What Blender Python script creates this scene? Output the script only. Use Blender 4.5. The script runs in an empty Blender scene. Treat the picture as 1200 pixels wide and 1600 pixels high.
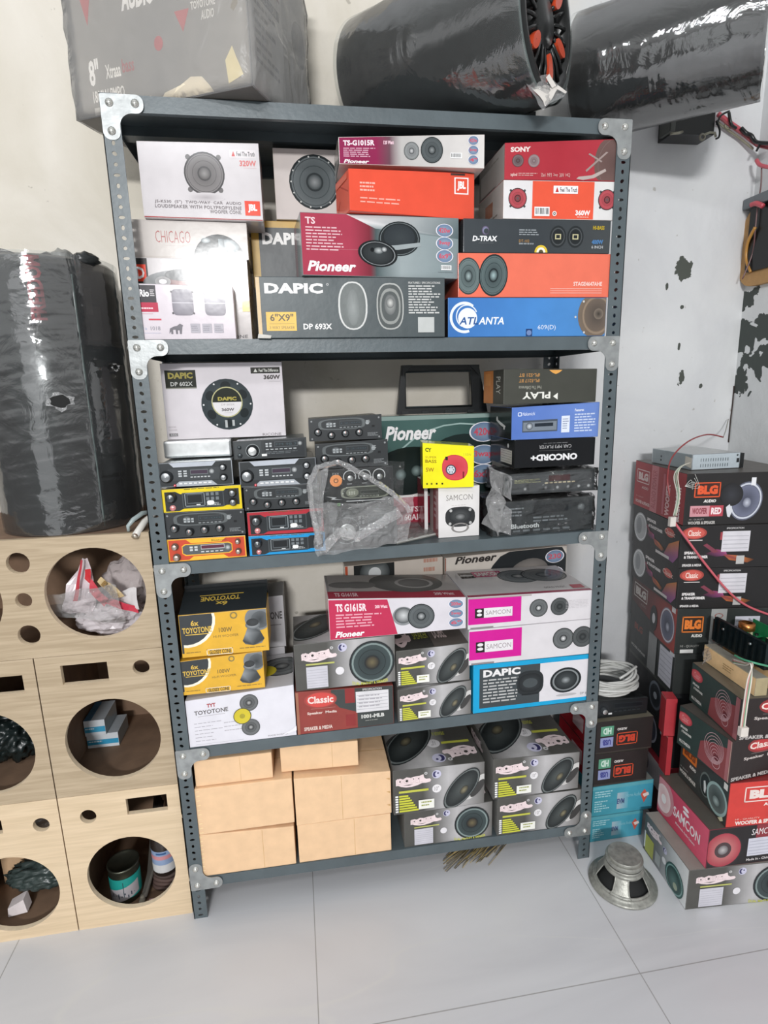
import bpy, bmesh, math, random
from mathutils import Vector, Matrix, Euler, noise
R = random.Random(7)
sc = bpy.context.scene
col = sc.collection
# ------------------------------------------------------------ camera, world, lights, exposure
FPX = 890.607
CAM = Vector((0.3681, -1.4343, 1.4830)); EUL = Euler((1.357434, 0.025571, -0.155667), 'XYZ')
cd = bpy.data.cameras.new('camera'); cam = bpy.data.objects.new('camera', cd); col.objects.link(cam)
cam.location = CAM; cam.rotation_euler = EUL
cd.sensor_fit = 'VERTICAL'; cd.sensor_height = 24.0; cd.lens = FPX * 24.0 / 1600.0; cd.clip_start = 0.02
sc.camera = cam
sc.view_settings.view_transform = 'Standard'; sc.view_settings.look = 'None'
sc.view_settings.gamma = 1.0; sc.view_settings.use_curve_mapping = False
sc.view_settings.exposure = -0.1
w = bpy.data.worlds.new('world'); sc.world = w; w.use_nodes = True
nt = w.node_tree; bg = nt.nodes['Background']
tc = nt.nodes.new('ShaderNodeTexCoord'); sx = nt.nodes.new('ShaderNodeSeparateXYZ'); rp = nt.nodes.new('ShaderNodeValToRGB')
mp = nt.nodes.new('ShaderNodeMapRange'); mp.inputs[1].default_value = -1; mp.inputs[2].default_value = 1
nt.links.new(tc.outputs['Generated'], sx.inputs[0]); nt.links.new(sx.outputs[2], mp.inputs[0]); nt.links.new(mp.outputs[0], rp.inputs[0]); nt.links.new(rp.outputs[0], bg.inputs[0])
rp.color_ramp.elements[0].color = (0.10, 0.10, 0.10, 1); rp.color_ramp.elements[1].color = (0.78, 0.80, 0.82, 1)
for p_, c_ in ((0.44, 0.13), (0.50, 0.26), (0.54, 0.52), (0.62, 0.56), (0.68, 0.26), (0.80, 0.34)):
    e = rp.color_ramp.elements.new(p_); e.color = (c_, c_ * 1.02, c_ * 1.03, 1)
bg.inputs[1].default_value = 1.3
def area(name, loc, target, sx_, sy_, energy, colr=(1, 1, 1)):
    l = bpy.data.lights.new(name, 'AREA'); l.shape = 'RECTANGLE'; l.size = sx_; l.size_y = sy_; l.energy = energy; l.color = colr
    o = bpy.data.objects.new(name, l); col.objects.link(o); o.location = loc
    o.rotation_euler = (Vector(target) - Vector(loc)).to_track_quat('-Z', 'Y').to_euler(); return o
area('wall_lamp', (-0.30, -5.6, 2.80), (0.6, 0.2, 1.1), 0.9, 0.26, 215, (1, 1, 1))
area('tube_lamp', (-0.4, -2.4, 3.0), (0.4, 0.1, 1.0), 1.3, 0.12, 18, (0.96, 0.98, 1.0))
area('left_fill', (-1.2, -3.2, 1.3), (0.6, 0.3, 0.6), 1.6, 2.0, 8, (0.95, 0.98, 1.0))  # unseen broad fill light, added behind the camera at left
# ------------------------------------------------------------ helpers
RM = EUL.to_matrix()
def ray(px, py): return RM @ Vector(((px - 600) / FPX, (800 - py) / FPX, -1.0))
def atY(px, py, Y=0.0):
    d = ray(px, py); return CAM + d * ((Y - CAM.y) / d.y)
def atZ(px, py, Z=0.0):
    d = ray(px, py); return CAM + d * ((Z - CAM.z) / d.z)
def atX(px, py, X=0.0):
    d = ray(px, py); return CAM + d * ((X - CAM.x) / d.x)
def lin(c):
    if isinstance(c, str):
        c = c.lstrip('#')
        if len(c) == 3: c = c[0] * 2 + c[1] * 2 + c[2] * 2
        c = tuple(int(c[i:i + 2], 16) / 255 for i in (0, 2, 4))
    return tuple((x / 12.92 if x <= 0.04045 else ((x + 0.055) / 1.055) ** 2.4) for x in c[:3])
MATS = {}
def mat(name, color=(0.5, 0.5, 0.5), rough=0.5, metal=0.0, attr=False, nscale=40, namt=0.06, bump=0.0, bscale=60, spec=0.5, coat=0.0):
    m = bpy.data.materials.new(name); m.use_nodes = True; n = m.node_tree; b = n.nodes['Principled BSDF']
    b.inputs['Roughness'].default_value = rough; b.inputs['Metallic'].default_value = metal
    b.inputs['Specular IOR Level'].default_value = spec; b.inputs['Coat Weight'].default_value = coat; b.inputs['Coat Roughness'].default_value = 0.1
    t = n.nodes.new('ShaderNodeTexCoord'); no = n.nodes.new('ShaderNodeTexNoise'); no.inputs['Scale'].default_value = nscale; no.inputs['Detail'].default_value = 5
    n.links.new(t.outputs['Object'], no.inputs['Vector'])
    mr = n.nodes.new('ShaderNodeMapRange'); mr.inputs[1].default_value = 0.3; mr.inputs[2].default_value = 0.7; mr.inputs[3].default_value = 1 - namt; mr.inputs[4].default_value = 1 + namt
    n.links.new(no.outputs[0], mr.inputs[0])
    mx = n.nodes.new('ShaderNodeVectorMath'); mx.operation = 'SCALE'
    if attr:
        a = n.nodes.new('ShaderNodeAttribute'); a.attribute_name = 'Col'; n.links.new(a.outputs['Color'], mx.inputs[0])
    else:
        mx.inputs[0].default_value = color
    n.links.new(mr.outputs[0], mx.inputs['Scale']); n.links.new(mx.outputs[0], b.inputs['Base Color'])
    if bump:
        bn = n.nodes.new('ShaderNodeTexNoise'); bn.inputs['Scale'].default_value = bscale; bn.inputs['Detail'].default_value = 4
        n.links.new(t.outputs['Object'], bn.inputs['Vector'])
        bu = n.nodes.new('ShaderNodeBump'); bu.inputs['Strength'].default_value = bump; bu.inputs['Distance'].default_value = 0.01
        n.links.new(bn.outputs[0], bu.inputs['Height']); n.links.new(bu.outputs[0], b.inputs['Normal'])
    MATS[name] = m; return m
mat('gloss_card', attr=True, rough=0.15, namt=0.04, nscale=25, bump=0.07, bscale=8, spec=0.22)
mat('satin_card', attr=True, rough=0.42, namt=0.06, nscale=30, bump=0.12, bscale=18)
mat('matt', attr=True, rough=0.75, namt=0.08, nscale=40)
mat('plastic', attr=True, rough=0.3, namt=0.04, nscale=60)
mat('metal', attr=True, rough=0.32, metal=0.85, namt=0.12, nscale=50)
mat('steel_paint', lin('#535d61'), rough=0.38, namt=0.12, nscale=14, bump=0.05, bscale=80)
mat('zinc', lin('#9b9e9e'), rough=0.42, metal=0.5, namt=0.16, nscale=45, bump=0.08, bscale=60)
mat('bolt_zinc', lin('#d8d8d2'), rough=0.25, metal=0.8, namt=0.1, nscale=90)
mat('kraft', lin('#e9c49c'), rough=0.8, namt=0.05, nscale=30, bump=0.12, bscale=35)
mat('cut_board', lin('#e6d2b4'), rough=0.8, namt=0.08, nscale=60)
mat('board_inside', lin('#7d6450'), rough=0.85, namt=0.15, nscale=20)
def film(name, tint, alpha, rough=0.12, bump=0.6, bscale=18, milky=0.1):
    m = bpy.data.materials.new(name); m.use_nodes = True; n = m.node_tree
    out = n.nodes['Material Output']; n.nodes.remove(n.nodes['Principled BSDF'])
    tr = n.nodes.new('ShaderNodeBsdfTransparent'); tr.inputs[0].default_value = (*tint, 1)
    gl = n.nodes.new('ShaderNodeBsdfGlossy'); gl.inputs['Roughness'].default_value = rough
    df = n.nodes.new('ShaderNodeBsdfDiffuse'); df.inputs[0].default_value = (0.8, 0.8, 0.8, 1)
    t = n.nodes.new('ShaderNodeTexCoord'); no = n.nodes.new('ShaderNodeTexNoise'); no.inputs['Scale'].default_value = bscale; no.inputs['Detail'].default_value = 5; no.inputs['Distortion'].default_value = 1.5
    n.links.new(t.outputs['Object'], no.inputs['Vector'])
    bu = n.nodes.new('ShaderNodeBump'); bu.inputs['Strength'].default_value = bump; bu.inputs['Distance'].default_value = 0.02
    n.links.new(no.outputs[0], bu.inputs['Height']); n.links.new(bu.outputs[0], gl.inputs['Normal']); n.links.new(bu.outputs[0], df.inputs['Normal'])
    fr = n.nodes.new('ShaderNodeLayerWeight'); fr.inputs[0].default_value = alpha; n.links.new(bu.outputs[0], fr.inputs['Normal'])
    m1 = n.nodes.new('ShaderNodeMixShader'); n.links.new(fr.outputs['Fresnel'], m1.inputs[0]); n.links.new(tr.outputs[0], m1.inputs[1]); n.links.new(gl.outputs[0], m1.inputs[2])
    m2 = n.nodes.new('ShaderNodeMixShader'); m2.inputs[0].default_value = milky; n.links.new(m1.outputs[0], m2.inputs[1]); n.links.new(df.outputs[0], m2.inputs[2])
    n.links.new(m2.outputs[0], out.inputs[0]); MATS[name] = m; return m
film('film', (0.97, 0.98, 0.98), 0.28, bump=0.8, rough=0.06, milky=0.02)
film('film_milky', (0.94, 0.94, 0.94), 0.36, bump=0.9, rough=0.08, milky=0.2)
film('film_wrap', (0.9, 0.92, 0.92), 0.62, rough=0.07, bump=0.12, bscale=14, milky=0.03)
film('film_dusty', (0.95, 0.94, 0.92), 0.3, rough=0.25, bump=0.5, bscale=9, milky=0.24)
class MB:
    def __init__(s, m='satin_card', c='#808080'):
        s.V = []; s.F = []; s.C = []; s.MI = []; s.SM = []; s.mats = []; s.m = m; s.c = c; s.smooth = False; s.X = None
    def add(s, vs, fs, c=None, m=None, vc=None, smooth=None):
        b = len(s.V); X = s.X
        s.V += [tuple(X @ Vector(v)) if X else tuple(v) for v in vs]
        m = m or s.m
        if m not in s.mats: s.mats.append(m)
        mi = s.mats.index(m); cc = lin(c or s.c) if vc is None else None
        sm = s.smooth if smooth is None else smooth
        for f in fs:
            s.F.append([b + i for i in f]); s.MI.append(mi); s.SM.append(sm)
            s.C.append([cc] * len(f) if vc is None else [vc[i] for i in f])
    def box(s, x0, y0, z0, x1, y1, z1, c=None, m=None, bev=0.0):
        if bev <= 0:
            s.add([(x0, y0, z0), (x1, y0, z0), (x1, y1, z0), (x0, y1, z0), (x0, y0, z1), (x1, y0, z1), (x1, y1, z1), (x0, y1, z1)],
                  [(0, 3, 2, 1), (4, 5, 6, 7), (0, 1, 5, 4), (1, 2, 6, 5), (2, 3, 7, 6), (3, 0, 4, 7)], c, m)
        else:
            s.hexa([(x0, y0, z0), (x1, y0, z0), (x1, y1, z0), (x0, y1, z0), (x0, y0, z1), (x1, y0, z1), (x1, y1, z1), (x0, y1, z1)], c, m, bev)
    def hexa(s, P, c=None, m=None, bev=0.001, seg=2):
        bm = bmesh.new(); vs = [bm.verts.new(p) for p in P]
        for f in [(0, 3, 2, 1), (4, 5, 6, 7), (0, 1, 5, 4), (1, 2, 6, 5), (2, 3, 7, 6), (3, 0, 4, 7)]: bm.faces.new([vs[i] for i in f])
        bmesh.ops.bevel(bm, geom=bm.edges[:], offset=bev, segments=seg, affect='EDGES', profile=0.6)
        bm.verts.index_update(); s.add([v.co[:] for v in bm.verts], [[v.index for v in f.verts] for f in bm.faces], c, m); bm.free()
    def lathe(s, prof, seg=24, c=None, m=None, X=None, cols=None, smooth=True, a0=0.0, a1=2 * math.pi):
        full = abs(a1 - a0 - 2 * math.pi) < 1e-6; n = seg if full else seg + 1
        vs = []; vc = []
        for k, (r, z) in enumerate(prof):
            for i in range(n):
                a = a0 + (a1 - a0) * i / seg; p = Vector((r * math.cos(a), r * math.sin(a), z)); vs.append(X @ p if X else p)
                if cols: vc.append(lin(cols[k]))
        fs = []
        for k in range(len(prof) - 1):
            for i in range(seg):
                j = (i + 1) % n; fs.append((k * n + i, k * n + j, (k + 1) * n + j, (k + 1) * n + i))
        s.add(vs, fs, c, m, vc if cols else None, smooth)
    def tube(s, pts, r, seg=8, c=None, m=None, closed=False):
        pts = [Vector(p) for p in pts]; n = len(pts); vs = []; fs = []; up = Vector((0, 0, 1)); prev = None
        for i, p in enumerate(pts):
            if closed: d = pts[(i + 1) % n] - pts[i - 1]
            else: d = pts[min(i + 1, n - 1)] - pts[max(i - 1, 0)]
            d.normalize() if d.length > 1e-9 else None
            u = prev if prev is not None else (up if abs(d.z) < 0.9 else Vector((1, 0, 0)))
            u = u - d * u.dot(d)
            if u.length < 1e-6: u = d.orthogonal()
            u.normalize(); prev = u; v = d.cross(u); rr = r[i] if isinstance(r, (list, tuple)) else r
            vs += [p + (u * math.cos(2 * math.pi * k / seg) + v * math.sin(2 * math.pi * k / seg)) * rr for k in range(seg)]
        for i in range(n if closed else n - 1):
            j = (i + 1) % n
            fs += [(i * seg + k, i * seg + (k + 1) % seg, j * seg + (k + 1) % seg, j * seg + k) for k in range(seg)]
        if not closed: fs += [tuple(range(seg))[::-1], tuple((n - 1) * seg + k for k in range(seg))]
        s.add(vs, fs, c, m, smooth=True)
    def prism(s, poly, y0, y1, c=None, m=None, plane='xz'):
        n = len(poly)
        def P(a, b, d): return (a, d, b) if plane == 'xz' else ((a, b, d) if plane == 'xy' else (d, a, b))
        vs = [P(a, b, y0) for a, b in poly] + [P(a, b, y1) for a, b in poly]
        fs = [tuple(range(n)), tuple(range(2 * n - 1, n - 1, -1))] + [(i, i + n, (i + 1) % n + n, (i + 1) % n) for i in range(n)]
        s.add(vs, fs, c, m)
    def build(s, name, parent=None, origin=None, recalc=False):
        o_ = Vector(origin) if origin is not None else Vector((0, 0, 0))
        if parent is None and origin is None and s.V:
            xs = [v[0] for v in s.V]; ys = [v[1] for v in s.V]; zs = [v[2] for v in s.V]
            o_ = Vector(((min(xs) + max(xs)) / 2, (min(ys) + max(ys)) / 2, min(zs)))
        pw = parent['_w'] if parent is not None and '_w' in parent else (0, 0, 0)
        pw = Vector(pw)
        if parent is not None and origin is None: o_ = pw.copy()
        me = bpy.data.meshes.new(name)
        me.from_pydata([(v[0] - o_.x, v[1] - o_.y, v[2] - o_.z) for v in s.V], [], s.F)
        for m in s.mats: me.materials.append(MATS[m])
        me.polygons.foreach_set('material_index', s.MI); me.polygons.foreach_set('use_smooth', s.SM)
        ca = me.color_attributes.new('Col', 'FLOAT_COLOR', 'CORNER'); fl = []
        for cc in s.C:
            for x in cc: fl += [x[0], x[1], x[2], 1.0]
        ca.data.foreach_set('color', fl)
        if recalc:
            bm = bmesh.new(); bm.from_mesh(me); bmesh.ops.recalc_face_normals(bm, faces=bm.faces[:]); bm.to_mesh(me); bm.free()
        me.update()
        o = bpy.data.objects.new(name, me); col.objects.link(o)
        if parent is not None:
            o.parent = parent; o.location = o_ - pw; o['_w'] = tuple(o_)
        else:
            o.location = o_; o['_w'] = tuple(o_)
        return o
def thing(name, label, cat, loc=(0, 0, 0), group=None, rot=None):
    o = bpy.data.objects.new(name, None); col.objects.link(o); o.empty_display_size = 0.05
    o.location = loc; o['label'] = label; o['category'] = cat; o['_w'] = tuple(loc)
    if rot: o.rotation_euler = rot
    if group: o['group'] = group
    return o
def tag(o, label, cat, group=None, kind=None):
    o['label'] = label; o['category'] = cat
    if group: o['group'] = group
    if kind: o['kind'] = kind
    return o
def struct(o, label=None):
    o['kind'] = 'structure'
    if label: o['label'] = label
    return o
def lib(name):   # an empty whose children are in its own local space
    pass
# ---- text, cached as flat triangles in a unit box
_T = {}
def text_geo(s, bold=0.0, shear=0.0, space=1.0):
    k = (s, bold, shear, space)
    if k in _T: return _T[k]
    cu = bpy.data.curves.new('t', 'FONT'); cu.body = s; cu.offset = bold; cu.shear = shear; cu.resolution_u = 2; cu.space_character = space
    o = bpy.data.objects.new('t', cu); col.objects.link(o)
    dg = bpy.context.evaluated_depsgraph_get(); me = bpy.data.meshes.new_from_object(o.evaluated_get(dg))
    vs = [v.co.xy[:] for v in me.vertices]; fs = [tuple(p.vertices) for p in me.polygons]
    bpy.data.objects.remove(o); bpy.data.curves.remove(cu); bpy.data.meshes.remove(me)
    if not vs: _T[k] = ([], [], 1); return _T[k]
    x0 = min(v[0] for v in vs); x1 = max(v[0] for v in vs); y0 = min(v[1] for v in vs); y1 = max(v[1] for v in vs)
    _T[k] = ([((a - x0) / (x1 - x0), 1 - (b - y0) / (y1 - y0)) for a, b in vs], fs, (x1 - x0) / (y1 - y0)); return _T[k]
# ---- a printable face: u to the right, v downward, both 0..1
class Face:
    def __init__(s, mb, bl, br, tr, tl, m='gloss_card', rot180=False, bev=0.0012):
        s.mb = mb; s.P = [Vector(p) for p in (bl, br, tr, tl)]; s.m = m; s.r = rot180; s.lay = 1
        s.w = ((s.P[1] - s.P[0]).length + (s.P[2] - s.P[3]).length) / 2; s.h = ((s.P[3] - s.P[0]).length + (s.P[2] - s.P[1]).length) / 2
        s.n = (s.P[1] - s.P[0]).cross(s.P[3] - s.P[0]).normalized(); s.eu = bev / s.w; s.ev = bev / s.h
        s.clip = (0, 0, 1, 1)
    def pt(s, u, v):
        u = min(max(u, s.clip[0]), s.clip[2]); v = min(max(v, s.clip[1]), s.clip[3])
        if s.r: u, v = 1 - u, 1 - v
        u = min(max(u, s.eu), 1 - s.eu); v = min(max(v, s.ev), 1 - s.ev)
        a = s.P[3].lerp(s.P[2], u); b = s.P[0].lerp(s.P[1], u); return a.lerp(b, v) + s.n * (0.00006 * s.lay)
    def poly(s, pts, c, vc=None):
        s.mb.add([s.pt(*p) for p in pts], [tuple(range(len(pts)))[::-1]], c, s.m, [lin(x) for x in vc] if vc else None, False); s.lay += 1
    def rect(s, u0, v0, u1, v1, c, c2=None, dir='h'):
        if c2: vc = [c, c2, c2, c] if dir == 'h' else [c, c, c2, c2]
        else: vc = None
        s.mb.add([s.pt(u0, v0), s.pt(u1, v0), s.pt(u1, v1), s.pt(u0, v1)], [(3, 2, 1, 0)], c, s.m, [lin(x) for x in vc] if vc else None, False); s.lay += 1
    def grid(s, stops, v0=0, v1=1):   # horizontal gradient stops [(u,col)...]
        for (a, ca), (b, cb) in zip(stops, stops[1:]):
            s.rect(a, v0, b, v1, ca, cb); s.lay -= 1
        s.lay += 1
    def frame(s, u0, v0, u1, v1, t, c):
        tu = t * s.h / s.w; L = s.lay
        for q in ((u0, v0, u1, v0 + t), (u0, v1 - t, u1, v1), (u0, v0, u0 + tu, v1), (u1 - tu, v0, u1, v1)): s.rect(*q, c); s.lay = L
        s.lay = L + 1
    def ell(s, u, v, r, c, c2=None, sx=1.0, sy=1.0, rot=0.0, r0=0.0, seg=28, a0=0, a1=2 * math.pi, sup=1.0):
        """ellipse (or ring when r0>0); r in face heights; c centre colour, c2 rim colour"""
        k = s.h / s.w; ca, sa = math.cos(rot), math.sin(rot)
        def q(rad, t):
            x = abs(math.cos(t)) ** sup * math.copysign(1, math.cos(t)) * rad * sx; y = abs(math.sin(t)) ** sup * math.copysign(1, math.sin(t)) * rad * sy
            return s.pt(u + (x * ca - y * sa) * k, v + x * sa + y * ca)
        n = seg; full = abs(a1 - a0 - 2 * math.pi) < 1e-6; m_ = n if full else n + 1
        o = [q(r, a0 + (a1 - a0) * i / n) for i in range(m_)]
        if r0 > 0:
            i_ = [q(r0, a0 + (a1 - a0) * i / n) for i in range(m_)]; vs = o + i_
            fs = [(i, i + m_, (i + 1) % m_ + m_, (i + 1) % m_) for i in range(n)]; vc = [lin(c2 or c)] * m_ + [lin(c)] * m_
        else:
            vs = o + [q(0, 0)]; fs = [(i, m_, (i + 1) % m_) for i in range(n)]; vc = [lin(c2 or c)] * m_ + [lin(c)]
        s.mb.add(vs, [f for f in fs], None, s.m, vc, False); s.lay += 1
    def text(s, t, u0, v0, u1, v1, c, bold=0.0, shear=0.0, skew=0.0, space=1.0, rot=0, bend=0.0):
        vs, fs, asp = text_geo(t, bold, shear, space)
        def tr(a, b):
            if rot == 90: a, b = b, 1 - a
            if rot == -90: a, b = 1 - b, a
            if rot == 180: a, b = 1 - a, 1 - b
            return s.pt(u0 + (u1 - u0) * a, v0 + (v1 - v0) * b + skew * a + bend * (4 * a * (1 - a)))
        s.mb.add([tr(a, b) for a, b in vs], [f[::-1] for f in fs], c, s.m, smooth=False); s.lay += 1
    def micro(s, u0, v0, u1, v1, rows, c, seed=1, fill=0.45, ragged=0.3):
        r_ = random.Random(seed); dv = (v1 - v0) / rows; L = s.lay
        for i in range(rows):
            e = u1 - (u1 - u0) * ragged * r_.random(); u = u0
            while u < e - 0.004:
                wd = min((u1 - u0) * r_.uniform(0.08, 0.24), e - u); s.rect(u, v0 + dv * i, u + wd, v0 + dv * (i + fill), c); s.lay = L; u += wd + (u1 - u0) * 0.03
        s.lay = L + 1
    def lines(s, u0, v0, u1, v1, rows, c, t=0.12):
        L = s.lay
        for i in range(rows):
            v = v0 + (v1 - v0) * (i + 0.5) / rows; s.rect(u0, v, u1, v + t * (v1 - v0) / rows, c); s.lay = L
        s.lay = L + 1
    def barcode(s, u0, v0, u1, v1, seed=2):
        s.rect(u0, v0, u1, v1, '#f4f4f4'); r_ = random.Random(seed); u = u0 + 0.06 * (u1 - u0); L = s.lay
        while u < u1 - 0.08 * (u1 - u0):
            wd = (u1 - u0) * r_.uniform(0.015, 0.05); s.rect(u, v0 + 0.12 * (v1 - v0), u + wd, v1 - 0.2 * (v1 - v0), '#222'); s.lay = L; u += wd + (u1 - u0) * r_.uniform(0.02, 0.05)
        s.lay = L + 1
    def spk(s, u, v, r, rim='#26292b', cone='#3a3d3f', mid='#6d7173', cap='#8a8d8d', sx=1.0, sy=1.0, rot=0.0, tabs=0, tabc='#9a9a9a', hi=True, sup=1.0):
        k = dict(sx=sx, sy=sy, rot=rot, sup=sup)
        for i in range(tabs):
            a = rot + math.pi / 4 + i * 2 * math.pi / tabs
            s.ell(u + math.cos(a) * r * 1.06 * sx * s.h / s.w, v + math.sin(a) * r * 1.06 * sy, r * 0.13, tabc, seg=8); s.lay -= 1
        if tabs: s.lay += 1
        s.ell(u, v, r, rim, **k); s.ell(u, v, r * 0.92, mid, r0=r * 0.86, **k); s.ell(u, v, r * 0.84, cone, mid if hi else cone, **k)
        s.ell(u, v, r * 0.6, cone, r0=r * 0.57, **k); s.ell(u, v, r * 0.34, rim, **k); s.ell(u, v, r * 0.27, cap, cone, **k)
class Carton:
    """a printed carton; corners given bottom then top, front-left first, anticlockwise from above"""
    def __init__(s, name, label, cat, xl, xr, yl, yr, z0l, z0r, hl, hr=None, d=0.15, group=None, base='#e6e3e4', m='gloss_card', lean=0.0, flare=0.0, bev=0.0012, dr=None):
        hr = hl if hr is None else hr; s.name = name; s.m = m; s.bev = bev
        f0 = Vector((xl, yl, z0l)); f1 = Vector((xr, yr, z0r)); dx = (f1 - f0); nrm = Vector((-dx.y, dx.x, 0)).normalized()
        zz = Vector((0, 0, 1)); ln = nrm * lean
        b = [f0, f1, f1 + nrm * (dr or d), f0 + nrm * d]; hh = [hl, hr, hr, hl]
        s.c = b + [p + zz * h + ln - (dx.normalized() * flare * (1 if i in (0, 3) else -1)) for i, (p, h) in enumerate(zip(b, hh))]
        s.base = sum(b, Vector()) / 4; s.mb = MB(m, base); s.mb.hexa(s.c, base, m, bev)
        s.root = thing(name, label, cat, s.base, group)
        s.kids = []
    def ztop(s, x):
        a, b = s.c[4], s.c[5]; t = (x - a.x) / (b.x - a.x); return a.z + (b.z - a.z) * t + 0.0008
    def face(s, which, **k):
        i = dict(front=(0, 1, 5, 4), left=(3, 0, 4, 7), right=(1, 2, 6, 5), top=(4, 5, 6, 7), back=(2, 3, 7, 6))[which]
        return Face(k.pop('mb', s.mb), *[s.c[j] for j in i], m=k.pop('m', s.m), bev=s.bev, **k)
    def part(s, name, mb, label=None):
        o = mb.build(name, s.root)
        if label: o['label'] = label
        return o
    def sticker(s, which, name, u0, v0, u1, v1, c, fn=None, label=None, m=None, lay=24, **k):
        mb = MB(m or s.m, c); f = s.face(which, mb=mb, **k); f.lay = lay; f.rect(u0, v0, u1, v1, c)
        if fn: fn(f)
        return s.part(name, mb, label)
    def done(s, bodyname='carton'):
        return s.mb.build(bodyname, s.root)
def E(): pass
# ------------------------------------------------------------ the setting
W = 1.219; DEP = 0.381; YW = 0.425; XR = 1.922
def nodes_wall(name, side):
    m = bpy.data.materials.new(name); m.use_nodes = True; n = m.node_tree; b = n.nodes['Principled BSDF']; b.inputs['Roughness'].default_value = 0.8
    L = n.links.new; N = n.nodes.new
    g = N('ShaderNodeNewGeometry'); sep = N('ShaderNodeSeparateXYZ'); L(g.outputs['Position'], sep.inputs[0])
    def noi(scale, det=6, dist=0.0):
        x = N('ShaderNodeTexNoise'); x.inputs['Scale'].default_value = scale; x.inputs['Detail'].default_value = det; x.inputs['Distortion'].default_value = dist; L(g.outputs['Position'], x.inputs['Vector']); return x.outputs[0]
    def mr(i, a, b_, c, d):
        x = N('ShaderNodeMapRange'); L(i, x.inputs[0])
        for k, v in zip((1, 2, 3, 4), (a, b_, c, d)): x.inputs[k].default_value = v
        return x.outputs[0]
    def mix(f, a, c):
        x = N('ShaderNodeMix'); x.data_type = 'RGBA'; L(f, x.inputs[0])
        if isinstance(a, tuple): x.inputs[6].default_value = (*a, 1)
        else: L(a, x.inputs[6])
        if isinstance(c, tuple): x.inputs[7].default_value = (*c, 1)
        else: L(c, x.inputs[7])
        return x.outputs[2]
    def mth(op, a, c=None):
        x = N('ShaderNodeMath'); x.operation = op
        for i, v in enumerate((a, c)):
            if v is None: continue
            if isinstance(v, (int, float)): x.inputs[i].default_value = v
            else: L(v, x.inputs[i])
        return x.outputs[0]
    if side == 'back':
        # beige old limewash to the left, newer grey-white coat right of the rack
        f = mr(mth('ADD', sep.outputs[0], mr(noi(3), 0.3, 0.7, -0.15, 0.15)), 0.9, 1.35, 0, 1)
        c0 = mix(mr(noi(2.2, 8, 1.0), 0.35, 0.65, 0, 1), lin('#d6cfc1'), lin('#e8e2d8'))
        c1 = mix(mr(noi(3.0, 8, 0.6), 0.35, 0.7, 0, 1), lin('#cdced0'), lin('#dcdddd'))
        c = mix(f, c0, c1)
        # grime specks and worn patches
        sp = mr(noi(28, 3), 0.70, 0.74, 0, 0.5); c = mix(sp, c, lin('#8d8678'))
        def blot(x, z, rx, rz, lo=0.42, sc_=22):
            dx = mth('DIVIDE', mth('SUBTRACT', sep.outputs[0], x), rx); dz = mth('DIVIDE', mth('SUBTRACT', sep.outputs[2], z), rz)
            r = mth('SQRT', mth('ADD', mth('MULTIPLY', dx, dx), mth('MULTIPLY', dz, dz)))
            r = mth('ADD', r, mr(noi(sc_, 6), 0.3, 0.7, -0.5, 0.5)); return mr(r, 0.95, 1.0, 1, 0)
        for q in BLOTS_BACK: c = mix(blot(*q[:4], sc_=q[4]), c, lin('#4c504a'))
    else:
        c = mix(mr(noi(2.5, 8), 0.35, 0.7, 0, 1), lin('#cdcfd0'), lin('#dddfdf'))
        def blot(y, z, ry, rz, sc_=18):
            dx = mth('DIVIDE', mth('SUBTRACT', sep.outputs[1], y), ry); dz = mth('DIVIDE', mth('SUBTRACT', sep.outputs[2], z), rz)
            r = mth('SQRT', mth('ADD', mth('MULTIPLY', dx, dx), mth('MULTIPLY', dz, dz)))
            r = mth('ADD', r, mr(noi(sc_, 3, 0.6), 0.3, 0.7, -0.7, 0.7)); return mr(r, 0.95, 1.0, 1, 0)
        for q in BLOTS_RIGHT: c = mix(blot(*q), c, lin('#454b48'))
    L(c, b.inputs['Base Color'])
    bu = N('ShaderNodeBump'); bu.inputs['Strength'].default_value = 0.35; bu.inputs['Distance'].default_value = 0.012; L(noi(16, 8), bu.inputs['Height']); L(bu.outputs[0], b.inputs['Normal'])
    MATS[name] = m
def wb(px, py): p = atY(px, py, YW); return p.x, p.z
def wr(px, py): p = atX(px, py, XR); return p.y, p.z
BLOTS_BACK = []
for px, py, rx, rz, s_ in [(1068, 422, .034, .034, 26), (1042, 448, .006, .012, 40), (1066, 480, .006, .006, 40), (1064, 592, .012, .026, 45), (1095, 603, .008, .008, 40), (1061, 543, .005, .012, 40)]:
    x, z = wb(px, py); BLOTS_BACK.append((x, z, rx, rz, s_))
BLOTS_RIGHT = []
for px, py, ry, rz in [(1166, 470, .07, .035), (1172, 520, .10, .055), (1185, 500, .06, .03), (1195, 560, .09, .05), (1153, 600, .05, .05), (1192, 545, .05, .02)]:
    y, z = wr(px, py); BLOTS_RIGHT.append((y, z, ry, rz))
nodes_wall('wall_paint_back', 'back'); nodes_wall('wall_paint_right', 'right')
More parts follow.
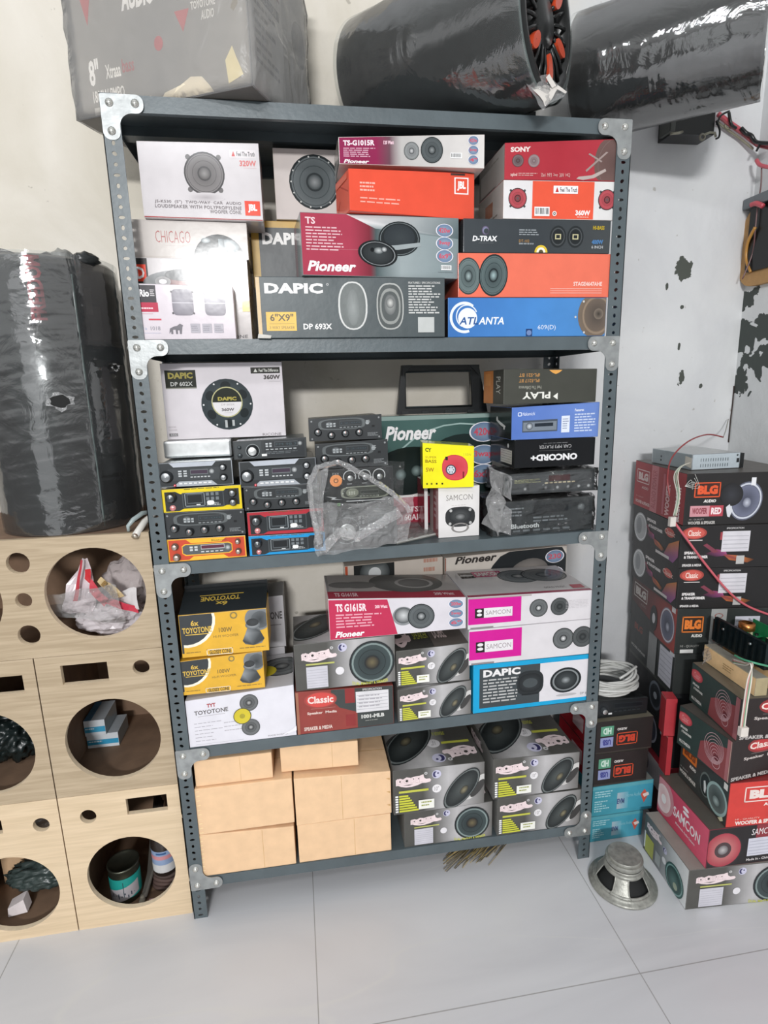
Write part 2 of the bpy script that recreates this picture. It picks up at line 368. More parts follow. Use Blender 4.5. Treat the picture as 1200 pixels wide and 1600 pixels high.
def floor_mat():
    m = bpy.data.materials.new('floor_tile'); m.use_nodes = True; n = m.node_tree; b = n.nodes['Principled BSDF']; L = n.links.new; N = n.nodes.new
    g = N('ShaderNodeNewGeometry')
    mp_ = N('ShaderNodeMapping'); mp_.inputs['Rotation'].default_value = (0, 0, -0.75); mp_.inputs['Scale'].default_value = (0.35, 2.0, 1); L(g.outputs['Position'], mp_.inputs[0])
    n1 = N('ShaderNodeTexNoise'); n1.inputs['Scale'].default_value = 2.2; n1.inputs['Detail'].default_value = 7; n1.inputs['Distortion'].default_value = 0.8; L(mp_.outputs[0], n1.inputs['Vector'])
    r1 = N('ShaderNodeValToRGB'); L(n1.outputs[0], r1.inputs[0]); r1.color_ramp.elements[0].position = 0.3; r1.color_ramp.elements[0].color = (*lin('#c6c6c9'), 1); r1.color_ramp.elements[1].position = 0.72; r1.color_ramp.elements[1].color = (*lin('#d9d9db'), 1)
    n2 = N('ShaderNodeTexNoise'); n2.inputs['Scale'].default_value = 1.3; n2.inputs['Detail'].default_value = 2.5; n2.inputs['Distortion'].default_value = 0.15; L(mp_.outputs[0], n2.inputs['Vector'])
    ab = N('ShaderNodeMath'); ab.operation = 'SUBTRACT'; L(n2.outputs[0], ab.inputs[0]); ab.inputs[1].default_value = 0.52
    a2 = N('ShaderNodeMath'); a2.operation = 'ABSOLUTE'; L(ab.outputs[0], a2.inputs[0])
    v = N('ShaderNodeMapRange'); L(a2.outputs[0], v.inputs[0]); v.inputs[1].default_value = 0; v.inputs[2].default_value = 0.004; v.inputs[3].default_value = 0.45; v.inputs[4].default_value = 0
    mx = N('ShaderNodeMix'); mx.data_type = 'RGBA'; L(v.outputs[0], mx.inputs[0]); L(r1.outputs[0], mx.inputs[6]); mx.inputs[7].default_value = (*lin('#d4d4d2'), 1)
    # tile joints
    sep = N('ShaderNodeSeparateXYZ'); L(g.outputs['Position'], sep.inputs[0])
    def joint(o, off):
        a = N('ShaderNodeMath'); a.operation = 'SUBTRACT'; L(o, a.inputs[0]); a.inputs[1].default_value = off
        c = N('ShaderNodeMath'); c.operation = 'PINGPONG'; L(a.outputs[0], c.inputs[0]); c.inputs[1].default_value = 0.41
        d = N('ShaderNodeMapRange'); L(c.outputs[0], d.inputs[0]); d.inputs[1].default_value = 0.0008; d.inputs[2].default_value = 0.0018; d.inputs[3].default_value = 0.6; d.inputs[4].default_value = 0; return d.outputs[0]
    j1 = joint(sep.outputs[0], 0.343); j2 = joint(sep.outputs[1], -0.366); mm = N('ShaderNodeMath'); mm.operation = 'MAXIMUM'; L(j1, mm.inputs[0]); L(j2, mm.inputs[1])
    m3 = N('ShaderNodeMix'); m3.data_type = 'RGBA'; L(mm.outputs[0], m3.inputs[0]); L(mx.outputs[2], m3.inputs[6]); m3.inputs[7].default_value = (*lin('#6f6c66'), 1)
    L(m3.outputs[2], b.inputs['Base Color']); b.inputs['Roughness'].default_value = 0.3
    MATS['floor_tile'] = m
floor_mat()
q = MB('floor_tile'); q.add([(-1.6, -4.2, 0), (XR, -4.2, 0), (XR, YW, 0), (-1.6, YW, 0)], [(0, 1, 2, 3)]); struct(q.build('floor', origin=(0, 0, 0)))
q = MB('wall_paint_back'); q.box(-1.6, YW, 0, XR + 0.12, YW + 0.12, 3.1); struct(q.build('wall_back', origin=(0, YW, 0)))
q = MB('wall_paint_right'); q.box(XR, -1.3, 0, XR + 0.12, YW, 3.1); struct(q.build('wall_right', origin=(XR, 0, 0)))
# ------------------------------------------------------------ the slotted-angle rack
SZ = [(2.107, 2.103), (1.607, 1.601), (1.069, 1.080), (0.547, 0.556), (0.134, 0.124)]
def sz(i, x):
    a, b = SZ[i]; return a + (b - a) * x / W
rack = thing('slotted_angle_rack', 'tall blue-grey slotted steel rack with five shelves of boxed speakers', 'rack', (W / 2, DEP / 2, 0))
def strip(mb, o, u, v, n, w_, L_, t, off=0.0):
    """perforated flange: origin o, width along u, length along v, thickness along n"""
    o, u, v, n = map(Vector, (o, u, v, n)); pitch = 0.021; k = int(L_ / pitch); pitch = L_ / k
    for c in range(k):
        y0, y1 = c * pitch, (c + 1) * pitch; cx, cy = w_ * 0.5, (y0 + y1) / 2
        kind = (c + int(off)) % 4; a_, b_, ro = {0: (0.0072, 0.0034, 0), 1: (0.0042, 0.0042, 0), 2: (0.0058, 0.0040, -0.7), 3: (0.0036, 0.0056, 0)}[kind]
        ang = []
        ca = math.atan2(pitch / 2, w_ / 2); cor = [ca, math.pi - ca, math.pi + ca, 2 * math.pi - ca]
        for q_ in range(4):
            s0 = cor[q_]; s1 = cor[(q_ + 1) % 4] + (2 * math.pi if q_ == 3 else 0); ang += [s0, s0 + (s1 - s0) / 3, s0 + 2 * (s1 - s0) / 3]
        out, inn = [], []
        for a in ang:
            dx, dy = math.cos(a), math.sin(a); m_ = min(w_ / 2 / abs(dx) if abs(dx) > 1e-9 else 9, pitch / 2 / abs(dy) if abs(dy) > 1e-9 else 9)
            out.append((cx + dx * m_, cy + dy * m_)); b2 = a - ro; r_ = 1 / math.sqrt((math.cos(b2) / a_) ** 2 + (math.sin(b2) / b_) ** 2); inn.append((cx + dx * r_, cy + dy * r_))
        N_ = 12; P = lambda p, d: o + u * p[0] + v * p[1] + n * d
        vs = [P(p, 0) for p in out] + [P(p, 0) for p in inn] + [P(p, t) for p in out] + [P(p, t) for p in inn]
        fs = []
        for i in range(N_):
            j = (i + 1) % N_; fs += [(i, j, N_ + j, N_ + i), (2 * N_ + j, 2 * N_ + i, 3 * N_ + i, 3 * N_ + j), (N_ + i, N_ + j, 3 * N_ + j, 3 * N_ + i)]
        mb.add(vs, fs)
    # rims
    for a in (0, w_):
        p = o + u * a; mb.add([p, p + v * L_, p + v * L_ + n * t, p + n * t], [(0, 1, 2, 3)])
    for b in (0, L_):
        p = o + v * b; mb.add([p, p + u * w_, p + u * w_ + n * t, p + n * t], [(0, 1, 2, 3)])
FW = 0.038; H = 2.108
for sx_, fy in ((0, 0), (1, 0), (0, 1), (1, 1)):
    mb = MB('steel_paint'); X0 = W if sx_ else 0; Y0 = DEP if fy else 0; ux = -1 if sx_ else 1; uy = -1 if fy else 1
    h = H - (0.004 if sx_ else 0)
    strip(mb, (X0, Y0, 0), (ux, 0, 0), (0, 0, 1), (0, uy, 0), FW, h, 0.002, 0 if not sx_ else 1)
    strip(mb, (X0, Y0, 0), (0, uy, 0), (0, 0, 1), (ux, 0, 0), FW, h, 0.002, 2)
    mb.build('post', rack, recalc=True)
LIP = 0.033
def shelf_panel(i):
    zl, zr = SZ[i]; mb = MB('steel_paint'); x0, x1 = 0.0035, W - 0.0035; y0, y1 = 0.0035, DEP - 0.0035
    def slab(xa, ya, za0, za1, xb, yb): # sloping box from z offsets relative to the shelf top
        zA = zl + (zr - zl) * xa / W; zB = zl + (zr - zl) * xb / W
        mb.add([(xa, ya, zA + za0), (xb, ya, zB + za0), (xb, yb, zB + za0), (xa, yb, zA + za0), (xa, ya, zA + za1), (xb, ya, zB + za1), (xb, yb, zB + za1), (xa, yb, zA + za1)],
               [(0, 3, 2, 1), (4, 5, 6, 7), (0, 1, 5, 4), (1, 2, 6, 5), (2, 3, 7, 6), (3, 0, 4, 7)])
    slab(x0, y0, -0.0012, 0, x1, y1)
    slab(x0, y0, -LIP, -0.0012, x1, y0 + 0.0012); slab(x0, y1 - 0.0012, -LIP, -0.0012, x1, y1)
    slab(x0, y0 + 0.0012, -LIP, -LIP + 0.0012, x1, y0 + 0.012); slab(x0, y1 - 0.012, -LIP, -LIP + 0.0012, x1, y1 - 0.0012)
    slab(x0, y0 + 0.0012, -LIP, -0.0012, x0 + 0.0012, y1 - 0.0012); slab(x1 - 0.0012, y0 + 0.0012, -LIP, -0.0012, x1, y1 - 0.0012)
    if i == 0: slab(x0, 0.15, -0.022, -0.0014, x1, 0.19)
    mb.build('shelf', rack, recalc=True)
for i in range(5): shelf_panel(i)
def gusset(x, z, sx_, down, stain=False):
    """L plate with a concave inner corner; sx_ = +1 for the left post"""
    A, Wd, r = 0.088, 0.036, 0.026; er = 0.016; pts = [(0.003, 0)]
    def arc(cx, cy, r_, a0, a1, n=6): return [(cx + r_ * math.cos(math.radians(a0 + (a1 - a0) * i / n)), cy + r_ * math.sin(math.radians(a0 + (a1 - a0) * i / n))) for i in range(n + 1)]
    pts = [(0.002, 0.0)] + arc(A - er, er, er, -90, 0) + arc(A - er, Wd - er, er, 0, 90) + arc(Wd + r, Wd + r, r, -90, -180) + arc(Wd - er, A - er, er, 0, 90) + arc(er, A - er, er, 90, 180) + [(0, 0.002)]
    if down: f = lambda p: (x + sx_ * (p[0] + 0.001), z - p[1])
    else: f = lambda p: (x + sx_ * (p[0] + 0.001), z + p[1])
    poly = [f(p) for p in pts]
    mb = MB('zinc'); mb.prism(poly, -0.0016, -0.0001); g = mb.build('gusset_plate', rack, recalc=True)
    if stain: g['label'] = 'dark oily gusset plate'
    for bx, bz in ((0.019, 0.017), (A - 0.017, 0.017), (0.018, A - 0.017)):
        p = f((bx, bz)); b = MB('bolt_zinc')
        X = Matrix.Translation((p[0], -0.0016, p[1])) @ Matrix.Rotation(math.radians(90), 4, 'X')
        b.lathe([(0.0085, 0), (0.0085, 0.0012), (0.007, 0.002), (0.0062, 0.0045), (0.004, 0.0062), (0, 0.0066)], 12, X=X)
        b.build('bolt', g, recalc=True)
PS = [(0, 2.107, 2.104, True), (1, 1.607, 1.602, True), (2, 1.069, 1.080, True), (3, 0.547, 0.554, True)]
for i, zl, zr, dn in PS:
    gusset(0, zl - 0.001, 1, True); gusset(W, zr - 0.001, -1, True, stain=(i == 2))
gusset(0, 0.134 - LIP - 0.004, 1, False); gusset(W, 0.124 - LIP - 0.004, -1, False)
for z in (1.59, 1.05, 0.12, 0.33):  # side bolts poking out of the left post
    b = MB('bolt_zinc'); X = Matrix.Translation((-0.0001, 0.019, z)) @ Matrix.Rotation(math.radians(-90), 4, 'Y')
    b.lathe([(0.008, 0), (0.007, 0.003), (0.004, 0.006), (0, 0.0065)], 10, X=X); b.build('bolt', rack, recalc=True)
# ------------------------------------------------------------ cartons: placement and printed art
def C(name, label, TL, TR, BL, BR, y, sup, d, cat='box', **k):
    yl, yr = y if isinstance(y, tuple) else (y, y)
    a, b, c, e = atY(*BL, yl), atY(*BR, yr), atY(*TL, yl), atY(*TR, yr)
    xl = (a.x + c.x) / 2; xr = (b.x + e.x) / 2
    if 'x' in k: xl, xr = k.pop('x')
    zm = k.pop('zmax', 9)
    zl, zr = sup(xl), sup(xr)
    return Carton(name, label, cat, xl, xr, yl, yr, zl, zr, min(c.z, zm) - zl, min(e.z, zm) - zr, d, **k)
def on(i): return lambda x: sz(i, x) + 0.0006
def onbox(b): return lambda x: b.ztop(x)
def onmax(*bs): return lambda x: max(b.ztop(x) for b in bs)
def onhi(b): return lambda x: max(b.c[4].z, b.c[5].z) + 0.001
def flat(z): return lambda x: z
DK = '#3b4245'
def truth(f, u0, v0, u1, v1, t='Feel The Truth', bg='#f0eef0', tc_='#4a4648', tri='#c03a35'):
    f.rect(u0, v0, u1, v1, bg); w_ = u1 - u0; h_ = v1 - v0
    f.poly([(u0 + w_ * .08, v0 + h_ * .82), (u0 + w_ * .15, v0 + h_ * .15), (u0 + w_ * .22, v0 + h_ * .82)], tri); f.text(t, u0 + w_ * .27, v0 + h_ * .22, u1 - w_ * .03, v0 + h_ * .8, tc_, bold=.02)
def jblogo(f, u0, v0, u1, v1, c='#e24a36', fg='#f6f2f2', out=False):
    if out: f.rect(u0, v0, u1, v1, fg); f.rect(u0 + (u1 - u0) * .09, v0 + (v1 - v0) * .07, u1 - (u1 - u0) * .09, v1 - (v1 - v0) * .07, c)
    else: f.rect(u0, v0, u1, v1, c)
    f.text('JBL', u0 + (u1 - u0) * .2, v0 + (v1 - v0) * .22, u1 - (u1 - u0) * .2, v1 - (v1 - v0) * .2, fg, bold=.05)
def dapic(f, u0, v0, u1, v1, c, w=.03): f.text('DAPIC', u0, v0, u1, v1, c, bold=.05, space=1.05)
def moon(f, u, v, r):
    f.ell(u, v, r, '#c9c7dc'); f.ell(u - r * .3 * f.h / f.w, v, r * .72, '#3a3862', sx=.75); f.ell(u + r * .12 * f.h / f.w, v, r * .6, '#c9c7dc', sx=.8); f.ell(u + r * .3 * f.h / f.w, v - r * .25, r * .2, '#3a3862')
def dobel_logo(f, u0, v0, u1, v1, fg='#ecd9da', dk='#3c3836', skew=0.0):
    W_, H_ = u1 - u0, v1 - v0
    top = [(0, .28), (.12, .18), (.2, .28), (.3, .12), (.42, .2), (.55, .12), (.68, .1), (.78, .0), (.8, .3), (.86, .44), (.96, .42), (1, .56), (.97, .72), (.85, .78), (.74, .76)]
    bot = [(.62, .9), (.45, 1), (.28, 1), (.14, .9), (.06, .78), (0, .8)]
    pts = [(u0 + W_ * a, v0 + H_ * b) for a, b in top + bot]; f.poly(pts, fg)
    f.text('DOBEL', u0 + W_ * .03, v0 + H_ * .2, u0 + W_ * .76, v0 + H_ * .72, '#a98d90', bold=.0); f.text('DOBEL', u0 + W_ * .03, v0 + H_ * .2, u0 + W_ * .76, v0 + H_ * .72, fg, bold=-.012)
    for a, b, r in ((.115, .45, .07), (.31, .44, .11), (.50, .32, .045), (.64, .34, .05)): f.ell(u0 + W_ * a, v0 + H_ * b, H_ * r, dk, seg=10)
    f.poly([(u0 + W_ * .2, v0 + H_ * .8), (u0 + W_ * .34, v0 + H_ * .78), (u0 + W_ * .5, v0 + H_ * .76), (u0 + W_ * .36, v0 + H_ * .85)], dk)
    f.ell(u0 + W_ * .85, v0 - H_ * .06, H_ * .13, '#c9c7c7', r0=H_ * .05, seg=12)
def dobel(f, kind='slant', bare=False, d1='#4f4e4a', d2='#a5a3a3', d3='#6a6865', hl='#b9b7b8'):
    f.grid([(0, d1), (.32, d1), (.6, hl), (.8, d2), (1, d3)])
    if kind == 'slant':
        dobel_logo(f, .03, .14, .41, .40); moon(f, .47, .17, .095); f.ell(.47, .5, .095, '#e9e6e8'); f.text('10"', .445, .45, .495, .55, '#8a8587')
        f.rect(.06, .47, .38, .52, '#c2c34e')
        if not bare:
            f.lay += 1
            for i in range(7):
                v = .57 + i * .056; f.rect(.02, v, .05, v + .038, '#f0f0ee'); f.rect(.06, v, .16 + .018 * i, v + .04, '#c9cb3e')
            f.rect(.27, .72, .44, .93, '#f1f0e8'); f.micro(.3, .76, .42, .9, 2, '#9aa04e', seed=4)
        else:
            f.text('SPEAKER & AUDIO', .3, .68, .55, .76, '#b7ba52', bold=.02)
        f.ell(.90, .56, .30, '#c9c7c4', sx=.42, sy=1.15, rot=.62); f.ell(.92, .6, .24, '#3c3b3a', sx=.35, sy=1.0, rot=.62)
        f.ell(.745, .56, .545, '#252a2b', sx=.47, sy=1.0, rot=.66); f.ell(.745, .56, .515, '#6a706f', r0=.48, sx=.47, rot=.66)
        f.ell(.745, .56, .46, '#4f5554', '#1f2425', sx=.45, rot=.66); f.ell(.77, .6, .12, '#8c8468', '#2b2d2c', sx=.6, rot=.66)
    else:
        dobel_logo(f, .07, .15, .42, .40); moon(f, .475, .15, .09); f.rect(.11, .43, .39, .465, '#b9bb6a')
        f.rect(.11, .5, .32, .96, '#c9c7cf'); f.lines(.12, .54, .31, .94, 7, '#a5a3ac'); f.ell(.44, .64, .085, '#e6e3e6')
        f.spk(.765, .53, .46, rim='#1f2426', mid='#3d4a4b', cone='#1b2325', cap='#8d8468'); f.ell(.765, .53, .41, '#83918f', r0=.375); f.ell(.765, .53, .13, '#6d6348', '#2d2a25')
        f.text('DUAL MAGNET & SPEAKER', .56, .90, .92, .97, '#cfd04a', bold=.01, bend=.04)
def dobel_box(label, TL, TR, BL, BR, y, sup, d, kind='slant', top='bare', name='dobel', **k):
    b = C('speaker_carton', label, TL, TR, BL, BR, y, sup, d, base='#5c5b58', m='satin_card', **k)
    dobel(b.face('front'), kind)
    if top == 'bare': dobel(b.face('top', rot180=True), 'slant', True, hl='#c4c2c2')
    elif top == 'rowlogo':
        f = b.face('top'); f.rect(0, 0, 1, 1, '#3c3b38'); dobel_logo(f, .02, .25, .26, .9, fg='#c9b4b4'); f.text('SPEAKER', .3, .45, .5, .7, '#a3a644'); f.rect(.52, .1, .98, 1, '#5b5550'); f.text('DOBEL', .58, .35, .75, .75, '#c9b7b4', bold=.02)
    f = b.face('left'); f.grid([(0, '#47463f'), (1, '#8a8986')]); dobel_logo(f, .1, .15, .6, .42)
    f = b.face('right'); f.rect(0, 0, 1, 1, '#4a4946')
    return b
def pioneer_word(f, u0, v0, u1, v1, c='#f2eff0'): f.text('Pioneer', u0, v0, u1, v1, c, bold=.035, shear=.25)
def badges(f, u, vs, r, txt=('420w', '3way', '6x9"')):
    for v, t in zip(vs, txt):
        f.ell(u, v, r * 1.08, '#e9e6ec', sx=1.5); f.ell(u, v, r, '#8fa3b7', '#6a7f9c', sx=1.45); f.text(t, u - r * 1.1 * f.h / f.w, v - r * .45, u + r * 1.1 * f.h / f.w, v + r * .4, '#c9586a', bold=.03)
# ================================================================ top shelf of goods
s1 = on(1)
b = C('speaker_carton', 'white 360W JBL carton partly hidden behind the Rio carton on the rack', (207, 402), (387, 405), (216, 527), (393, 526), .048, s1, .16, group=None, base='#cdc8c8'); JB = b
f = b.face('front'); f.rect(0, 0, .13, .3, '#3d3b3b'); f.rect(0, .08, .115, .28, '#e24a36'); f.text('D', .03, .11, .1, .25, '#f6f2f2', bold=.03)
f.ell(.42, .30, .16, '#3c3f40', '#8a8c8d', sx=3.0, sy=1.0); f.ell(.42, .30, .11, '#8a5550', '#56494a', sx=2.6)
for u in (.25, .61): f.ell(u, .28, .06, '#6d6c6c', '#9a9999', sx=1.6); f.ell(u, .28, .03, '#d9d6d8', sx=1.6)
f.ell(.42, .2, .07, '#55585a', '#4a4c4d', sx=3)
truth(f, .7, .09, .96, .2, bg='#d6d1d2'); f.text('360W', .79, .26, .94, .36, '#d1544f', bold=.04); f.text('RICONE', .74, .93, .96, .97, '#4a4648')
f.rect(.93, .5, .99, .64, '#e8c767'); f = b.face('right'); f.rect(0, 0, 1, 1, '#b5aca8'); b.done()
b.sticker('front', 'tape_tab', .93, .50, .995, .64, '#e9cc78', label='small yellow tape tab')
b = C('speaker_carton', 'thin pinkish white Rio carton leaning at the front left of the top goods shelf', (213, 443), (364, 447), (222, 528), (368, 525), .0045, s1, .038, base='#d3cad0'); RIO = b
f = b.face('front'); f.rect(0, .02, .19, .33, '#3e3c40'); f.text('Rio', .02, .1, .12, .23, '#f1eef0', bold=.04); f.micro(.13, .1, .18, .23, 4, '#cfcacc', seed=8); f.rect(0, .33, .2, .5, '#b4324c'); f.micro(.02, .42, .15, .48, 1, '#e7c9ce')
f.rect(.09, .62, .22, .65, '#c74a58'); f.lines(0, .5, .14, .56, 1, '#c78a94')
for u in (.46, .80):
    f.ell(u, .32, .24, '#8b8790', '#77737c', sx=.82, sup=.35); f.lay -= 1
f.lay += 1
for u in (.46, .80):
    f.rect(u - .11, .32, u + .11, .335, '#b9b5bd'); f.lay -= 1
f.lay += 1
for u, v in ((.35, .13), (.57, .13), (.69, .13), (.91, .13), (.35, .52), (.57, .52)): f.ell(u, v, .02, '#4a474c', seg=8)
f.text('1018', .10, .76, .2, .83, '#9a98a0'); f.text('M a', .0, .77, .06, .82, '#a5b0cc'); f.lines(.0, .86, .2, .9, 1, '#b3b9cf')
f.poly([(.29, .9), (.3, .8), (.35, .76), (.38, .75), (.41, .71), (.44, .74), (.43, .78), (.42, .9), (.4, .9), (.4, .83), (.38, .83), (.38, .9), (.36, .9), (.36, .82), (.33, .82), (.33, .9), (.31, .9), (.31, .84)], '#6f6c72')
for u in (.52, .645, .77):
    f.rect(u, .71, u + .1, .88, '#aaa6ae'); f.micro(u + .01, .75, u + .09, .86, 3, '#8a868e', seed=int(u * 100)); f.lay -= 3
f.lay += 4; b.done()
b = C('speaker_carton', 'off-white CHICAGO carton wedged between two white JBL cartons', (204, 342), (386, 348), (208, 402), (388, 405), .062, onbox(JB), .17, base='#c6bfba'); CH = b
f = b.face('front'); f.text('CHICAGO', .2, .27, .5, .58, '#a8605e', bold=-.01); f.lines(.28, .62, .48, .68, 1, '#b9aaa6')
f.ell(.74, 1.05, .72, '#2d3436', '#1d2325', sx=1.0); f.ell(.70, .85, .17, '#dfe3e3', '#6f7c7f', sx=1.1); f.ell(.84, .62, .16, '#c9d0d0', '#46545a', sx=1.6, rot=.3); f.rect(.74, .45, .79, .85, '#8d989b', '#3f4a4e'); f.ell(.63, .5, .07, '#b9c0c0', '#4c585c', sx=1.8)
f.rect(.0, .93, 1, 1, '#beb6b0'); b.done()
b = C('speaker_carton', 'glossy white JS-K530 carton showing one grey speaker, topmost at left of rack', (214, 220), (405, 224), (224, 341), (410, 345), .05, onbox(CH), .15, base='#d9d3d4'); b1_ = b
f = b.face('front'); f.rect(0, 0, 1, 1, '#cfcacc'); f.spk(.53, .40, .28, rim='#454344', cone='#5a5756', mid='#7d7979', cap='#8f8c8b', tabs=4, tabc='#6a6767')
f.ell(.53, .71, .13, '#a9a3a6', '#cfcacc', sx=2.0, sy=.5); truth(f, .75, .09, .97, .19, bg='#d9d3d4'); f.text('320W', .83, .22, .97, .295, '#cf6a66', bold=.03); f.lines(.86, .3, .97, .33, 1, '#d9a5a3')
f.text('JS-K530  (5")  TWO-WAY  CAR  AUDIO', .10, .755, .82, .805, '#7b7476', bold=.015, space=1.1); f.text('LOUDSPEAKER WITH POLYPROPYLENE', .10, .815, .82, .86, '#7b7476', bold=.015, space=1.1); f.text('WOOFER CONE.', .55, .87, .82, .915, '#7b7476', bold=.015, space=1.1)
jblogo(f, .85, .74, .98, .93); b.done()
b.sticker('front', 'red_edge_tape', 0.0, .982, 1.0, 1.0, '#a83a38')
# big DAPIC 693X
b = C('speaker_carton', 'wide charcoal DAPIC 6x9 carton standing on the upper goods shelf', (399, 432), (696, 434), (403, 530), (694, 528), -.006, s1, .30, base='#3c474b', m='satin_card'); D693 = b
f = b.face('front'); f.rect(0, 0, 1, 1, '#3f494c'); dapic(f, .045, .10, .345, .27, '#e9e7e6'); f.ell(.37, .12, .02, '#d0cfcf', r0=.012, seg=10)
f.rect(.045, .57, .20, .88, '#ddb23f'); f.text('6"X9"', .065, .60, .185, .72, '#4a3d1c', bold=.02); f.lines(.06, .74, .19, .78, 1, '#7d6a32'); f.text('3 WAY SPEAKER', .06, .80, .19, .85, '#7a662e'); f.text('DP 693X', .235, .76, .385, .86, '#e6e4e3', bold=.03)
f.ell(.50, .47, .40, '#c9cac8', sx=.64, sy=1.0, sup=.85); f.ell(.50, .47, .375, '#6f7473', '#59605f', sx=.60, sup=.85); f.ell(.50, .5, .3, '#858a89', '#6a706f', sx=.35); 
f.ell(.70, .48, .39, '#a9aba8', sx=.62, sup=.75); f.ell(.70, .48, .365, '#3f4646', sx=.6, sup=.75); f.ell(.70, .48, .30, '#8a8d8a', r0=.25, sx=.62, sup=.85); f.ell(.70, .45, .17, '#9a9c98', '#55595a', sx=.62); f.ell(.70, .42, .09, '#c5c5c1', '#4a4e4f', sx=.8)
f.text('FEATURES / SPECIFICATIONS', .80, .07, .975, .105, '#cfcfcd', bold=.01); f.micro(.80, .13, .975, .62, 11, '#c3c4c2', seed=5, fill=.5); f.rect(.85, .66, .94, .92, '#b9bcba')
f = b.face('left'); f.rect(0, 0, 1, 1, '#c8a24a'); f = b.face('top'); f.rect(0, 0, 1, 1, '#343c3f'); b.done()
b.sticker('front', 'worn_edge_strip', 0, 0, .022, 1, '#cdb185', label='worn buff cardboard edge')
for i_, (u, v) in enumerate(((.0, .985),)): pass
mb_ = MB('matt', '#c9c6c0'); p0 = b.c[0]; mb_.add([p0 + Vector((-.002, -.004, -.0)), p0 + Vector((.028, -.006, -.001)), p0 + Vector((.03, -.001, .006)), p0 + Vector((0, -.002, .010))], [(0, 1, 2, 3)]); b.part('torn_tape', mb_)
# 6x9 pioneer on it
b = C('speaker_carton', 'shiny crimson and silver Pioneer 6x9 carton on the charcoal DAPIC 6x9 carton', (469, 331), (719, 341), (472, 428), (714, 431), (-.022, .012), onbox(D693), .14, base='#7d8586'); PI = b
f = b.face('front'); f.grid([(0, '#a83e52'), (.3, '#a83e52'), (.42, '#7c2f3c'), (.46, '#4c5a5c'), (.62, '#9aa4a6'), (1, '#7f8d90')]); f.poly([(.28, 0), (1, 0), (1, .34), (.46, .22), (.36, .1)], '#3f4c50', ['#d9dadb', '#6e7b7e', '#56666a', '#8f9b9d', '#e3e3e4'])
f.text('TS', .03, .07, .09, .18, '#e9cdd1', bold=.03); f.micro(.03, .22, .26, .62, 8, '#dfb9bf', seed=12, fill=.4); f.lines(.2, .55, .36, .58, 1, '#c98a94'); pioneer_word(f, .03, .76, .33, .93)
f.ell(.61, .37, .28, '#2f3436', '#24292b', sx=1.35, rot=-.05); f.ell(.61, .37, .26, '#6d7577', r0=.25, sx=1.35, rot=-.05); f.ell(.61, .34, .2, '#3b4144', '#30363a', sx=1.4); f.poly([(.48, .50), (.60, .47), (.74, .42), (.75, .48), (.60, .55), (.50, .56)], '#9aa2a4')
f.ell(.47, .62, .215, '#1f2224', sx=1.65, rot=.12); f.ell(.47, .62, .19, '#8b9092', r0=.18, sx=1.65, rot=.12); f.ell(.47, .62, .165, '#3f4446', '#2b2f31', sx=1.6, rot=.12); f.ell(.475, .57, .055, '#b9bdbd', '#4a5052', sx=1.6); f.ell(.435, .56, .035, '#15181a'); f.ell(.51, .55, .045, '#d2d5d5', '#33383b', sx=1.2)
badges(f, .905, (.21, .42, .63), .10); f.barcode(.88, .78, .95, .86); f.lines(.86, .88, .96, .91, 1, '#4a5052')
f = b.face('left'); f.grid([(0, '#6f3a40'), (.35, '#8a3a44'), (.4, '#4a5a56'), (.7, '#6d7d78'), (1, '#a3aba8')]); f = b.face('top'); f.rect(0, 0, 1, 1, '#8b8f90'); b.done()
b = C('speaker_carton', 'tilted bright orange-red JBL carton lying on the crimson and silver 6x9 carton', (546, 263), (742, 271), (545, 327), (740, 334), (-.035, .03), onbox(PI), .105, base='#e2513c', m='gloss_card'); JO = b
f = b.face('front'); f.rect(0, 0, 1, 1, '#e4563f'); f.rect(.8, 0, .92, .06, '#4a3a38'); jblogo(f, .83, .10, .95, .46, c='#e4563f', out=True)
f.micro(.08, .3, .22, .55, 3, '#f0b3a6', seed=9, fill=.5); f.micro(.08, .66, .45, .84, 2, '#f0aa9b', seed=10, fill=.35)
f = b.face('left'); f.rect(0, 0, 1, 1, '#e9664f'); f.poly([(.1, .1), (.12, .07), (.95, .5), (.93, .53)], '#c94b3a'); f.poly([(.05, .9), (.3, .55), (.34, .58), (.1, .95)], '#c94b3a'); f = b.face('top'); f.rect(0, 0, 1, 1, '#d84f3c'); b.done()
b.sticker('left', 'bent_end_flap', .04, .06, .9, .2, '#ef7a62')
b = C('speaker_carton', 'long maroon and white TS-G1015R carton, topmost of the middle stack', (528, 214), (758, 210), (531, 263), (756, 269), .0, onhi(JO), .12, base='#d4cdc8'); G15 = b
f = b.face('front'); f.grid([(0, '#8e2b52'), (.25, '#8e2b52'), (.34, '#6b4a55'), (.42, '#b9b6b4'), (1, '#dbd7d4')]); f.text('TS-G1015R', .03, .12, .24, .32, '#efdfe6', bold=.04); f.text('120 Watt', .3, .15, .37, .28, '#e9c6d2', bold=.04); f.micro(.03, .40, .26, .76, 5, '#d5a7ba', seed=3)
pioneer_word(f, .03, .82, .2, .96); f.spk(.49, .5, .3, rim='#4b4f50', cone='#77787a', mid='#8f9292', cap='#c9c9c9', sx=.95); f.spk(.63, .47, .42, rim='#2f3435', cone='#454a4c', mid='#5a6062', cap='#8b8f90'); f.barcode(.76, .55, .84, .72); badges(f, .92, (.18, .47, .76), .13, ('420w', '2way', '4"'))
f = b.face('right'); f.rect(0, 0, 1, 1, '#d9d3cd'); f = b.face('top'); f.rect(0, 0, 1, 1, '#8a7a7c'); b.done()
b.sticker('left', 'end_flap', .05, .05, .95, .95, '#a9a19a')
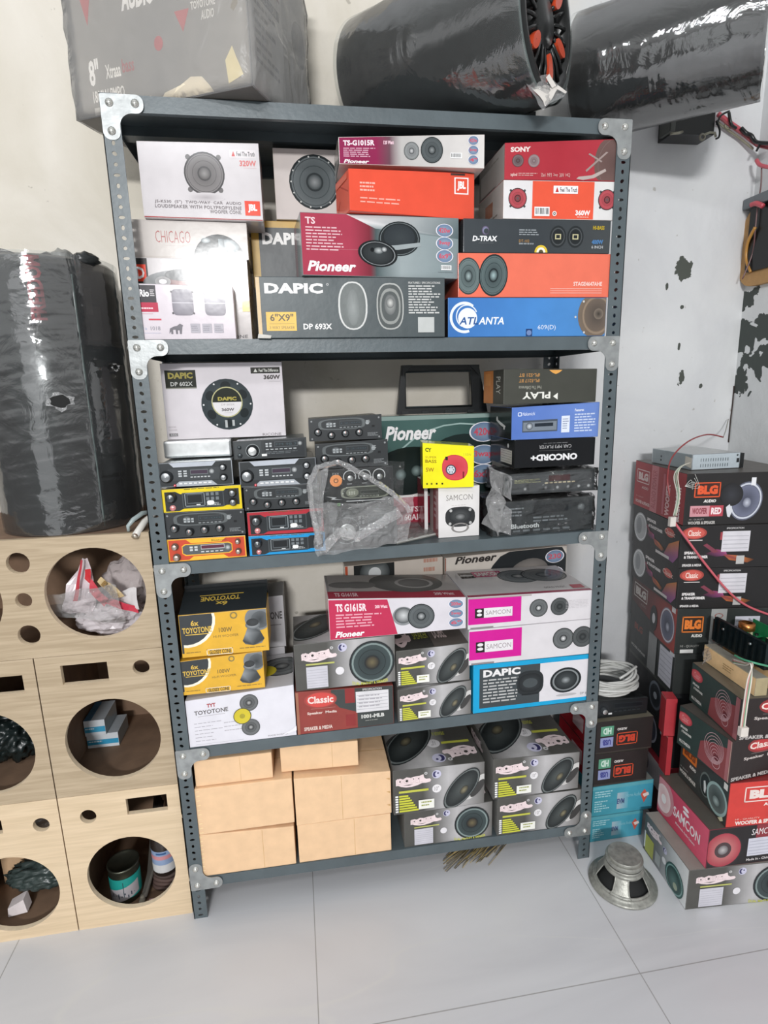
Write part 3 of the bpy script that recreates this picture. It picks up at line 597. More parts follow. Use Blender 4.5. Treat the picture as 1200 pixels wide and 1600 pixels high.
# yellow bordered DAPIC and white one behind the middle stack
b = C('speaker_carton', 'yellow-edged black DAPIC carton behind the crimson and silver 6x9 carton', (391, 344), (560, 348), (396, 432), (560, 434), .155, onbox(D693), .13, base='#b9923a', m='satin_card'); DY = b
f = b.face('front'); f.rect(0, 0, 1, 1, '#c29b3f'); f.rect(.07, .10, 1, 1, '#33383a'); dapic(f, .10, .17, .50, .35, '#e1dfdc'); f = b.face('left'); f.rect(0, 0, 1, 1, '#cda850'); b.done()
b = C('speaker_carton', 'square white carton with orange side and half hidden black speaker print', (427, 219), (592, 222), (430, 342), (592, 346), .145, onbox(DY), .11, zmax=2.068, base='#cfc6bf'); WO = b
f = b.face('front'); f.rect(0, 0, 1, 1, '#d2c9c5'); f.spk(.38, .46, .39, rim='#2b3032', cone='#3f4648', mid='#62686a', cap='#8c8f90')
for i in range(14): a = i * .449; f.ell(.38 + .36 * math.cos(a) * f.h / f.w, .46 + .36 * math.sin(a), .013, '#c9c9c6', seg=8); f.lay -= 1
f.lay += 1; f = b.face('left'); f.rect(0, 0, 1, 1, '#cf6a4a'); b.done()
# right stack
b = C('speaker_carton', 'long blue ATLANTA 609(D) carton at the bottom of the right top-shelf stack', (701, 465), (948, 465), (699, 527), (945, 526), .004, s1, .19, base='#3f74b0'); AT = b
f = b.face('front'); f.grid([(0, '#3f72b4'), (.5, '#4a86c8'), (1, '#4d86c0')]); f.ell(.10, .5, .40, '#e3e9f1', r0=.33, a0=1.2, a1=5.4); f.ell(.115, .47, .3, '#dde5ef', r0=.27, a0=2.0, a1=5.9); f.ell(.12, .52, .26, '#e6ebf2'); f.text('ATL', .068, .49, .185, .68, '#2d5690', bold=.02, shear=.2); f.text('ANTA', .187, .49, .345, .68, '#eef1f5', bold=.02, shear=.2)
f.text('609(D)', .56, .7, .675, .85, '#d5dfec', bold=.0); f.rect(.485, .8, .525, 1, '#27406e'); f.ell(.505, .9, .07, '#6f86b3'); f.ell(.93, .45, .60, '#5d5247', '#77695c', sx=.85); f.ell(.94, .45, .5, '#8d7c6b', r0=.44, sx=.85); f.ell(.94, .45, .42, '#4a4440', '#6b5f55', sx=.85); f.ell(.95, .42, .14, '#3a3633', '#7a6f64')
for u, v in ((.85, .1), (.86, .9), (.8, .5)): f.ell(u, v, .03, '#c9c9c6', seg=8)
f = b.face('left'); f.rect(0, 0, 1, 1, '#3a3436'); f = b.face('top'); f.rect(0, 0, 1, 1, '#3a68a3'); b.done()
b = C('speaker_carton', 'long salmon-orange STAGE carton with two black speakers at its left end', (719, 395), (955, 397), (713, 462), (950, 464), .004, onbox(AT), .18, base='#e4705a'); STG = b
f = b.face('front'); f.rect(0, 0, 1, 1, '#e5735c'); f.spk(.065, .52, .42, rim='#3b4445', cone='#3f4a4c', mid='#6c7a7a', cap='#9fb0b0', sx=.72); f.spk(.225, .5, .48, rim='#262e30', cone='#354042', mid='#5c6a6b', cap='#9db3b4', sx=.75, rot=.1)
f.text('STAGE4647AHE', .755, .64, .95, .74, '#f3cfc6', bold=.03); f.lines(.60, .77, .95, .92, 3, '#f0c3b9', t=.25); f = b.face('left'); f.rect(0, 0, 1, 1, '#d4604b'); f = b.face('top'); f.rect(0, 0, 1, 1, '#d9d3cd'); b.done()
b = C('speaker_carton', 'long black D-TRAX carton with twin round speakers and yellow round seal', (723, 341), (955, 345), (725, 392), (952, 394), .004, onbox(STG), .17, base='#3b4044', m='gloss_card'); DT = b
f = b.face('front'); f.grid([(0, '#41464a'), (.5, '#3a3f43'), (1, '#44484a')]); f.ell(.145, .34, .13, '#a6b4d4', '#5c4a63', sx=.9); f.ell(.15, .36, .08, '#3e4347'); f.text('D-TRAX', .06, .50, .225, .66, '#e9e9ea', bold=.04, shear=.15); f.lines(.1, .7, .2, .73, 1, '#8b8e90')
f.micro(.37, .3, .53, .5, 3, '#9aa0a4', seed=2); f.text('DT-102', .37, .6, .44, .68, '#b98c4c'); f.micro(.37, .7, .5, .8, 1, '#8d9296', seed=6)
for u in (.635, .755): f.ell(u, .5, .33, '#1d2022', '#2a2e30', sx=.85); f.ell(u, .5, .27, '#4a4e50', r0=.23, sx=.85); f.rect(u - .02, .42, u + .02, .58, '#c9c39a'); f.rect(u - .013, .45, u + .013, .55, '#26292b')
f.text('HI-BASS', .875, .16, .955, .28, '#b49c2f', bold=.04); f.text('400W', .87, .58, .95, .72, '#4f7dae', bold=.05); f.text('6 INCH', .87, .76, .95, .85, '#b9bcbe', bold=.02)
f = b.face('left'); f.rect(0, 0, 1, 1, '#3a3d40'); f = b.face('right'); f.rect(0, 0, 1, 1, '#4a4744'); f = b.face('top'); f.rect(0, 0, 1, 1, '#44464a'); b.done()
b.sticker('front', 'round_seal', .50, .96, .501, .961, '#e3c640', fn=lambda f: (f.ell(.52, .98, .22, '#d9bb3c'), f.ell(.52, .98, .15, '#efe9d8'), f.ell(.52, .98, .08, '#5a5238')), label='yellow round seal')
b = C('speaker_carton', 'orange and white 360W carton with red cone speakers under the SONY carton', (787, 281), (962, 284), (786, 338), (958, 341), .004, onbox(DT), .19, base='#dcd6d3'); JW = b
f = b.face('front'); f.rect(0, 0, .255, 1, '#dedbdc'); f.rect(.255, 0, .81, 1, '#e35a41'); f.rect(.81, 0, 1, 1, '#d9d7d6'); 
for u in (.125, .93): f.spk(u, .47, .27, rim='#262829', cone='#8b3b40', mid='#b8525a', cap='#55585a', tabs=4, tabc='#4a4c4d')
truth(f, .44, .13, .66, .33); f.text('360W', .645, .75, .78, .89, '#f6e9e6', bold=.04); f.micro(.66, .92, .77, .97, 1, '#f0b9ac'); f.barcode(.275, .68, .41, .92, 5); f.ell(.455, .85, .065, '#efe9e6'); f.ell(.455, .85, .04, '#4a3a38', r0=.02)
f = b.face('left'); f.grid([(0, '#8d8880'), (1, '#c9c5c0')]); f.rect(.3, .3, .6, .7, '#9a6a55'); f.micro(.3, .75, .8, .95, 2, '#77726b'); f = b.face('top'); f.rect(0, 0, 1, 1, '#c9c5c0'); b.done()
b = C('speaker_carton', 'crimson SONY carton with grille print, topmost of the right top-shelf stack', (788, 223), (965, 217), (789, 279), (962, 282), .004, onbox(JW), .19, base='#a9343f'); SO = b
f = b.face('front'); f.grid([(0, '#b23a45'), (.5, '#a8323d'), (1, '#b03b46')]); f.ell(1.02, .58, .78, '#5f4a47', '#6d5551', sx=.95); f.ell(1.0, .6, .62, '#54403e', '#8a7672', r0=.60, sx=.9)
f.poly([(.64, .95), (.66, .9), (.78, .86), (.9, .7), (.91, .76), (.8, .93), (.7, .98)], '#b3a5a0'); f.poly([(.74, .35), (.75, .32), (.87, .52), (.86, .55)], '#9c8c88'); f.poly([(.73, .78), (.72, .74), (.9, .3), (.92, .31)], '#9c8c88')
f.text('SONY', .05, .12, .225, .26, '#ecdad6', bold=.05); f.spk(.115, .49, .17, rim='#5b3a3c', cone='#4c4346', mid='#7a6a6c', cap='#6a5c5e'); f.spk(.255, .5, .17, rim='#7d6a6c', cone='#6a5658', mid='#9a888a', cap='#a39698')
f.text('xplod', .05, .82, .11, .93, '#e3c0bb', bold=.03); f.micro(.12, .82, .3, .92, 2, '#d39a98', seed=3); 
for i in range(5): f.text(('50x4', 'MP3', '2way', '260W', 'HQ')[i], .32 + i * .055, .82, .36 + i * .055, .92, '#dcb1ad')
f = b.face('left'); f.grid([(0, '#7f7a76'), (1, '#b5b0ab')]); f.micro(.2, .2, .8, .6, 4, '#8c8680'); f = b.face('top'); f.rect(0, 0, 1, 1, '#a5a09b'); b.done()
b.sticker('left', 'side_flap', .1, .3, .7, .95, '#a8a39e')
# ================================================================ second shelf: car stereos and cartons
s2 = on(2)
def knob(parent, P, n, r, h, c='#2b2d2f', cap='#9a9c9c', name='knob', pointer=None):
    mb = MB('plastic', c); q = n.to_track_quat('Z', 'Y').to_matrix().to_4x4(); X = Matrix.Translation(P) @ q
    mb.lathe([(r, 0), (r * 1.0, h * .3), (r * .86, h * .42), (r * .8, h * .92), (r * .7, h)], 18, X=X, c=c)
    mb.lathe([(r * .7, h), (r * .6, h * 1.04), (0, h * 1.05)], 18, X=X, c=cap, m='metal')
    if pointer:
        v = [X @ Vector(p) for p in ((-r * .08, 0, h * 1.07), (r * .08, 0, h * 1.07), (r * .08, r * .62, h * 1.07), (-r * .08, r * .62, h * 1.07))]; mb.add(v, [(0, 1, 2, 3)], pointer)
    return mb.build(name, parent)
def stereo(label, TL, TR, BL, BR, y, sup, d, style, top='#9aa0a2', group='car stereos stacked on the second goods shelf', bag=False, h=None, name='car_stereo', sy=.0):
    yl, yr = y if isinstance(y, tuple) else (y, y)
    a, b_, c, e = atY(*BL, yl), atY(*BR, yr), atY(*TL, yl), atY(*TR, yr); xl, xr = (a.x + c.x) / 2, (b_.x + e.x) / 2
    zl, zr = sup(xl), sup(xr); hl, hr = c.z - zl, e.z - zr
    if h: hl = hr = h
    K = Carton(name, label, 'car stereo', xl, xr, yl, yr, zl, zr, hl, hr, d, group, m='plastic', bev=.001)
    # chassis sits just behind the faceplate
    fr = [K.c[i].copy() for i in (0, 1, 5, 4)]; nb = (K.c[3] - K.c[0]).normalized()
    ch = MB('metal', top); ins = .004; r_ = (fr[1] - fr[0]).normalized(); up = Vector((0, 0, 1))
    q = [fr[0] + r_ * ins + nb * .008, fr[1] - r_ * ins + nb * .008]; z_ = lambda p, h_: Vector((p.x, p.y, p.z + h_))
    back = [K.c[2] - r_ * ins, K.c[3] + r_ * ins]
    B = [q[0], q[1], back[0], back[1]]; ch.hexa(B + [z_(q[0], hl - .003), z_(q[1], hr - .003), z_(back[0], hr - .003), z_(back[1], hl - .003)], top, 'metal', .0008)
    if top == '#9aa0a2' and hl > .02:
        P0, P1 = z_(q[0], hl - .0028), z_(q[1], hr - .0028); L_ = (back[0] - q[1])
        for k in range(6):
            A = P0.lerp(P1, .12 + .05 * k); ch.add([A + L_ * .3, A + L_ * .3 + r_ * .004, A + L_ * .55 + r_ * .004, A + L_ * .55], [(0, 1, 2, 3)], '#5f6466', 'plastic')
    cho = ch.build('chassis', K.root)
    K.mb = MB('plastic', '#2b2e30'); K.mb.hexa(fr + [fr[0] + nb * .008, fr[1] + nb * .008, fr[2] + nb * .008, fr[3] + nb * .008][0:0] if False else [fr[0], fr[1], fr[1] + nb * .0085, fr[0] + nb * .0085, fr[3], fr[2], fr[2] + nb * .0085, fr[3] + nb * .0085], '#2b2e30', 'plastic', .0009)
    f = K.face('front'); n = f.n; H_ = f.h; R_ = K.root
    def kb(u, v, r, h=.012, **k): knob(R_, f.pt(u, v), n, r * H_, h, **k)
    def disp(u0, v0, u1, v1, c='#14181b', txt=None, tc_='#3a4a50', rim='#3b4043'):
        mb = MB('plastic'); g = K.face('front', mb=mb); g.lay = 14; g.rect(u0, v0, u1, v1, rim); g.rect(u0 + .006, v0 + .03, u1 - .006, v1 - .03, c)
        if txt: g.text(txt, u0 + .02, v0 + .08, u1 - .02, v1 - .08, tc_)
        mb.build('display', R_)
    def buttons(u0, v0, u1, v1, nx, ny, c='#9ba1a4', gap=.35):
        mb = MB('plastic', c); g = K.face('front', mb=mb)
        for i in range(nx):
            for j in range(ny):
                a0, b0 = u0 + (u1 - u0) * i / nx, v0 + (v1 - v0) * j / ny; a1, b1 = a0 + (u1 - u0) / nx * (1 - gap), b0 + (v1 - v0) / ny * (1 - gap)
                P = [g.pt(a0, b1), g.pt(a1, b1), g.pt(a1, b0), g.pt(a0, b0)]; Q = [p + n * .0022 for p in P]; mb.add(P + Q, [(4, 5, 6, 7), (0, 1, 5, 4), (1, 2, 6, 5), (2, 3, 7, 6), (3, 0, 4, 7)])
        o = mb.build('button_row', R_)
    if style in ('yellow', 'red', 'blue'):
        c = dict(yellow='#e2c813', red='#b02a36', blue='#1292cf')[style]
        f.rect(0, 0, 1, 1, c); f.poly([(.035, .13), (.17, .13), (.23, .24), (.76, .24), (.80, .13), (.965, .13), (.965, .80), (.80, .80), (.755, .86), (.26, .86), (.2, .95), (.035, .95)][::1], '#25292c')
        f.rect(.25, .2, .77, .82, '#4a5053'); f.rect(.26, .23, .76, .79, '#24292c'); f.frame(.28, .22, .53, .78, .03, '#8d9498')
        f.micro(.28, .04, .75, .1, 1, '#5a5330', seed=3); disp(.31, .27, .50, .66, '#11161a', rim='#596064'); f.rect(.42, .7, .47, .74, '#d9dada')
        buttons(.55, .24, .73, .62, 3, 2, '#6d7478'); mb = MB('plastic', '#e6e6e4'); g = K.face('front', mb=mb); g.lay = 16; g.ell(.60, .66, .09, '#e8e8e6', sx=1.6, sup=.6); mb.build('eject_button', R_, )
        f.text('MENU', .63, .66, .7, .72, '#cfd2d2'); f.micro(.55, .74, .74, .8, 1, '#b9bdbe', seed=7)
        kb(.115, .36, .22, .016, cap='#5a5e60', pointer='#d9d9d9'); kb(.125, .80, .12, .008, c='#e9a3a3', cap='#d98c8c'); kb(.885, .30, .17, .015, cap='#7a7e80', pointer='#d9d9d9'); kb(.885, .68, .17, .015, cap='#7a7e80', pointer='#d9d9d9')
    elif style == 'orange':
        f.rect(0, 0, 1, 1, '#e8a72c'); f.rect(.012, .04, .988, .96, '#efb733')
        f.poly([(.02, .06), (.24, .06), (.3, .22), (.68, .22), (.74, .06), (.98, .06), (.98, .94), (.76, .94), (.70, .80), (.32, .80), (.26, .94), (.02, .94)], '#c8472b')
        f.poly([(.18, .34), (.22, .25), (.78, .25), (.82, .34), (.82, .66), (.78, .76), (.22, .76), (.18, .66)], '#efb733'); f.poly([(.19, .36), (.23, .29), (.77, .29), (.81, .36), (.81, .64), (.77, .72), (.23, .72), (.19, .64)], '#55595a')
        disp(.42, .32, .72, .52, '#5a2238', rim='#b9bcbd'); buttons(.42, .60, .72, .66, 5, 1, '#d3d5d5'); buttons(.28, .36, .4, .6, 2, 2, '#c9cccc'); f.text('Bluetooth', .56, .1, .76, .18, '#5a4a20'); f.ell(.76, .5, .12, '#c9cccc', '#55595a')
        for u, v, r in ((.10, .32, .15), (.11, .78, .16), (.895, .24, .12), (.895, .68, .13)): kb(u, v, r, .014, cap='#b9a79c', c='#6a5a52')
    elif style == 'four':
        f.rect(0, 0, 1, 1, '#3c3f41'); f.rect(.01, .03, .99, .97, '#313436'); f.ell(.45, .30, .24, '#5e6364', sx=4.2, sup=.55); f.ell(.45, .30, .2, '#2d3032', sx=4.4, sup=.55)
        disp(.42, .16, .72, .38, '#2e3235', rim='#474c4e', txt='12:00'); f.ell(.28, .3, .13, '#7f8486', '#484c4e', sx=1.2); buttons(.24, .24, .38, .44, 3, 2, '#a7acae'); buttons(.42, .43, .72, .48, 6, 1, '#8e9395'); f.ell(.80, .3, .08, '#8e9395'); f.micro(.78, .2, .84, .4, 3, '#a5a9aa', seed=3)
        for u, v in ((.04, .12), (.96, .12), (.04, .9), (.96, .9)): f.ell(u, v, .04, '#8b8e8f', seg=8)
        for u, v in ((.12, .60), (.30, .76), (.49, .70), (.68, .68)): kb(u, v, .165, .014, cap='#6a6d6e', pointer='#e3b3a8')
        f.micro(.8, .72, .95, .88, 3, '#8a8e90', seed=4); f.rect(.86, .42, .90, .5, '#101214'); f.micro(.1, .46, .2, .5, 1, '#8a8e90', seed=5)
    elif style == 'wing':
        f.rect(0, 0, 1, 1, '#a7adb3' if top != '#26282a' else '#7d8288'); f.rect(.015, .03, .985, .97, '#2b2f31'); f.poly([(.14, .0), (.78, .0), (.72, .20), (.2, .20)], '#b4b9c2'); f.poly([(.26, .78), (.7, .78), (.78, .98), (.18, .98)], '#a5aab0'); 
        f.poly([(.12, .26), (.84, .26), (.80, .74), (.16, .74)], '#3a3e41'); disp(.42, .32, .66, .52, '#3a2a3c', rim='#6a6f72'); buttons(.26, .34, .4, .62, 2, 3, '#b9bdbf'); buttons(.42, .6, .7, .66, 6, 1, '#c4c7c8'); f.ell(.71, .42, .1, '#c3c6c7', '#5c6062'); buttons(.26, .84, .72, .92, 7, 1, '#e2e2e2')
        kb(.10, .56, .25, .015, cap='#8a8d8f', pointer='#dedede'); kb(.87, .27, .14, .013, cap='#9a9d9f', pointer='#dedede'); kb(.87, .68, .15, .013, cap='#9a9d9f', pointer='#dedede'); kb(.2, .93, .055, .006, c='#c94a52', cap='#d9656c')
    elif style == 'bigknob':
        f.rect(0, 0, 1, 1, '#2e3234'); f.rect(.02, .06, .38, .94, '#3b4042'); f.rect(.42, .1, .97, .92, '#22262a'); disp(.56, .14, .88, .42, '#1b2024', rim='#50565a', txt='FM 98.3'); buttons(.44, .18, .54, .44, 2, 2, '#b9bec0'); buttons(.44, .5, .88, .57, 7, 1, '#aeb3b5'); f.micro(.44, .64, .9, .8, 2, '#5d6366', seed=3)
        f.ell(.26, .55, .36, '#8b9193', r0=.33); kb(.26, .55, .31, .018, cap='#d3d5d4'); kb(.085, .34, .1, .006, c='#44494c', cap='#3b4042'); kb(.085, .78, .13, .006, c='#44494c', cap='#3b4042'); mb = MB('plastic', '#e3e3e1'); g = K.face('front', mb=mb); g.lay = 16; g.rect(.38, .74, .45, .86, '#e3e3e1'); mb.build('eject_button', R_); f.ell(.91, .28, .12, '#b9bdbe', '#3a3e40')
    elif style == 'blackslim':
        f.rect(0, 0, 1, 1, '#16191b'); f.rect(.02, .07, .98, .93, '#1d2022'); f.ell(.14, .5, .34, '#24282b'); disp(.34, .2, .9, .5, '#14181c', rim='#2b3033'); f.text('USB', .42, .28, .5, .4, '#b9bcbc'); f.text('SD', .56, .3, .62, .4, '#6a7074'); f.micro(.6, .28, .86, .4, 1, '#565c60', seed=8); buttons(.34, .64, .88, .72, 6, 1, '#2f3437'); kb(.14, .55, .2, .012, c='#3b3f42', cap='#cfcfcd'); f.rect(.24, .74, .31, .84, '#d9dada')
    elif style == 'amp':
        f.rect(0, 0, 1, 1, '#1d1f20'); f.ell(.20, .28, .15, '#ef9858'); f.ell(.2, .28, .06, '#8a5a3a', r0=.035); f.text('EX4', .155, .08, .24, .14, '#9a9c9c')
        for u in (.39, .60, .80):
            f.ell(u, .20, .16, '#c9cbcb', r0=.14, seg=24, a0=-3.6, a1=.45); kb(u, .22, .10, .014, cap='#a5a8a8', pointer='#ececec'); f.micro(u - .04, .37, u + .04, .4, 1, '#b9bcbc', seed=3)
        f.ell(.60, .60, .155, '#8b8e80', sx=3.9, sup=.5); f.ell(.60, .60, .13, '#34382f', sx=4.2, sup=.5); disp(.53, .54, .79, .66, '#22261f', rim='#4a4e48'); f.ell(.42, .6, .11, '#7d8070', sx=1.4); buttons(.37, .57, .47, .66, 3, 2, '#b9bcae'); buttons(.52, .69, .8, .71, 6, 1, '#a5a89c')
        f.rect(.33, .80, .88, .82, '#cfd1d1'); f.micro(.66, .85, .86, .88, 1, '#8a8d8d'); f.text('G', .2, .84, .245, .92, '#7ac96a', bold=.05); f.poly([(.05, .66), (.2, .7), (.16, .73), (.28, .76), (.12, .75), (.14, .71)], '#c9cbcb')
        for u, v in ((.07, .1), (.08, .9), (.94, .88)): f.ell(u, v, .035, '#8d9090', r0=.018, seg=10)
    fp = K.done('faceplate')
    for ch in list(K.root.children):
        if ch.name.split('.')[0] in ('knob', 'display', 'button_row', 'eject_button'): ch.parent = fp
    return K
A1 = stereo('orange and yellow faced car stereo at the bottom of the left stack', (261, 843), (384, 836), (263, 881), (386, 871), .005, s2, .17, 'orange')
A2 = stereo('black car stereo with four knobs between the orange and yellow ones', (256, 802), (381, 795), (259, 840), (384, 833), .008, onhi(A1), .17, 'four', top='#4b4f50')
A3 = stereo('yellow rimmed car stereo in the left stack', (252, 765), (377, 757), (255, 803), (379, 795), .004, onhi(A2), .17, 'yellow', top='#4b4f50')
A4 = stereo('silver bodied car stereo on top of the yellow rimmed one', (247, 724), (363, 718), (250, 762), (365, 757), .006, onhi(A3), .18, 'wing')
B1 = stereo('blue rimmed car stereo at the bottom of the second stack', (388, 838), (508, 831), (390, 872), (510, 863), .005, s2, .17, 'blue')
B2 = stereo('red rimmed car stereo on the blue rimmed one', (385, 801), (505, 793), (388, 836), (507, 827), .005, onhi(B1), .17, 'red', top='#4b4f50')
B3 = stereo('black four knob car stereo under the silver winged one', (380, 762), (498, 756), (383, 800), (501, 793), .012, onhi(B2), .17, 'four', top='#4b4f50')
B4 = stereo('dark car stereo with silver wings in the second stack', (372, 722), (493, 714), (375, 757), (496, 751), .008, onhi(B3), .17, 'wing', top='#26282a')
B5 = stereo('silver topped car stereo with one big round knob topping the second stack', (363, 690), (478, 683), (366, 720), (480, 711), .010, onhi(B4), .17, 'bigknob')
# silver bar and white DAPIC carton behind the left stack
z_ = A4.c[4].z + .001
zt = atY(300, 688, .09).z
mb = MB('metal', '#c6c8c8'); x0, x1 = atY(255, 700, .09).x, atY(362, 700, .09).x; mb.box(x0, .09, z_, x1, .185, zt, bev=.006); silver = tag(mb.build('stereo_chassis', recalc=True), 'plain silver metal chassis lying on the silver bodied car stereo', 'stereo chassis')
b = C('speaker_carton', 'white DAPIC DP 602X carton standing at the back left above the car stereos', (250, 568), (441, 565), (261, 686), (446, 682), .12, flat(zt + .001), .06, base='#d6d0d4')
f = b.face('front'); f.rect(0, 0, 1, 1, '#dcd6da'); f.rect(.03, .09, .28, .33, '#33352f'); f.text('DAPIC', .055, .12, .255, .20, '#a69a52', bold=.05); f.text('DP 602X', .07, .24, .25, .295, '#c9c9c6', bold=.02); f.rect(.03, .315, .28, .33, '#8a8a80')
f.rect(.735, .07, .98, .15, '#3a3a36'); truth(f, .74, .075, .975, .145, t='Feel The Difference', bg='#3a3a36', tc_='#d9d9d2', tri='#d9d9d2'); f.text('360W', .84, .17, .98, .23, '#55504f', bold=.04); f.lines(.88, .24, .98, .27, 1, '#a09a9c'); f.text('RICONE', .80, .955, .96, .99, '#6a6466')
f.ell(.52, .55, .34, '#3e4649'); f.ell(.52, .55, .325, '#4d5558', '#3b4245')
for i in range(6): a = i * 1.047 + .5; f.ell(.52 + .25 * math.cos(a) * f.h / f.w, .55 + .25 * math.sin(a), .055, '#2b3032', sx=1.2, rot=a + 1.57); f.lay -= 1
f.lay += 1
for i in range(6): a = i * 1.047; f.ell(.52 + .31 * math.cos(a) * f.h / f.w, .55 + .31 * math.sin(a), .012, '#e2e2e2', seg=8); f.lay -= 1
f.lay += 1; f.ell(.52, .52, .205, '#bdb98c'); f.ell(.52, .52, .19, '#e3dfe0'); f.ell(.52, .52, .19, '#30332d', a0=math.pi, a1=2 * math.pi); f.text('DAPIC', .445, .45, .60, .50, '#b3a654', bold=.05); f.text('DP 602X', .47, .54, .58, .565, '#b0a8ab'); f.text('360W', .47, .6, .575, .64, '#6a6567', bold=.04); f.lines(.49, .65, .56, .67, 1, '#b0a8ab')
f.rect(.49, .76, .51, .86, '#b9bcbc'); f.rect(.55, .76, .57, .84, '#b9bcbc'); f.rect(.02, .915, .09, .955, '#7b7779'); f.text('AUDIO', .03, .92, .085, .95, '#d9d9d9'); f.micro(.02, .82, .09, .9, 2, '#cfc9cc', seed=3); b.done()
b.sticker('top', 'lid_edge', 0, 0, 1, 1, '#c9c3c0', label='pale worn lid')
# third column
TU = stereo('plastic wrapped silver car stereo lying at the shelf front in a clear bag', (512, 798), (618, 792), (515, 862), (622, 852), .02, s2, .15, 'bigknob', group='car stereos in the clear bags', top='#7c8082')
U3 = stereo('tall black amplifier stereo with round orange sticker in a clear bag', (502, 735), (614, 728), (504, 800), (615, 790), .026, onhi(TU), .15, 'amp', top='#26282a', group='car stereos in the clear bags')
U2 = stereo('black car stereo with chrome corner bolts just above the bagged one', (492, 694), (605, 686), (494, 732), (607, 726), .03, onhi(U3), .15, 'four', top='#26282a')
U1 = stereo('grey four knob car stereo with vented top at the head of the third stack', (481, 655), (596, 647), (484, 690), (597, 683), .035, onhi(U2), .15, 'four', top='#5b6062')
# pioneer green back box
b = C('speaker_carton', 'large dark green Pioneer carton standing behind the yellow bass carton', (560, 652), (766, 645), (565, 830), (772, 806), .225, s2, .10, base='#46605c'); PG = b
f = b.face('front'); f.grid([(0, '#46605c'), (.5, '#4f6d69'), (1, '#314b49')], 0, .72); f.rect(0, .0, 1, .04, '#8fa39e'); f.ell(.75, .62, .60, '#9fb8b4', r0=.585, sx=1.15, sy=.9); f.grid([(0, '#d9d3d0'), (1, '#d9d3d0')], .70, .74); f.rect(0, .74, 1, 1, '#9e2f42')
f.ell(.36, .50, .22, '#1d2524', sx=1.6, rot=-.1); f.ell(.36, .50, .19, '#27302f', '#1b2322', sx=1.6, rot=-.1); f.ell(.42, .5, .05, '#8fa09e', '#3a4645'); f.ell(.3, .53, .05, '#8fa09e', '#3a4645'); f.ell(.78, .52, .34, '#24302f', sx=1.2)
pioneer_word(f, .19, .09, .57, .22); badges(f, .93, (.17, .38, .56), .085, ('420w', '3way', '6x9"')); f.text('TS', .36, .83, .43, .88, '#e9d3d6', bold=.02); f.text('160AR', .3, .90, .45, .96, '#e9d3d6', bold=.02); f = b.face('top'); f.rect(0, 0, 1, 1, '#5f6f6b'); b.done()
# black radio fascia frame leaning on it
fr = thing('radio_fascia_frame', 'empty black plastic radio fascia frame standing on the dark green carton', 'radio frame', atY(690, 647, .27))
zt = PG.ztop(.8) + .001; LL = [atY(620, 645, .25), atY(762, 641, .25), atY(748, 567, .25), atY(628, 568, .25)]
o_ = Vector((0, 0, zt - min(LL[0].z, LL[1].z))); LL = [p + o_ for p in LL]
IN = [atY(634, 634, .25) + o_, atY(737, 631, .25) + o_, atY(735, 577, .25) + o_, atY(633, 579, .25) + o_]
mb = MB('plastic', '#1c1e1f'); Y = Vector((0, .018, 0))
vs = LL + IN + [p + Y for p in LL] + [p + Y for p in IN]
mb.add(vs, [(i, (i + 1) % 4, 4 + (i + 1) % 4, 4 + i) for i in range(4)] + [(8 + (i + 1) % 4, 8 + i, 12 + i, 12 + (i + 1) % 4) for i in range(4)] + [(i, 8 + i, 8 + (i + 1) % 4, (i + 1) % 4) for i in range(4)] + [(4 + i, 4 + (i + 1) % 4, 12 + (i + 1) % 4, 12 + i) for i in range(4)])
mb.build('frame', fr, recalc=True)
mb = MB('plastic', '#3d4446'); mb.tube([IN[0] + Vector((0, -.003, 0)), IN[1] + Vector((0, -.003, 0)), IN[2] + Vector((0, -.003, 0)), IN[3] + Vector((0, -.003, 0))], .003, 6, closed=True); mb.build('inner_lip', fr)
for t in (.08, .3, .55, .8):
    p = LL[0].lerp(LL[1], t) + Vector((0, -.001, .001)); mb = MB('plastic', '#26292a'); mb.box(p.x - .008, p.y - .004, p.z, p.x + .012, p.y, p.z + .007); mb.build('clip_tab', fr)
for P in (LL[2], LL[3]):
    mb = MB('plastic', '#26292a'); s_ = 1 if P is LL[3] else -1; mb.prism([(P.x, P.z), (P.x + s_ * .03, P.z), (P.x, P.z - .03)], P.y - .006, P.y, plane='xz'); mb.build('corner_web', fr, recalc=True)
# small cartons
b = C('speaker_carton', 'small white SAMCON carton standing at the shelf front', (684, 762), (750, 758), (686, 826), (748, 820), .045, s2, .10, base='#dedbd9', bev=.0008); SM1 = b
f = b.face('front'); f.rect(0, 0, 1, 1, '#e2dfde'); f.text('SAMCON', .19, .16, .83, .27, '#77726f', bold=-.01); f.micro(.32, .36, .7, .4, 1, '#cfcac8', seed=3)
f.ell(.53, .60, .20, '#3a3b3c', sx=1.5, sup=.7); f.ell(.53, .58, .15, '#5a5c5d', '#333537', sx=1.5); f.ell(.53, .6, .07, '#8d8f90', '#3a3c3d', sx=1.6); f.ell(.53, .82, .1, '#8a8785', sx=1.8, r0=.075); f.rect(.38, .76, .68, .78, '#4a4b4c')
for u, v in ((.3, .47), (.77, .47), (.28, .73), (.78, .73)): f.ell(u, v, .03, '#b9b9b8', seg=8)
f = b.face('left'); f.rect(0, 0, 1, 1, '#9a4f55'); f.rect(0, 0, .4, 1, '#b9a7a5'); f.micro(.5, .2, .8, .7, 4, '#c9a5a7'); f = b.face('top'); f.rect(0, 0, 1, 1, '#d0ccb8'); b.done()
b = C('speaker_carton', 'small white SAMCON carton standing further back, mostly hidden', (663, 752), (700, 750), (662, 814), (700, 811), .12, s2, .09, base='#dedbd9', x=(atY(663, 780, .12).x, SM1.c[0].x - .012), bev=.0008)
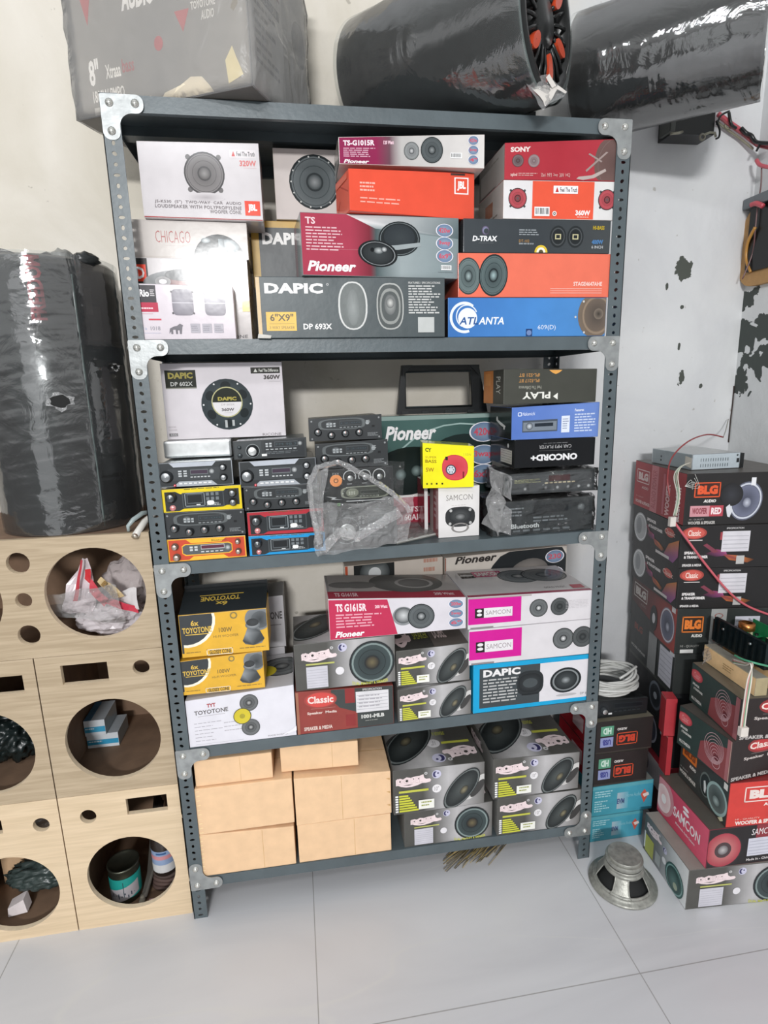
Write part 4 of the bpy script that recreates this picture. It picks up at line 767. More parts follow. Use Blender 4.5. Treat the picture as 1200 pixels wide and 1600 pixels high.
f = b.face('front'); f.rect(0, 0, 1, 1, '#dcd9d9'); f = b.face('left'); f.rect(0, 0, 1, 1, '#8a3a42'); f.ell(.6, .7, .16, '#b98d90'); b.done()
b = C('speaker_carton', 'bright yellow CY super bass carton with red horn speaker print', (660, 692), (742, 697), (661, 752), (739, 757), (.035, .015), onhi(SM1), .085, base='#e6df28', bev=.0008); CY = b
f = b.face('front'); f.rect(0, 0, 1, 1, '#ece32a'); f.text('CY', .05, .10, .17, .19, '#4a4f22', bold=.04); f.text('110W', .8, .18, .95, .24, '#b5b03a'); f.text('SUPER', .05, .28, .27, .33, '#a8892a'); f.text('BASS', .05, .36, .27, .43, '#8d6f24', bold=.02); f.text('5W', .06, .54, .22, .63, '#a8762a', bold=.02)
f.ell(.63, .53, .30, '#c9404a', sx=1.0, sup=.85); f.ell(.63, .53, .28, '#c23d48', '#d2505a', sx=1.0, sup=.85); f.rect(.44, .28, .49, .36, '#33302a'); f.rect(.78, .62, .81, .78, '#7d2a30'); f.ell(.55, .58, .12, '#3f4650'); f.ell(.55, .58, .095, '#c9cdd4')
for i in range(6): a = i * 1.047; f.ell(.55 + .06 * math.cos(a) * f.h / f.w, .58 + .06 * math.sin(a), .018, '#6a6f7a', seg=6)
for u in (.08, .17, .27, .38): f.ell(u, .9, .022, '#6a6524' if u < .2 else '#2f2e20', seg=8)
f = b.face('top'); f.rect(0, 0, 1, 1, '#c9c638'); f.rect(.4, .3, .6, .6, '#6a6630'); f = b.face('right'); f.rect(0, 0, 1, 1, '#d3cc2e'); f.rect(.1, .3, .5, .85, '#3a4a2a'); b.done()
# right column
b = None
def wrapped(label, TL, TR, BL, BR, y, sup, d, kind):
    K = C('wrapped_car_stereo', label, TL, TR, BL, BR, y, sup, d, cat='car stereo', base='#2f3233', m='plastic', group=None)
    f = K.face('front'); f.rect(0, 0, 1, 1, '#34383a')
    if kind == 0:
        f.rect(.03, .1, .97, .9, '#4a4c4e'); f.rect(.48, .18, .72, .45, '#4a2326'); 
        for i in range(7): f.rect(.44 + i * .05, .5, .475 + i * .05, .56, '#d8c9a8')
        for u in (.22, .45, .58, .7, .82, .93): f.ell(u, .76, .09, '#c9cbcb', '#5a5c5e', seg=12)
        f.micro(.1, .3, .4, .5, 3, '#9a9a72', seed=4)
    else:
        f.rect(.02, .06, .98, .94, '#2c3032'); f.rect(.4, .15, .75, .4, '#1b1f22'); f.micro(.1, .2, .35, .5, 3, '#787d80', seed=5); f.micro(.4, .5, .8, .7, 2, '#71777a', seed=6); f.ell(.88, .3, .12, '#8a8f91', '#3a3e40'); f.text('Bluetooth', .18, .68, .46, .82, '#c9cccc', bold=.03)
        for i in range(6): f.rect(.2 + i * .1, .86, .27 + i * .1, .92, '#6a7073')
    K.done('stereo_body'); return K
def bag_around(parent, c, grow, seed, name='clear_bag', mat_='film', amp=.008, res=9, sup=None, smooth=False):
    """crumpled film shell round a box with corners c"""
    cen = sum(c, Vector()) / 8; bm = bmesh.new(); vs = [bm.verts.new(cen + (p - cen) * 1.0 + (p - cen).normalized() * grow) for p in c]
    for fi in [(0, 3, 2, 1), (4, 5, 6, 7), (0, 1, 5, 4), (1, 2, 6, 5), (2, 3, 7, 6), (3, 0, 4, 7)]: bm.faces.new([vs[i] for i in fi])
    bmesh.ops.subdivide_edges(bm, edges=bm.edges[:], cuts=res, use_grid_fill=True)
    bm.normal_update(); zmin = min(p.z for p in c)
    for v in bm.verts:
        n1 = noise.noise(v.co * 30 + Vector((seed, 0, 0))); n2 = noise.noise(v.co * 75 + Vector((0, seed, 0)))
        v.co += v.normal * (n1 * amp + abs(n2) * amp * .7); v.co.z = max(v.co.z, (sup(v.co.x) if sup else zmin) + .0004)
    mb = MB(mat_); bm.verts.index_update(); mb.add([v.co[:] for v in bm.verts], [[v.index for v in f.verts] for f in bm.faces], smooth=smooth); bm.free()
    return mb.build(name, parent)
def sheet(name, pts, mat_, seed, amp=.006, sub=10, parent=None, thick=0):
    """crumpled sheet spanned by a quad of 3-D points"""
    a, b_, c, d = map(Vector, pts); mb = MB(mat_); n = sub; vs = []; nr = (b_ - a).cross(d - a).normalized()
    for j in range(n + 1):
        for i in range(n + 1):
            u, v = i / n, j / n; p = a.lerp(b_, u).lerp(d.lerp(c, u), v)
            e = Vector((noise.noise(p * 22 + Vector((seed, 3, 1))), noise.noise(p * 22 + Vector((seed, 9, 5))), noise.noise(p * 22 + Vector((2, seed, 5)))))
            p = p + e * amp * 1.3 + nr * noise.noise(p * 60 + Vector((seed, 1, 1))) * amp; vs.append(p)
    mb.add(vs, [(j * (n + 1) + i, j * (n + 1) + i + 1, (j + 1) * (n + 1) + i + 1, (j + 1) * (n + 1) + i) for j in range(n) for i in range(n)], smooth=False)
    return mb.build(name, parent)
W2 = wrapped('bagged black car stereo at the bottom of the right stack beside the post', (768, 786), (925, 775), (772, 838), (926, 829), .020, s2, .15, 1)
bag_around(W2.root, W2.c, .005, 3, amp=.009, sup=s2, res=14)
W1 = wrapped('bagged grey car stereo with red display under the ONCORD carton', (788, 742), (928, 732), (790, 778), (930, 770), .02, lambda x, W2=W2: max(W2.c[4].z, W2.c[5].z) + .0165, .15, 0)
bag_around(W1.root, W1.c, .005, 9, amp=.008, res=14)
q2 = lambda x, y, Y: atY(x, y, Y)
sheet('bag_tail', [q2(757, 790, .01), q2(776, 838, .005), q2(790, 785, .008), q2(772, 752, .02)], 'film_milky', 5, .006, 10, W2.root); fold_ = [(752, 812, 760, 785), ]
sheet('bag_tail', [q2(752, 820, .012), q2(800, 838, .004), q2(800, 800, .006), q2(770, 775, .012)], 'film_milky', 15, .007, 10, W2.root)
sheet('bag_tail', [q2(768, 760, .02), q2(800, 782, .012), q2(800, 745, .012), q2(762, 728, .03)], 'film_milky', 25, .006, 10, W1.root)
sW = lambda x: max(W1.c[4].z, W1.c[5].z) + .0115
b = C('stereo_carton', 'black carton with upside down ONCORD+ lettering above the bagged stereos', (802, 688), (930, 683), (806, 729), (929, 723), .018, sW, .19, base='#1f2122'); ON = b
f = b.face('front', rot180=True); f.rect(0, 0, 1, 1, '#1f2022'); f.text('ONCORD+', .22, .22, .80, .46, '#e3e2e3', bold=.05); f.lines(.3, .56, .7, .6, 1, '#8a8a8b'); f.text('CAR MP3 PLAYER', .3, .66, .7, .78, '#b5b4b6'); f.micro(.35, .84, .66, .88, 1, '#77777a')
f = b.face('left', rot180=True); f.rect(0, 0, 1, 1, '#2b2b2c'); f.rect(.1, .1, .55, .6, '#c9c5be'); f.lines(.12, .12, .53, .58, 5, '#5a5856'); f.ell(.25, .75, .08, '#d9d9d9'); f = b.face('top'); f.rect(0, 0, 1, 1, '#3a3b3b'); b.done()
b = C('stereo_carton', 'periwinkle blue car stereo carton with remote print and black end', (799, 637), (937, 628), (800, 682), (935, 673), .014, onhi(ON), .17, base='#5c78b8'); BL_ = b
f = b.face('front'); f.rect(0, 0, 1, 1, '#5f7cc0'); f.grid([(0, '#5877bd'), (1, '#6d89c8')]); f.ell(.09, .22, .06, '#dfe6f3', r0=.04, sup=.4); f.text('Nakamichi', .12, .17, .26, .27, '#e6ebf5', shear=.2)
f.rect(.12, .42, .52, .78, '#4d5560'); f.rect(.13, .48, .51, .74, '#79828c'); f.ell(.2, .6, .11, '#cfd6dd', '#3a424c'); f.rect(.26, .52, .47, .62, '#2b323b'); f.rect(.565, .34, .66, .83, '#dbe1ee'); f.micro(.58, .42, .65, .76, 5, '#8d96ad', seed=3)
f.text('Features:', .715, .15, .82, .23, '#e9edf6', bold=.02); f.micro(.715, .30, .965, .86, 7, '#c3cfe6', seed=4, fill=.5); f = b.face('left'); f.rect(0, 0, 1, 1, '#232425'); f.ell(.35, .4, .08, '#d9d9d9'); f.poly([(.3, .45), (.4, .43), (.75, .6), (.7, .66), (.5, .58)], '#d9d9d9'); f.ell(.68, .65, .07, '#d9d9d9'); f = b.face('right'); f.rect(0, 0, 1, 1, '#2c3a52'); f = b.face('top'); f.rect(0, 0, 1, 1, '#3a4763'); b.done()
b = C('stereo_carton', 'dark olive PLAY carton lying upside down with orange end, topmost on the right', (786, 577), (933, 576), (788, 629), (931, 624), .014, onhi(BL_), .16, base='#3c3d34', m='satin_card'); PL = b
f = b.face('front', rot180=True); f.rect(0, 0, 1, 1, '#3d3e37'); f.text('PLAY', .50, .14, .80, .34, '#e3e2da', bold=.03, shear=0.0); f.poly([(.42, .30), (.42, .10), (.47, .2)][::-1], '#e3e2da'); f.text('Feel The Difference', .60, .42, .84, .52, '#a3a296'); f.text('iPL-5217 BT', .62, .62, .84, .72, '#b3834a', bold=.02); f.text('iPL-S21 BT', .62, .78, .84, .88, '#b3834a', bold=.02)
f.poly([(.38, .97), (.52, .97), (.49, .9), (.45, .85), (.41, .9)], '#dfa04e'); f = b.face('left', rot180=True); f.rect(0, 0, .5, 1, '#3a3a35'); f.rect(.5, 0, 1, 1, '#cf7f3d'); f.rect(.62, .55, .9, .9, '#d9904f'); f.text('PLAY', .15, .3, .35, .8, '#c9c8c0', rot=90); f = b.face('top'); f.rect(0, 0, 1, 1, '#8f8a7d'); b.done()
b.sticker('top', 'orange_tab', .42, .9, .58, 1, '#dfa04e', label='orange pull tab')
# clear bag around amplifier and stereo
bag_ = thing('clear_plastic_bag', 'crumpled clear plastic bag round the black amplifier stereo', 'plastic bag', (atY(560, 865, .0).x, 0.0, sz(2, .6) + .001))
p = lambda x, y, Y: atY(x, y, Y)
sheet('upper_film', [p(492, 850, -.012), p(628, 835, -.012), p(632, 720, -.014), p(486, 726, -.010)], 'film', 4, .004, 16, bag_)
def fold(name, pts, w_, mat_, parent, seed=1):   # narrow gathered fold of film along a path
    P_ = [Vector(q_) for q_ in pts]; mb = MB(mat_); vs = []; out = []
    for i in range(len(P_) - 1):
        for k in range(6): out.append(P_[i].lerp(P_[i + 1], k / 6))
    out.append(P_[-1]); n_ = len(out)
    for i, q_ in enumerate(out):
        d_ = (out[min(i + 1, n_ - 1)] - out[max(i - 1, 0)]).normalized(); s_ = d_.cross(Vector((0, 1, 0))).normalized()
        for k in range(5):
            t = (k - 2) / 2; e_ = noise.noise(q_ * 60 + Vector((seed, k * 3, 0))); vs.append(q_ + s_ * (t * w_ * (1 + .4 * e_)) + Vector((0, -.004 * (1 - t * t) * (1 + e_) + .003 * e_, .002 * e_)))
    mb.add(vs, [(i * 5 + k, i * 5 + k + 1, i * 5 + k + 6, i * 5 + k + 5) for i in range(n_ - 1) for k in range(4)], smooth=False); return mb.build(name, parent)
fold('film_fold', [p(500, 850, -.02), p(488, 800, -.02), p(483, 755, -.018), p(496, 730, -.018), p(530, 722, -.018), p(575, 745, -.018), p(612, 770, -.02), p(635, 790, -.02), p(640, 800, -.02)], .0065, 'film_milky', bag_, 3)
fold('film_fold', [p(505, 860, -.028), p(530, 830, -.028), p(560, 838, -.03), p(600, 815, -.028), p(625, 800, -.026)], .012, 'film_milky', bag_, 7)
sheet('lower_film', [p(496, 866, -.022), p(640, 848, -.018), p(648, 775, -.016), p(494, 790, -.018)], 'film_milky', 7, .010, 22, bag_)
sheet('side_film', [p(486, 820, -.015), p(500, 870, -.018), p(512, 730, -.018), p(482, 745, -.012)], 'film_milky', 11, .005, 10, bag_)
zb = thing('zip_bag', 'small flat grey zip bag lying on the shelf beside the crumpled clear bag', 'small bag', (atY(650, 835, .03).x, .03, sz(2, .7) + .0006))
zs = sz(2, .72); P4 = [atZ(620, 849, zs + .004), atZ(686, 834, zs + .004), atZ(658, 814, zs + .004), atZ(622, 822, zs + .004)]
sheet('bag_film', [q + Vector((0, 0, .004)) for q in P4], 'film_milky', 21, .003, 8, zb); mb = MB('matt', '#b9b9b4'); mb.add([q - Vector((0, 0, .0028)) for q in P4], [(0, 1, 2, 3)]); mb.add([P4[0], P4[1], P4[1] + Vector((0, .012, .003)), P4[0] + Vector((0, .012, .003))], [(0, 1, 2, 3)], '#d3d3cf'); mb.build('bag_back', zb)
# ================================================================ third shelf
s3 = on(3)
def toyo_yellow(f):
    f.rect(0, 0, 1, 1, '#e0ad33'); f.ell(.08, .12, .62, '#f3ecd9', sx=1.0, sy=1.05); f.ell(.07, .10, .58, '#33373a', sx=1.0, sy=1.05); f.rect(0, 0, .03, .9, '#33373a')
    f.text('TOYOTONE', .03, .30, .36, .44, '#d6b14c', bold=.03); f.text('6x', .13, .14, .22, .27, '#d6b14c', bold=.03); f.rect(.06, .46, .33, .48, '#d6b14c')
    f.text('100W', .44, .36, .59, .47, '#6a5a35', bold=.01); f.text('HI-FI WOOFER', .37, .53, .66, .59, '#8a7238'); f.ell(.62, .10, .08, '#8a7a4a', r0=.05); f.text('GLOSSY CONE', .31, .87, .56, .97, '#4a4530', bold=.02); f.frame(.28, .85, .58, .99, .015, '#efe6cf'); f.micro(.66, .88, .98, .92, 1, '#8a7238', seed=3); f.micro(.05, .88, .25, .92, 1, '#8a7238', seed=5)
    f.ell(.90, .22, .28, '#4f5356', '#7d8184', sx=1.05); f.ell(.92, .25, .2, '#2f3335', '#5a5e61'); 
    f.poly([(.70, .72), (.74, .55), (.78, .35), (.88, .35), (.92, .55), (.955, .70), (.92, .80), (.82, .84), (.73, .80)], '#4a4e50', ['#2b2e30', '#8f9497', '#5a5e61', '#9da2a4', '#3b3f41', '#2b2e30', '#8b9093', '#3a3e40', '#6a6e71']); f.ell(.83, .36, .1, '#aeb2b4', '#5c6063', sx=1.6); f.ell(.83, .30, .09, '#3a3d3f', '#2b2e30', sx=1.5)
def toyo_white(f):
    f.rect(0, 0, 1, 1, '#dddbe2'); f.text('TOYOTONE', .07, .24, .38, .33, '#55504f', bold=.02); f.text('TYT', .19, .12, .27, .2, '#a8474a', bold=.05); f.rect(.1, .36, .35, .37, '#b5b0b5'); f.micro(.06, .5, .34, .95, 6, '#aeaab2', seed=4, fill=.18, ragged=.5); f.micro(.33, .55, .5, .8, 3, '#b5b1b9', seed=8, fill=.2); f.lines(.06, .93, .5, .97, 1, '#a9a5ad'); f.text('MADE IN INDIA', .73, .93, .92, .96, '#8a8589')
    for u, v in ((.575, .22), (.575, .72)): f.spk(u, v, .17, rim='#3a3c3d', cone='#2c2e2f', mid='#6d6f70', cap='#b5b5b4')
    f.ell(.505, .47, .165, '#4f4d35'); f.ell(.505, .47, .15, '#cfbd2f'); f.ell(.505, .47, .05, '#a5982c')
TW = C('speaker_carton', 'white TOYOTONE carton with yellow round print under the two yellow cartons', (289, 1096), (459, 1070), (297, 1170), (463, 1146), (.0045, .0045), s3, .20, base='#dddbe2')
f = TW.face('front'); toyo_white(f); f = TW.face('top'); f.rect(0, 0, 1, 1, '#c5c3c6'); f.spk(.88, .4, .28, sx=1.2); f.ell(.72, .5, .16, '#c9b92f'); f = TW.face('right'); f.rect(0, 0, 1, 1, '#cfcdd2'); TW.done()
mb = MB('gloss_card', '#e9e7ec'); p1, p2 = TW.c[1], TW.c[5]; mb.add([p1 + Vector((-.045, -.0022, .004)), p1 + Vector((.001, -.0026, .016)), p1 + Vector((.001, -.0026, .03)), p1 + Vector((-.012, -.0022, .02))], [(0, 1, 2, 3)]); TW.part('peeling_tape', mb)
T2 = C('speaker_carton', 'yellow TOYOTONE 100W carton sitting directly on the white TOYOTONE carton', (281, 1034), (411, 1017), (285, 1096), (414, 1078), .0045, onhi(TW), .13, base='#d9a833', m='satin_card')
toyo_yellow(T2.face('front')); T2.done()
T1 = C('speaker_carton', 'open yellow and black TOYOTONE 100W carton with raised black lid', (280, 962), (417, 950), (284, 1036), (420, 1019), .003, onhi(T2), .12, base='#d9a833', m='satin_card')
toyo_yellow(T1.face('front')); T1.done()
c = T1.c; up = Vector((0, 0, 1)); a, b_ = c[4] + Vector((.002, 0, .0012)), c[5] + Vector((0, 0, .0012)); a2, b2 = c[7] + up * .030 + Vector((0, -.01, 0)), c[6] + up * .030 + Vector((0, -.01, 0))
mb = MB('gloss_card', '#2b2f31'); mb.hexa([a, b_, b2, a2, a + up * .001, b_ + up * .001, b2 + up * .001, a2 + up * .001], '#2b2f31', None, .0003)
f = Face(mb, a + up * .001, b_ + up * .001, b2 + up * .001, a2 + up * .001, 'gloss_card', rot180=True); f.text('TOYOTONE', .32, .44, .78, .62, '#c9aa4c', bold=.03); f.text('6x', .46, .24, .6, .40, '#c9aa4c', bold=.03); f.rect(.28, .66, .8, .69, '#c9aa4c')
T1.part('lid_flap', mb, 'glossy black lid flap with gold lettering')
mb = MB('satin_card', '#26292b'); mb.hexa([c[7] + up * .0, c[6], c[6] + Vector((0, .001, 0)), c[7] + Vector((0, .001, 0)), a2 + up * .012, b2 + up * .012, b2 + up * .012 + Vector((0, .001, 0)), a2 + up * .012 + Vector((0, .001, 0))], '#26292b', None, .0003); T1.part('rear_flap', mb)
for lab, TL, TR, BL, BR, y, sup in (('grey-white TOYOTONE carton behind the yellow cartons, lower one', (414, 1015), (446, 1010), (414, 1050), (448, 1046), .185, None), ('grey-white TOYOTONE carton behind the open yellow carton', (412, 935), (443, 930), (414, 1013), (446, 1008), .175, None)):
    if sup is None: sup = flat(atY(430, 1050, .185).z) if 'lower' in lab else onhi(GB)
    if 'lower' in lab:
        GB = C('speaker_carton', lab, TL, TR, BL, BR, .215, s3, .13, base='#b9b7b8', m='satin_card', x=(.10, atY(446, 1030, .215).x)); g_ = GB
    else:
        g_ = C('speaker_carton', lab, TL, TR, BL, BR, .215, onhi(GB), .13, base='#b9b7b8', m='satin_card', x=(.10, atY(444, 960, .215).x))
    f = g_.face('front'); f.rect(0, 0, 1, 1, '#bdbbbe'); f.text('TOYOTONE', .5, .3, .97, .45, '#4a4647', bold=.03); f.rect(.5, .55, .95, .57, '#8a8789'); f = g_.face('top'); f.rect(0, 0, 1, 1, '#8f8d8c'); f = g_.face('right'); f.rect(0, 0, 1, 1, '#7d7b7b'); g_.done()
def classic_front(f, dk='#3a3f3e', rd='#8f3a33'):
    f.rect(0, 0, 1, 1, dk); f.poly([(0, 0), (.36, 0), (.36, .25), (.44, .45), (.62, .6), (.62, 1), (0, 1)], rd); f.rect(.50, .0, .60, .36, '#8a2b2b'); f.rect(.5, .64, .6, .93, '#8a2b2b')
    f.ell(.25, .22, .19, '#a5453f', sx=1.9); f.ell(.25, .22, .17, '#cf4a44', sx=1.85); f.text('Classic', .12, .13, .38, .30, '#f0dcd6', bold=.03); f.lines(.15, .40, .4, .44, 1, '#c9a39a'); f.text('Speaker  Media', .11, .49, .41, .57, '#e3cdc4', bold=.03); f.text('SPEAKER & MEDIA', .07, .84, .36, .93, '#ddc7be', bold=.04)
    f.rect(.61, .10, .95, .62, '#dcdadd'); f.lines(.62, .14, .94, .58, 5, '#b5b3b8', t=.15); f.micro(.64, .2, .92, .55, 4, '#a9a6ac', seed=6, fill=.3); f.text('SPECIFICATION', .68, .03, .88, .08, '#d0cecd', bold=.02); f.text('1001-MLB', .66, .68, .9, .78, '#cfcfcb', bold=.06); f.micro(.7, .83, .88, .86, 1, '#a5a5a0', seed=2)
D2 = C('speaker_carton', 'worn Classic carton, maroon and black, under the big round-speaker carton', (460, 1082), (615, 1070), (466, 1151), (615, 1138), .004, s3, .22, base='#7d3a32', m='satin_card')
classic_front(D2.face('front')); f = D2.face('left'); f.rect(0, 0, 1, 1, '#b5a79a'); D2.done()
D2.sticker('front', 'worn_edge_strip', 0, 0, .03, 1, '#a06a52')
D1 = dobel_box('largest grey speaker carton on the third shelf with a full round speaker print', (459, 1008), (617, 992), (462, 1081), (618, 1070), (.006, .006), onhi(D2), .20, kind='round')
D1.done(); D1.sticker('top', 'clear_tape', .62, .05, 1, .95, '#8f8b88', label='glossy clear tape strip')
F2 = dobel_box('small grey speaker carton standing on the shelf beside the cyan DAPIC one', (621, 1079), (735, 1063), (623, 1137), (737, 1123), .006, s3, .20, kind='slant'); F2.done()
F1 = dobel_box('small grey speaker carton stacked on its twin left of the cyan DAPIC one', (619, 1018), (733, 1004), (620, 1077), (735, 1063), .008, onhi(F2), .20, kind='slant', top='rowlogo'); F1.done()
PT = C('speaker_carton', 'crimson and white TS G1615R Pioneer carton lying across the grey cartons', (513, 936), (728, 933), (514, 987), (728, 987), .004, flat(max(D1.c[4].z, D1.c[5].z, F1.c[4].z, F1.c[5].z) + .0015), .20, base='#c9c1c2')
f = PT.face('front'); f.rect(0, 0, 1, 1, '#d6d2d8'); f.poly([(0, .03), (.42, .03), (.49, 1), (0, 1)], '#bf3556'); f.text('TS G1615R', .05, .12, .27, .32, '#f3dfe4', bold=.04); f.text('200 Watt', .33, .17, .42, .26, '#eec2cc', bold=.05); f.micro(.05, .38, .40, .75, 5, '#e6a5b4', seed=3); pioneer_word(f, .04, .80, .25, .95)
f.ell(.535, .5, .26, '#8a8d8f', sx=1.1); f.ell(.535, .48, .22, '#c9cbcc', '#4a4e50', sx=1.1); f.spk(.665, .53, .36, rim='#2e3234', cone='#4a4e50', mid='#63686a', cap='#b5b8b9'); badges(f, .925, (.2, .5, .78), .13, ('200w', '2way', '6"'))
f = PT.face('top'); f.rect(0, 0, 1, 1, '#8f8a88'); f.rect(0, .72, 1, 1, '#9c3a48'); f.rect(.02, 0, 1, .7, '#a39d99'); f.ell(.62, .35, .42, '#7d7a78', '#5a5957', sx=1.3); f.ell(.68, .38, .22, '#a39f9c', r0=.18, sx=1.3); f.ell(.25, .45, .15, '#6d6a68', sx=1.6); f.ell(.13, .45, .13, '#6d6a68', sx=1.6); f.text('TS G1615R', .05, .78, .22, .92, '#dcbcc0', bold=.03); f.text('200 Watt', .78, .8, .93, .9, '#dcbcc0', bold=.03)
f = PT.face('left'); f.rect(0, 0, 1, 1, '#b0727a'); PT.done()
DC = C('speaker_carton', 'cyan-bordered DAPIC carton with two oval speaker prints', (738, 1040), (926, 1022), (741, 1116), (925, 1091), .0045, s3, .18, base='#27a3cf')
f = DC.face('front'); f.rect(0, 0, 1, 1, '#1f9fd0'); f.rect(.05, .09, .55, .91, '#43494c'); f.rect(.55, .09, 1, .91, '#d9d6da'); dapic(f, .08, .12, .385, .27, '#e6e4e4'); f.micro(.08, .32, .42, .84, 8, '#b9b9b8', seed=7)
f.ell(.47, .48, .26, '#2e3234', sx=1.05, sup=.7); f.ell(.47, .48, .2, '#3f4446', '#26292b', sx=1.2, sup=.8); f.ell(.47, .48, .1, '#4a5052', sx=1.5); f.rect(.40, .7, .54, .73, '#26292b'); f.ell(.78, .82, .12, '#b5b3b6', sx=1.8, sy=.25); f.ell(.77, .5, .27, '#24282a', sx=1.2, rot=-.1); f.ell(.77, .5, .23, '#7f8486', r0=.2, sx=1.2, rot=-.1); f.ell(.77, .5, .18, '#4c5254', '#2b2f31', sx=1.25); f.ell(.77, .5, .08, '#9aa0a2', '#3a3e40', sx=1.3); f.text('DP 693', .9, .80, .98, .85, '#8a878b'); DC.done()
def samcon(f, r=True, uu=(.56, .73)):
    f.rect(0, 0, 1, 1, '#d7d3d6'); f.rect(.0, .05, .42, .86, '#cf1f94'); f.rect(.055, .36, .125, .66, '#2a2628'); f.ell(.09, .44, .09, '#e3dfe1', sx=.9, sy=.5); f.ell(.09, .56, .09, '#e3dfe1', sx=.9, sy=.5); f.rect(.125, .36, .35, .66, '#e3dfe2'); f.text('SAMCON', .14, .44, .335, .58, '#9a9094')
    f.spk(uu[0], .48, .30, rim='#2f3131', cone='#55585a', mid='#6d7071', cap='#e3e3e3'); f.spk(uu[1], .48, .30, rim='#3a3c3d', cone='#2f3233', mid='#5a5d5e', cap='#4a4d4e'); f.lines(.02, .9, .2, .99, 1, '#8a8486', t=.6)
SC2 = C('speaker_carton', 'white SAMCON SM-C588 carton with magenta end just above the cyan DAPIC one', (731, 985), (925, 967), (734, 1038), (925, 1021), .0045, onhi(DC), .19, base='#cfcbce')
samcon(SC2.face('front'), uu=(.76, .92)); SC2.done()
SC1 = C('speaker_carton', 'white SAMCON carton with magenta end, topmost of the right third-shelf stack', (731, 934), (926, 922), (731, 982), (925, 965), .0045, onhi(SC2), .24, base='#cfcbce')
f = SC1.face('front'); samcon(f, uu=(.56, .73)); f.micro(.78, .3, .97, .6, 6, '#b9b5b8', seed=4, fill=.2, ragged=.1)
f = SC1.face('top'); f.rect(0, 0, 1, 1, '#c3bfbe'); f.rect(0, .93, 1, 1, '#9a4a5c'); f.rect(.08, .12, .20, .34, '#2b292a'); f.ell(.14, .23, .07, '#c9c5c4', sx=1.3, sy=.5); f.rect(.2, .10, .45, .32, '#b0466a'); f.text('SAMCON', .22, .14, .43, .28, '#d9d0cf', bold=.04); f.spk(.56, .36, .25, sx=1.1, rim='#44484a', cone='#5f6365', mid='#787c7e', cap='#a5a5a3'); f.spk(.78, .36, .25, sx=1.2, rim='#3f4244', cone='#55585a', mid='#6d7071', cap='#6d7071'); f.text('GOLD MUSIC', .65, .8, .83, .86, '#7d7876'); f.rect(.87, .78, .97, .9, '#a83a48'); SC1.done()
SC1.sticker('front', 'torn_lid_edge', 0, 0, .5, .05, '#a9a09c', label='scuffed grey lid edge')
# back row of third shelf
zb_ = atY(700, 862, .28).z
b = C('speaker_carton', 'beige white Pioneer 6x9 carton at the back under the second shelf', (694, 872), (888, 852), (696, 960), (880, 940), .255, s3, .08, base='#c9bfb4', zmax=1.035)
f = b.face('front'); f.rect(0, 0, 1, 1, '#ccc4bb'); pioneer_word(f, .08, .0, .42, .065, '#3a3634'); f.ell(.72, .35, .42, '#2b2e30', sx=1.0, rot=-.5); f.ell(.42, .42, .14, '#2b2e30', sx=1.2); f.ell(.68, .22, .14, '#a39c96', '#6a6663', sx=1.3, rot=-.3); badges(f, .9, (.08, .22), .05, ('230', '3way')); f.rect(0, 0, .01, 1, '#8a4a3a'); b.done()
b = C('speaker_carton', 'beige carton with square black speaker print behind the crimson one', (539, 885), (690, 870), (541, 970), (690, 955), .265, s3, .07, base='#bcb0a4', zmax=1.03, x=(atY(539, 900, .265).x, b.c[0].x - .004))
f = b.face('front'); f.rect(0, 0, 1, 1, '#c2b8ae'); f.rect(0, 0, .03, 1, '#b0523a'); f.rect(.09, .0, .50, .35, '#2a2c2c'); f.ell(.3, .08, .12, '#8f9494', '#3a3e3f'); f.ell(.3, .08, .05, '#c9cbcb'); f.micro(.8, .0, .96, .3, 4, '#b58a7a', seed=3); b.done()
# ================================================================ bottom shelf
s4 = on(4)
def kraft_box(label, TL, TR, BL, BR, y, sup, d, seams=(.5,), tabs=None, **k):
    b = C('kraft_carton', label, TL, TR, BL, BR, y, sup, d, base='#e9c49c', m='kraft', bev=.0022, group='plain kraft cartons on the bottom shelf', **k)
    f = b.face('front', m='matt'); 
    for u in seams: f.rect(u, 0, u + .006, 1, '#d3aa78')
    b.done()
    if tabs == 'left':
        for i in range(10):
            mb = MB('matt', '#f0d3a5'); p0 = b.c[0]; z0 = p0.z + (b.c[4].z - p0.z) * (i + .3) / 10; mb.add([(p0.x + .004, p0.y - .0008, z0), (p0.x + .014, p0.y - .0008, z0 + .002), (p0.x + .012, p0.y - .0008, z0 + .005), (p0.x + .004, p0.y - .0008, z0 + .004)], [(0, 1, 2, 3)]); b.part('glue_tab', mb)
    if tabs == 'right':
        for i in range(3):
            mb = MB('matt', '#caa06a'); p0 = b.c[1]; z0 = p0.z + (b.c[5].z - p0.z) * (i + .7) / 3.2; mb.add([(p0.x - .014, p0.y - .0008, z0), (p0.x - .003, p0.y - .0008, z0 - .006), (p0.x - .003, p0.y - .0008, z0 + .001)], [(0, 1, 2)]); b.part('glue_tab', mb)
    mb = MB('matt', '#cda673'); g = b.face('top', mb=mb, m='matt'); g.lay = 3; g.rect(0, .47, 1, .485, '#cfa674'); b.part('lid_seam', mb); return b
G5 = kraft_box('plain kraft carton at the bottom left corner of the bottom shelf', (305, 1306), (460, 1291), (325, 1370), (463, 1348), .005, s4, .19, (.66,), 'left', x=(atY(312, 1340, .005).x, atY(461, 1320, .005).x))
G6 = kraft_box('plain kraft carton on the shelf floor beside the corner one', (465, 1290), (610, 1271), (467, 1346), (612, 1327), .006, s4, .19, (.6,))
G3 = kraft_box('plain kraft carton in the middle layer at the far left', (300, 1234), (457, 1216), (306, 1302), (460, 1290), .004, onhi(G5), .19, (), 'left', x=(atY(306, 1260, .004).x, atY(458, 1250, .004).x))
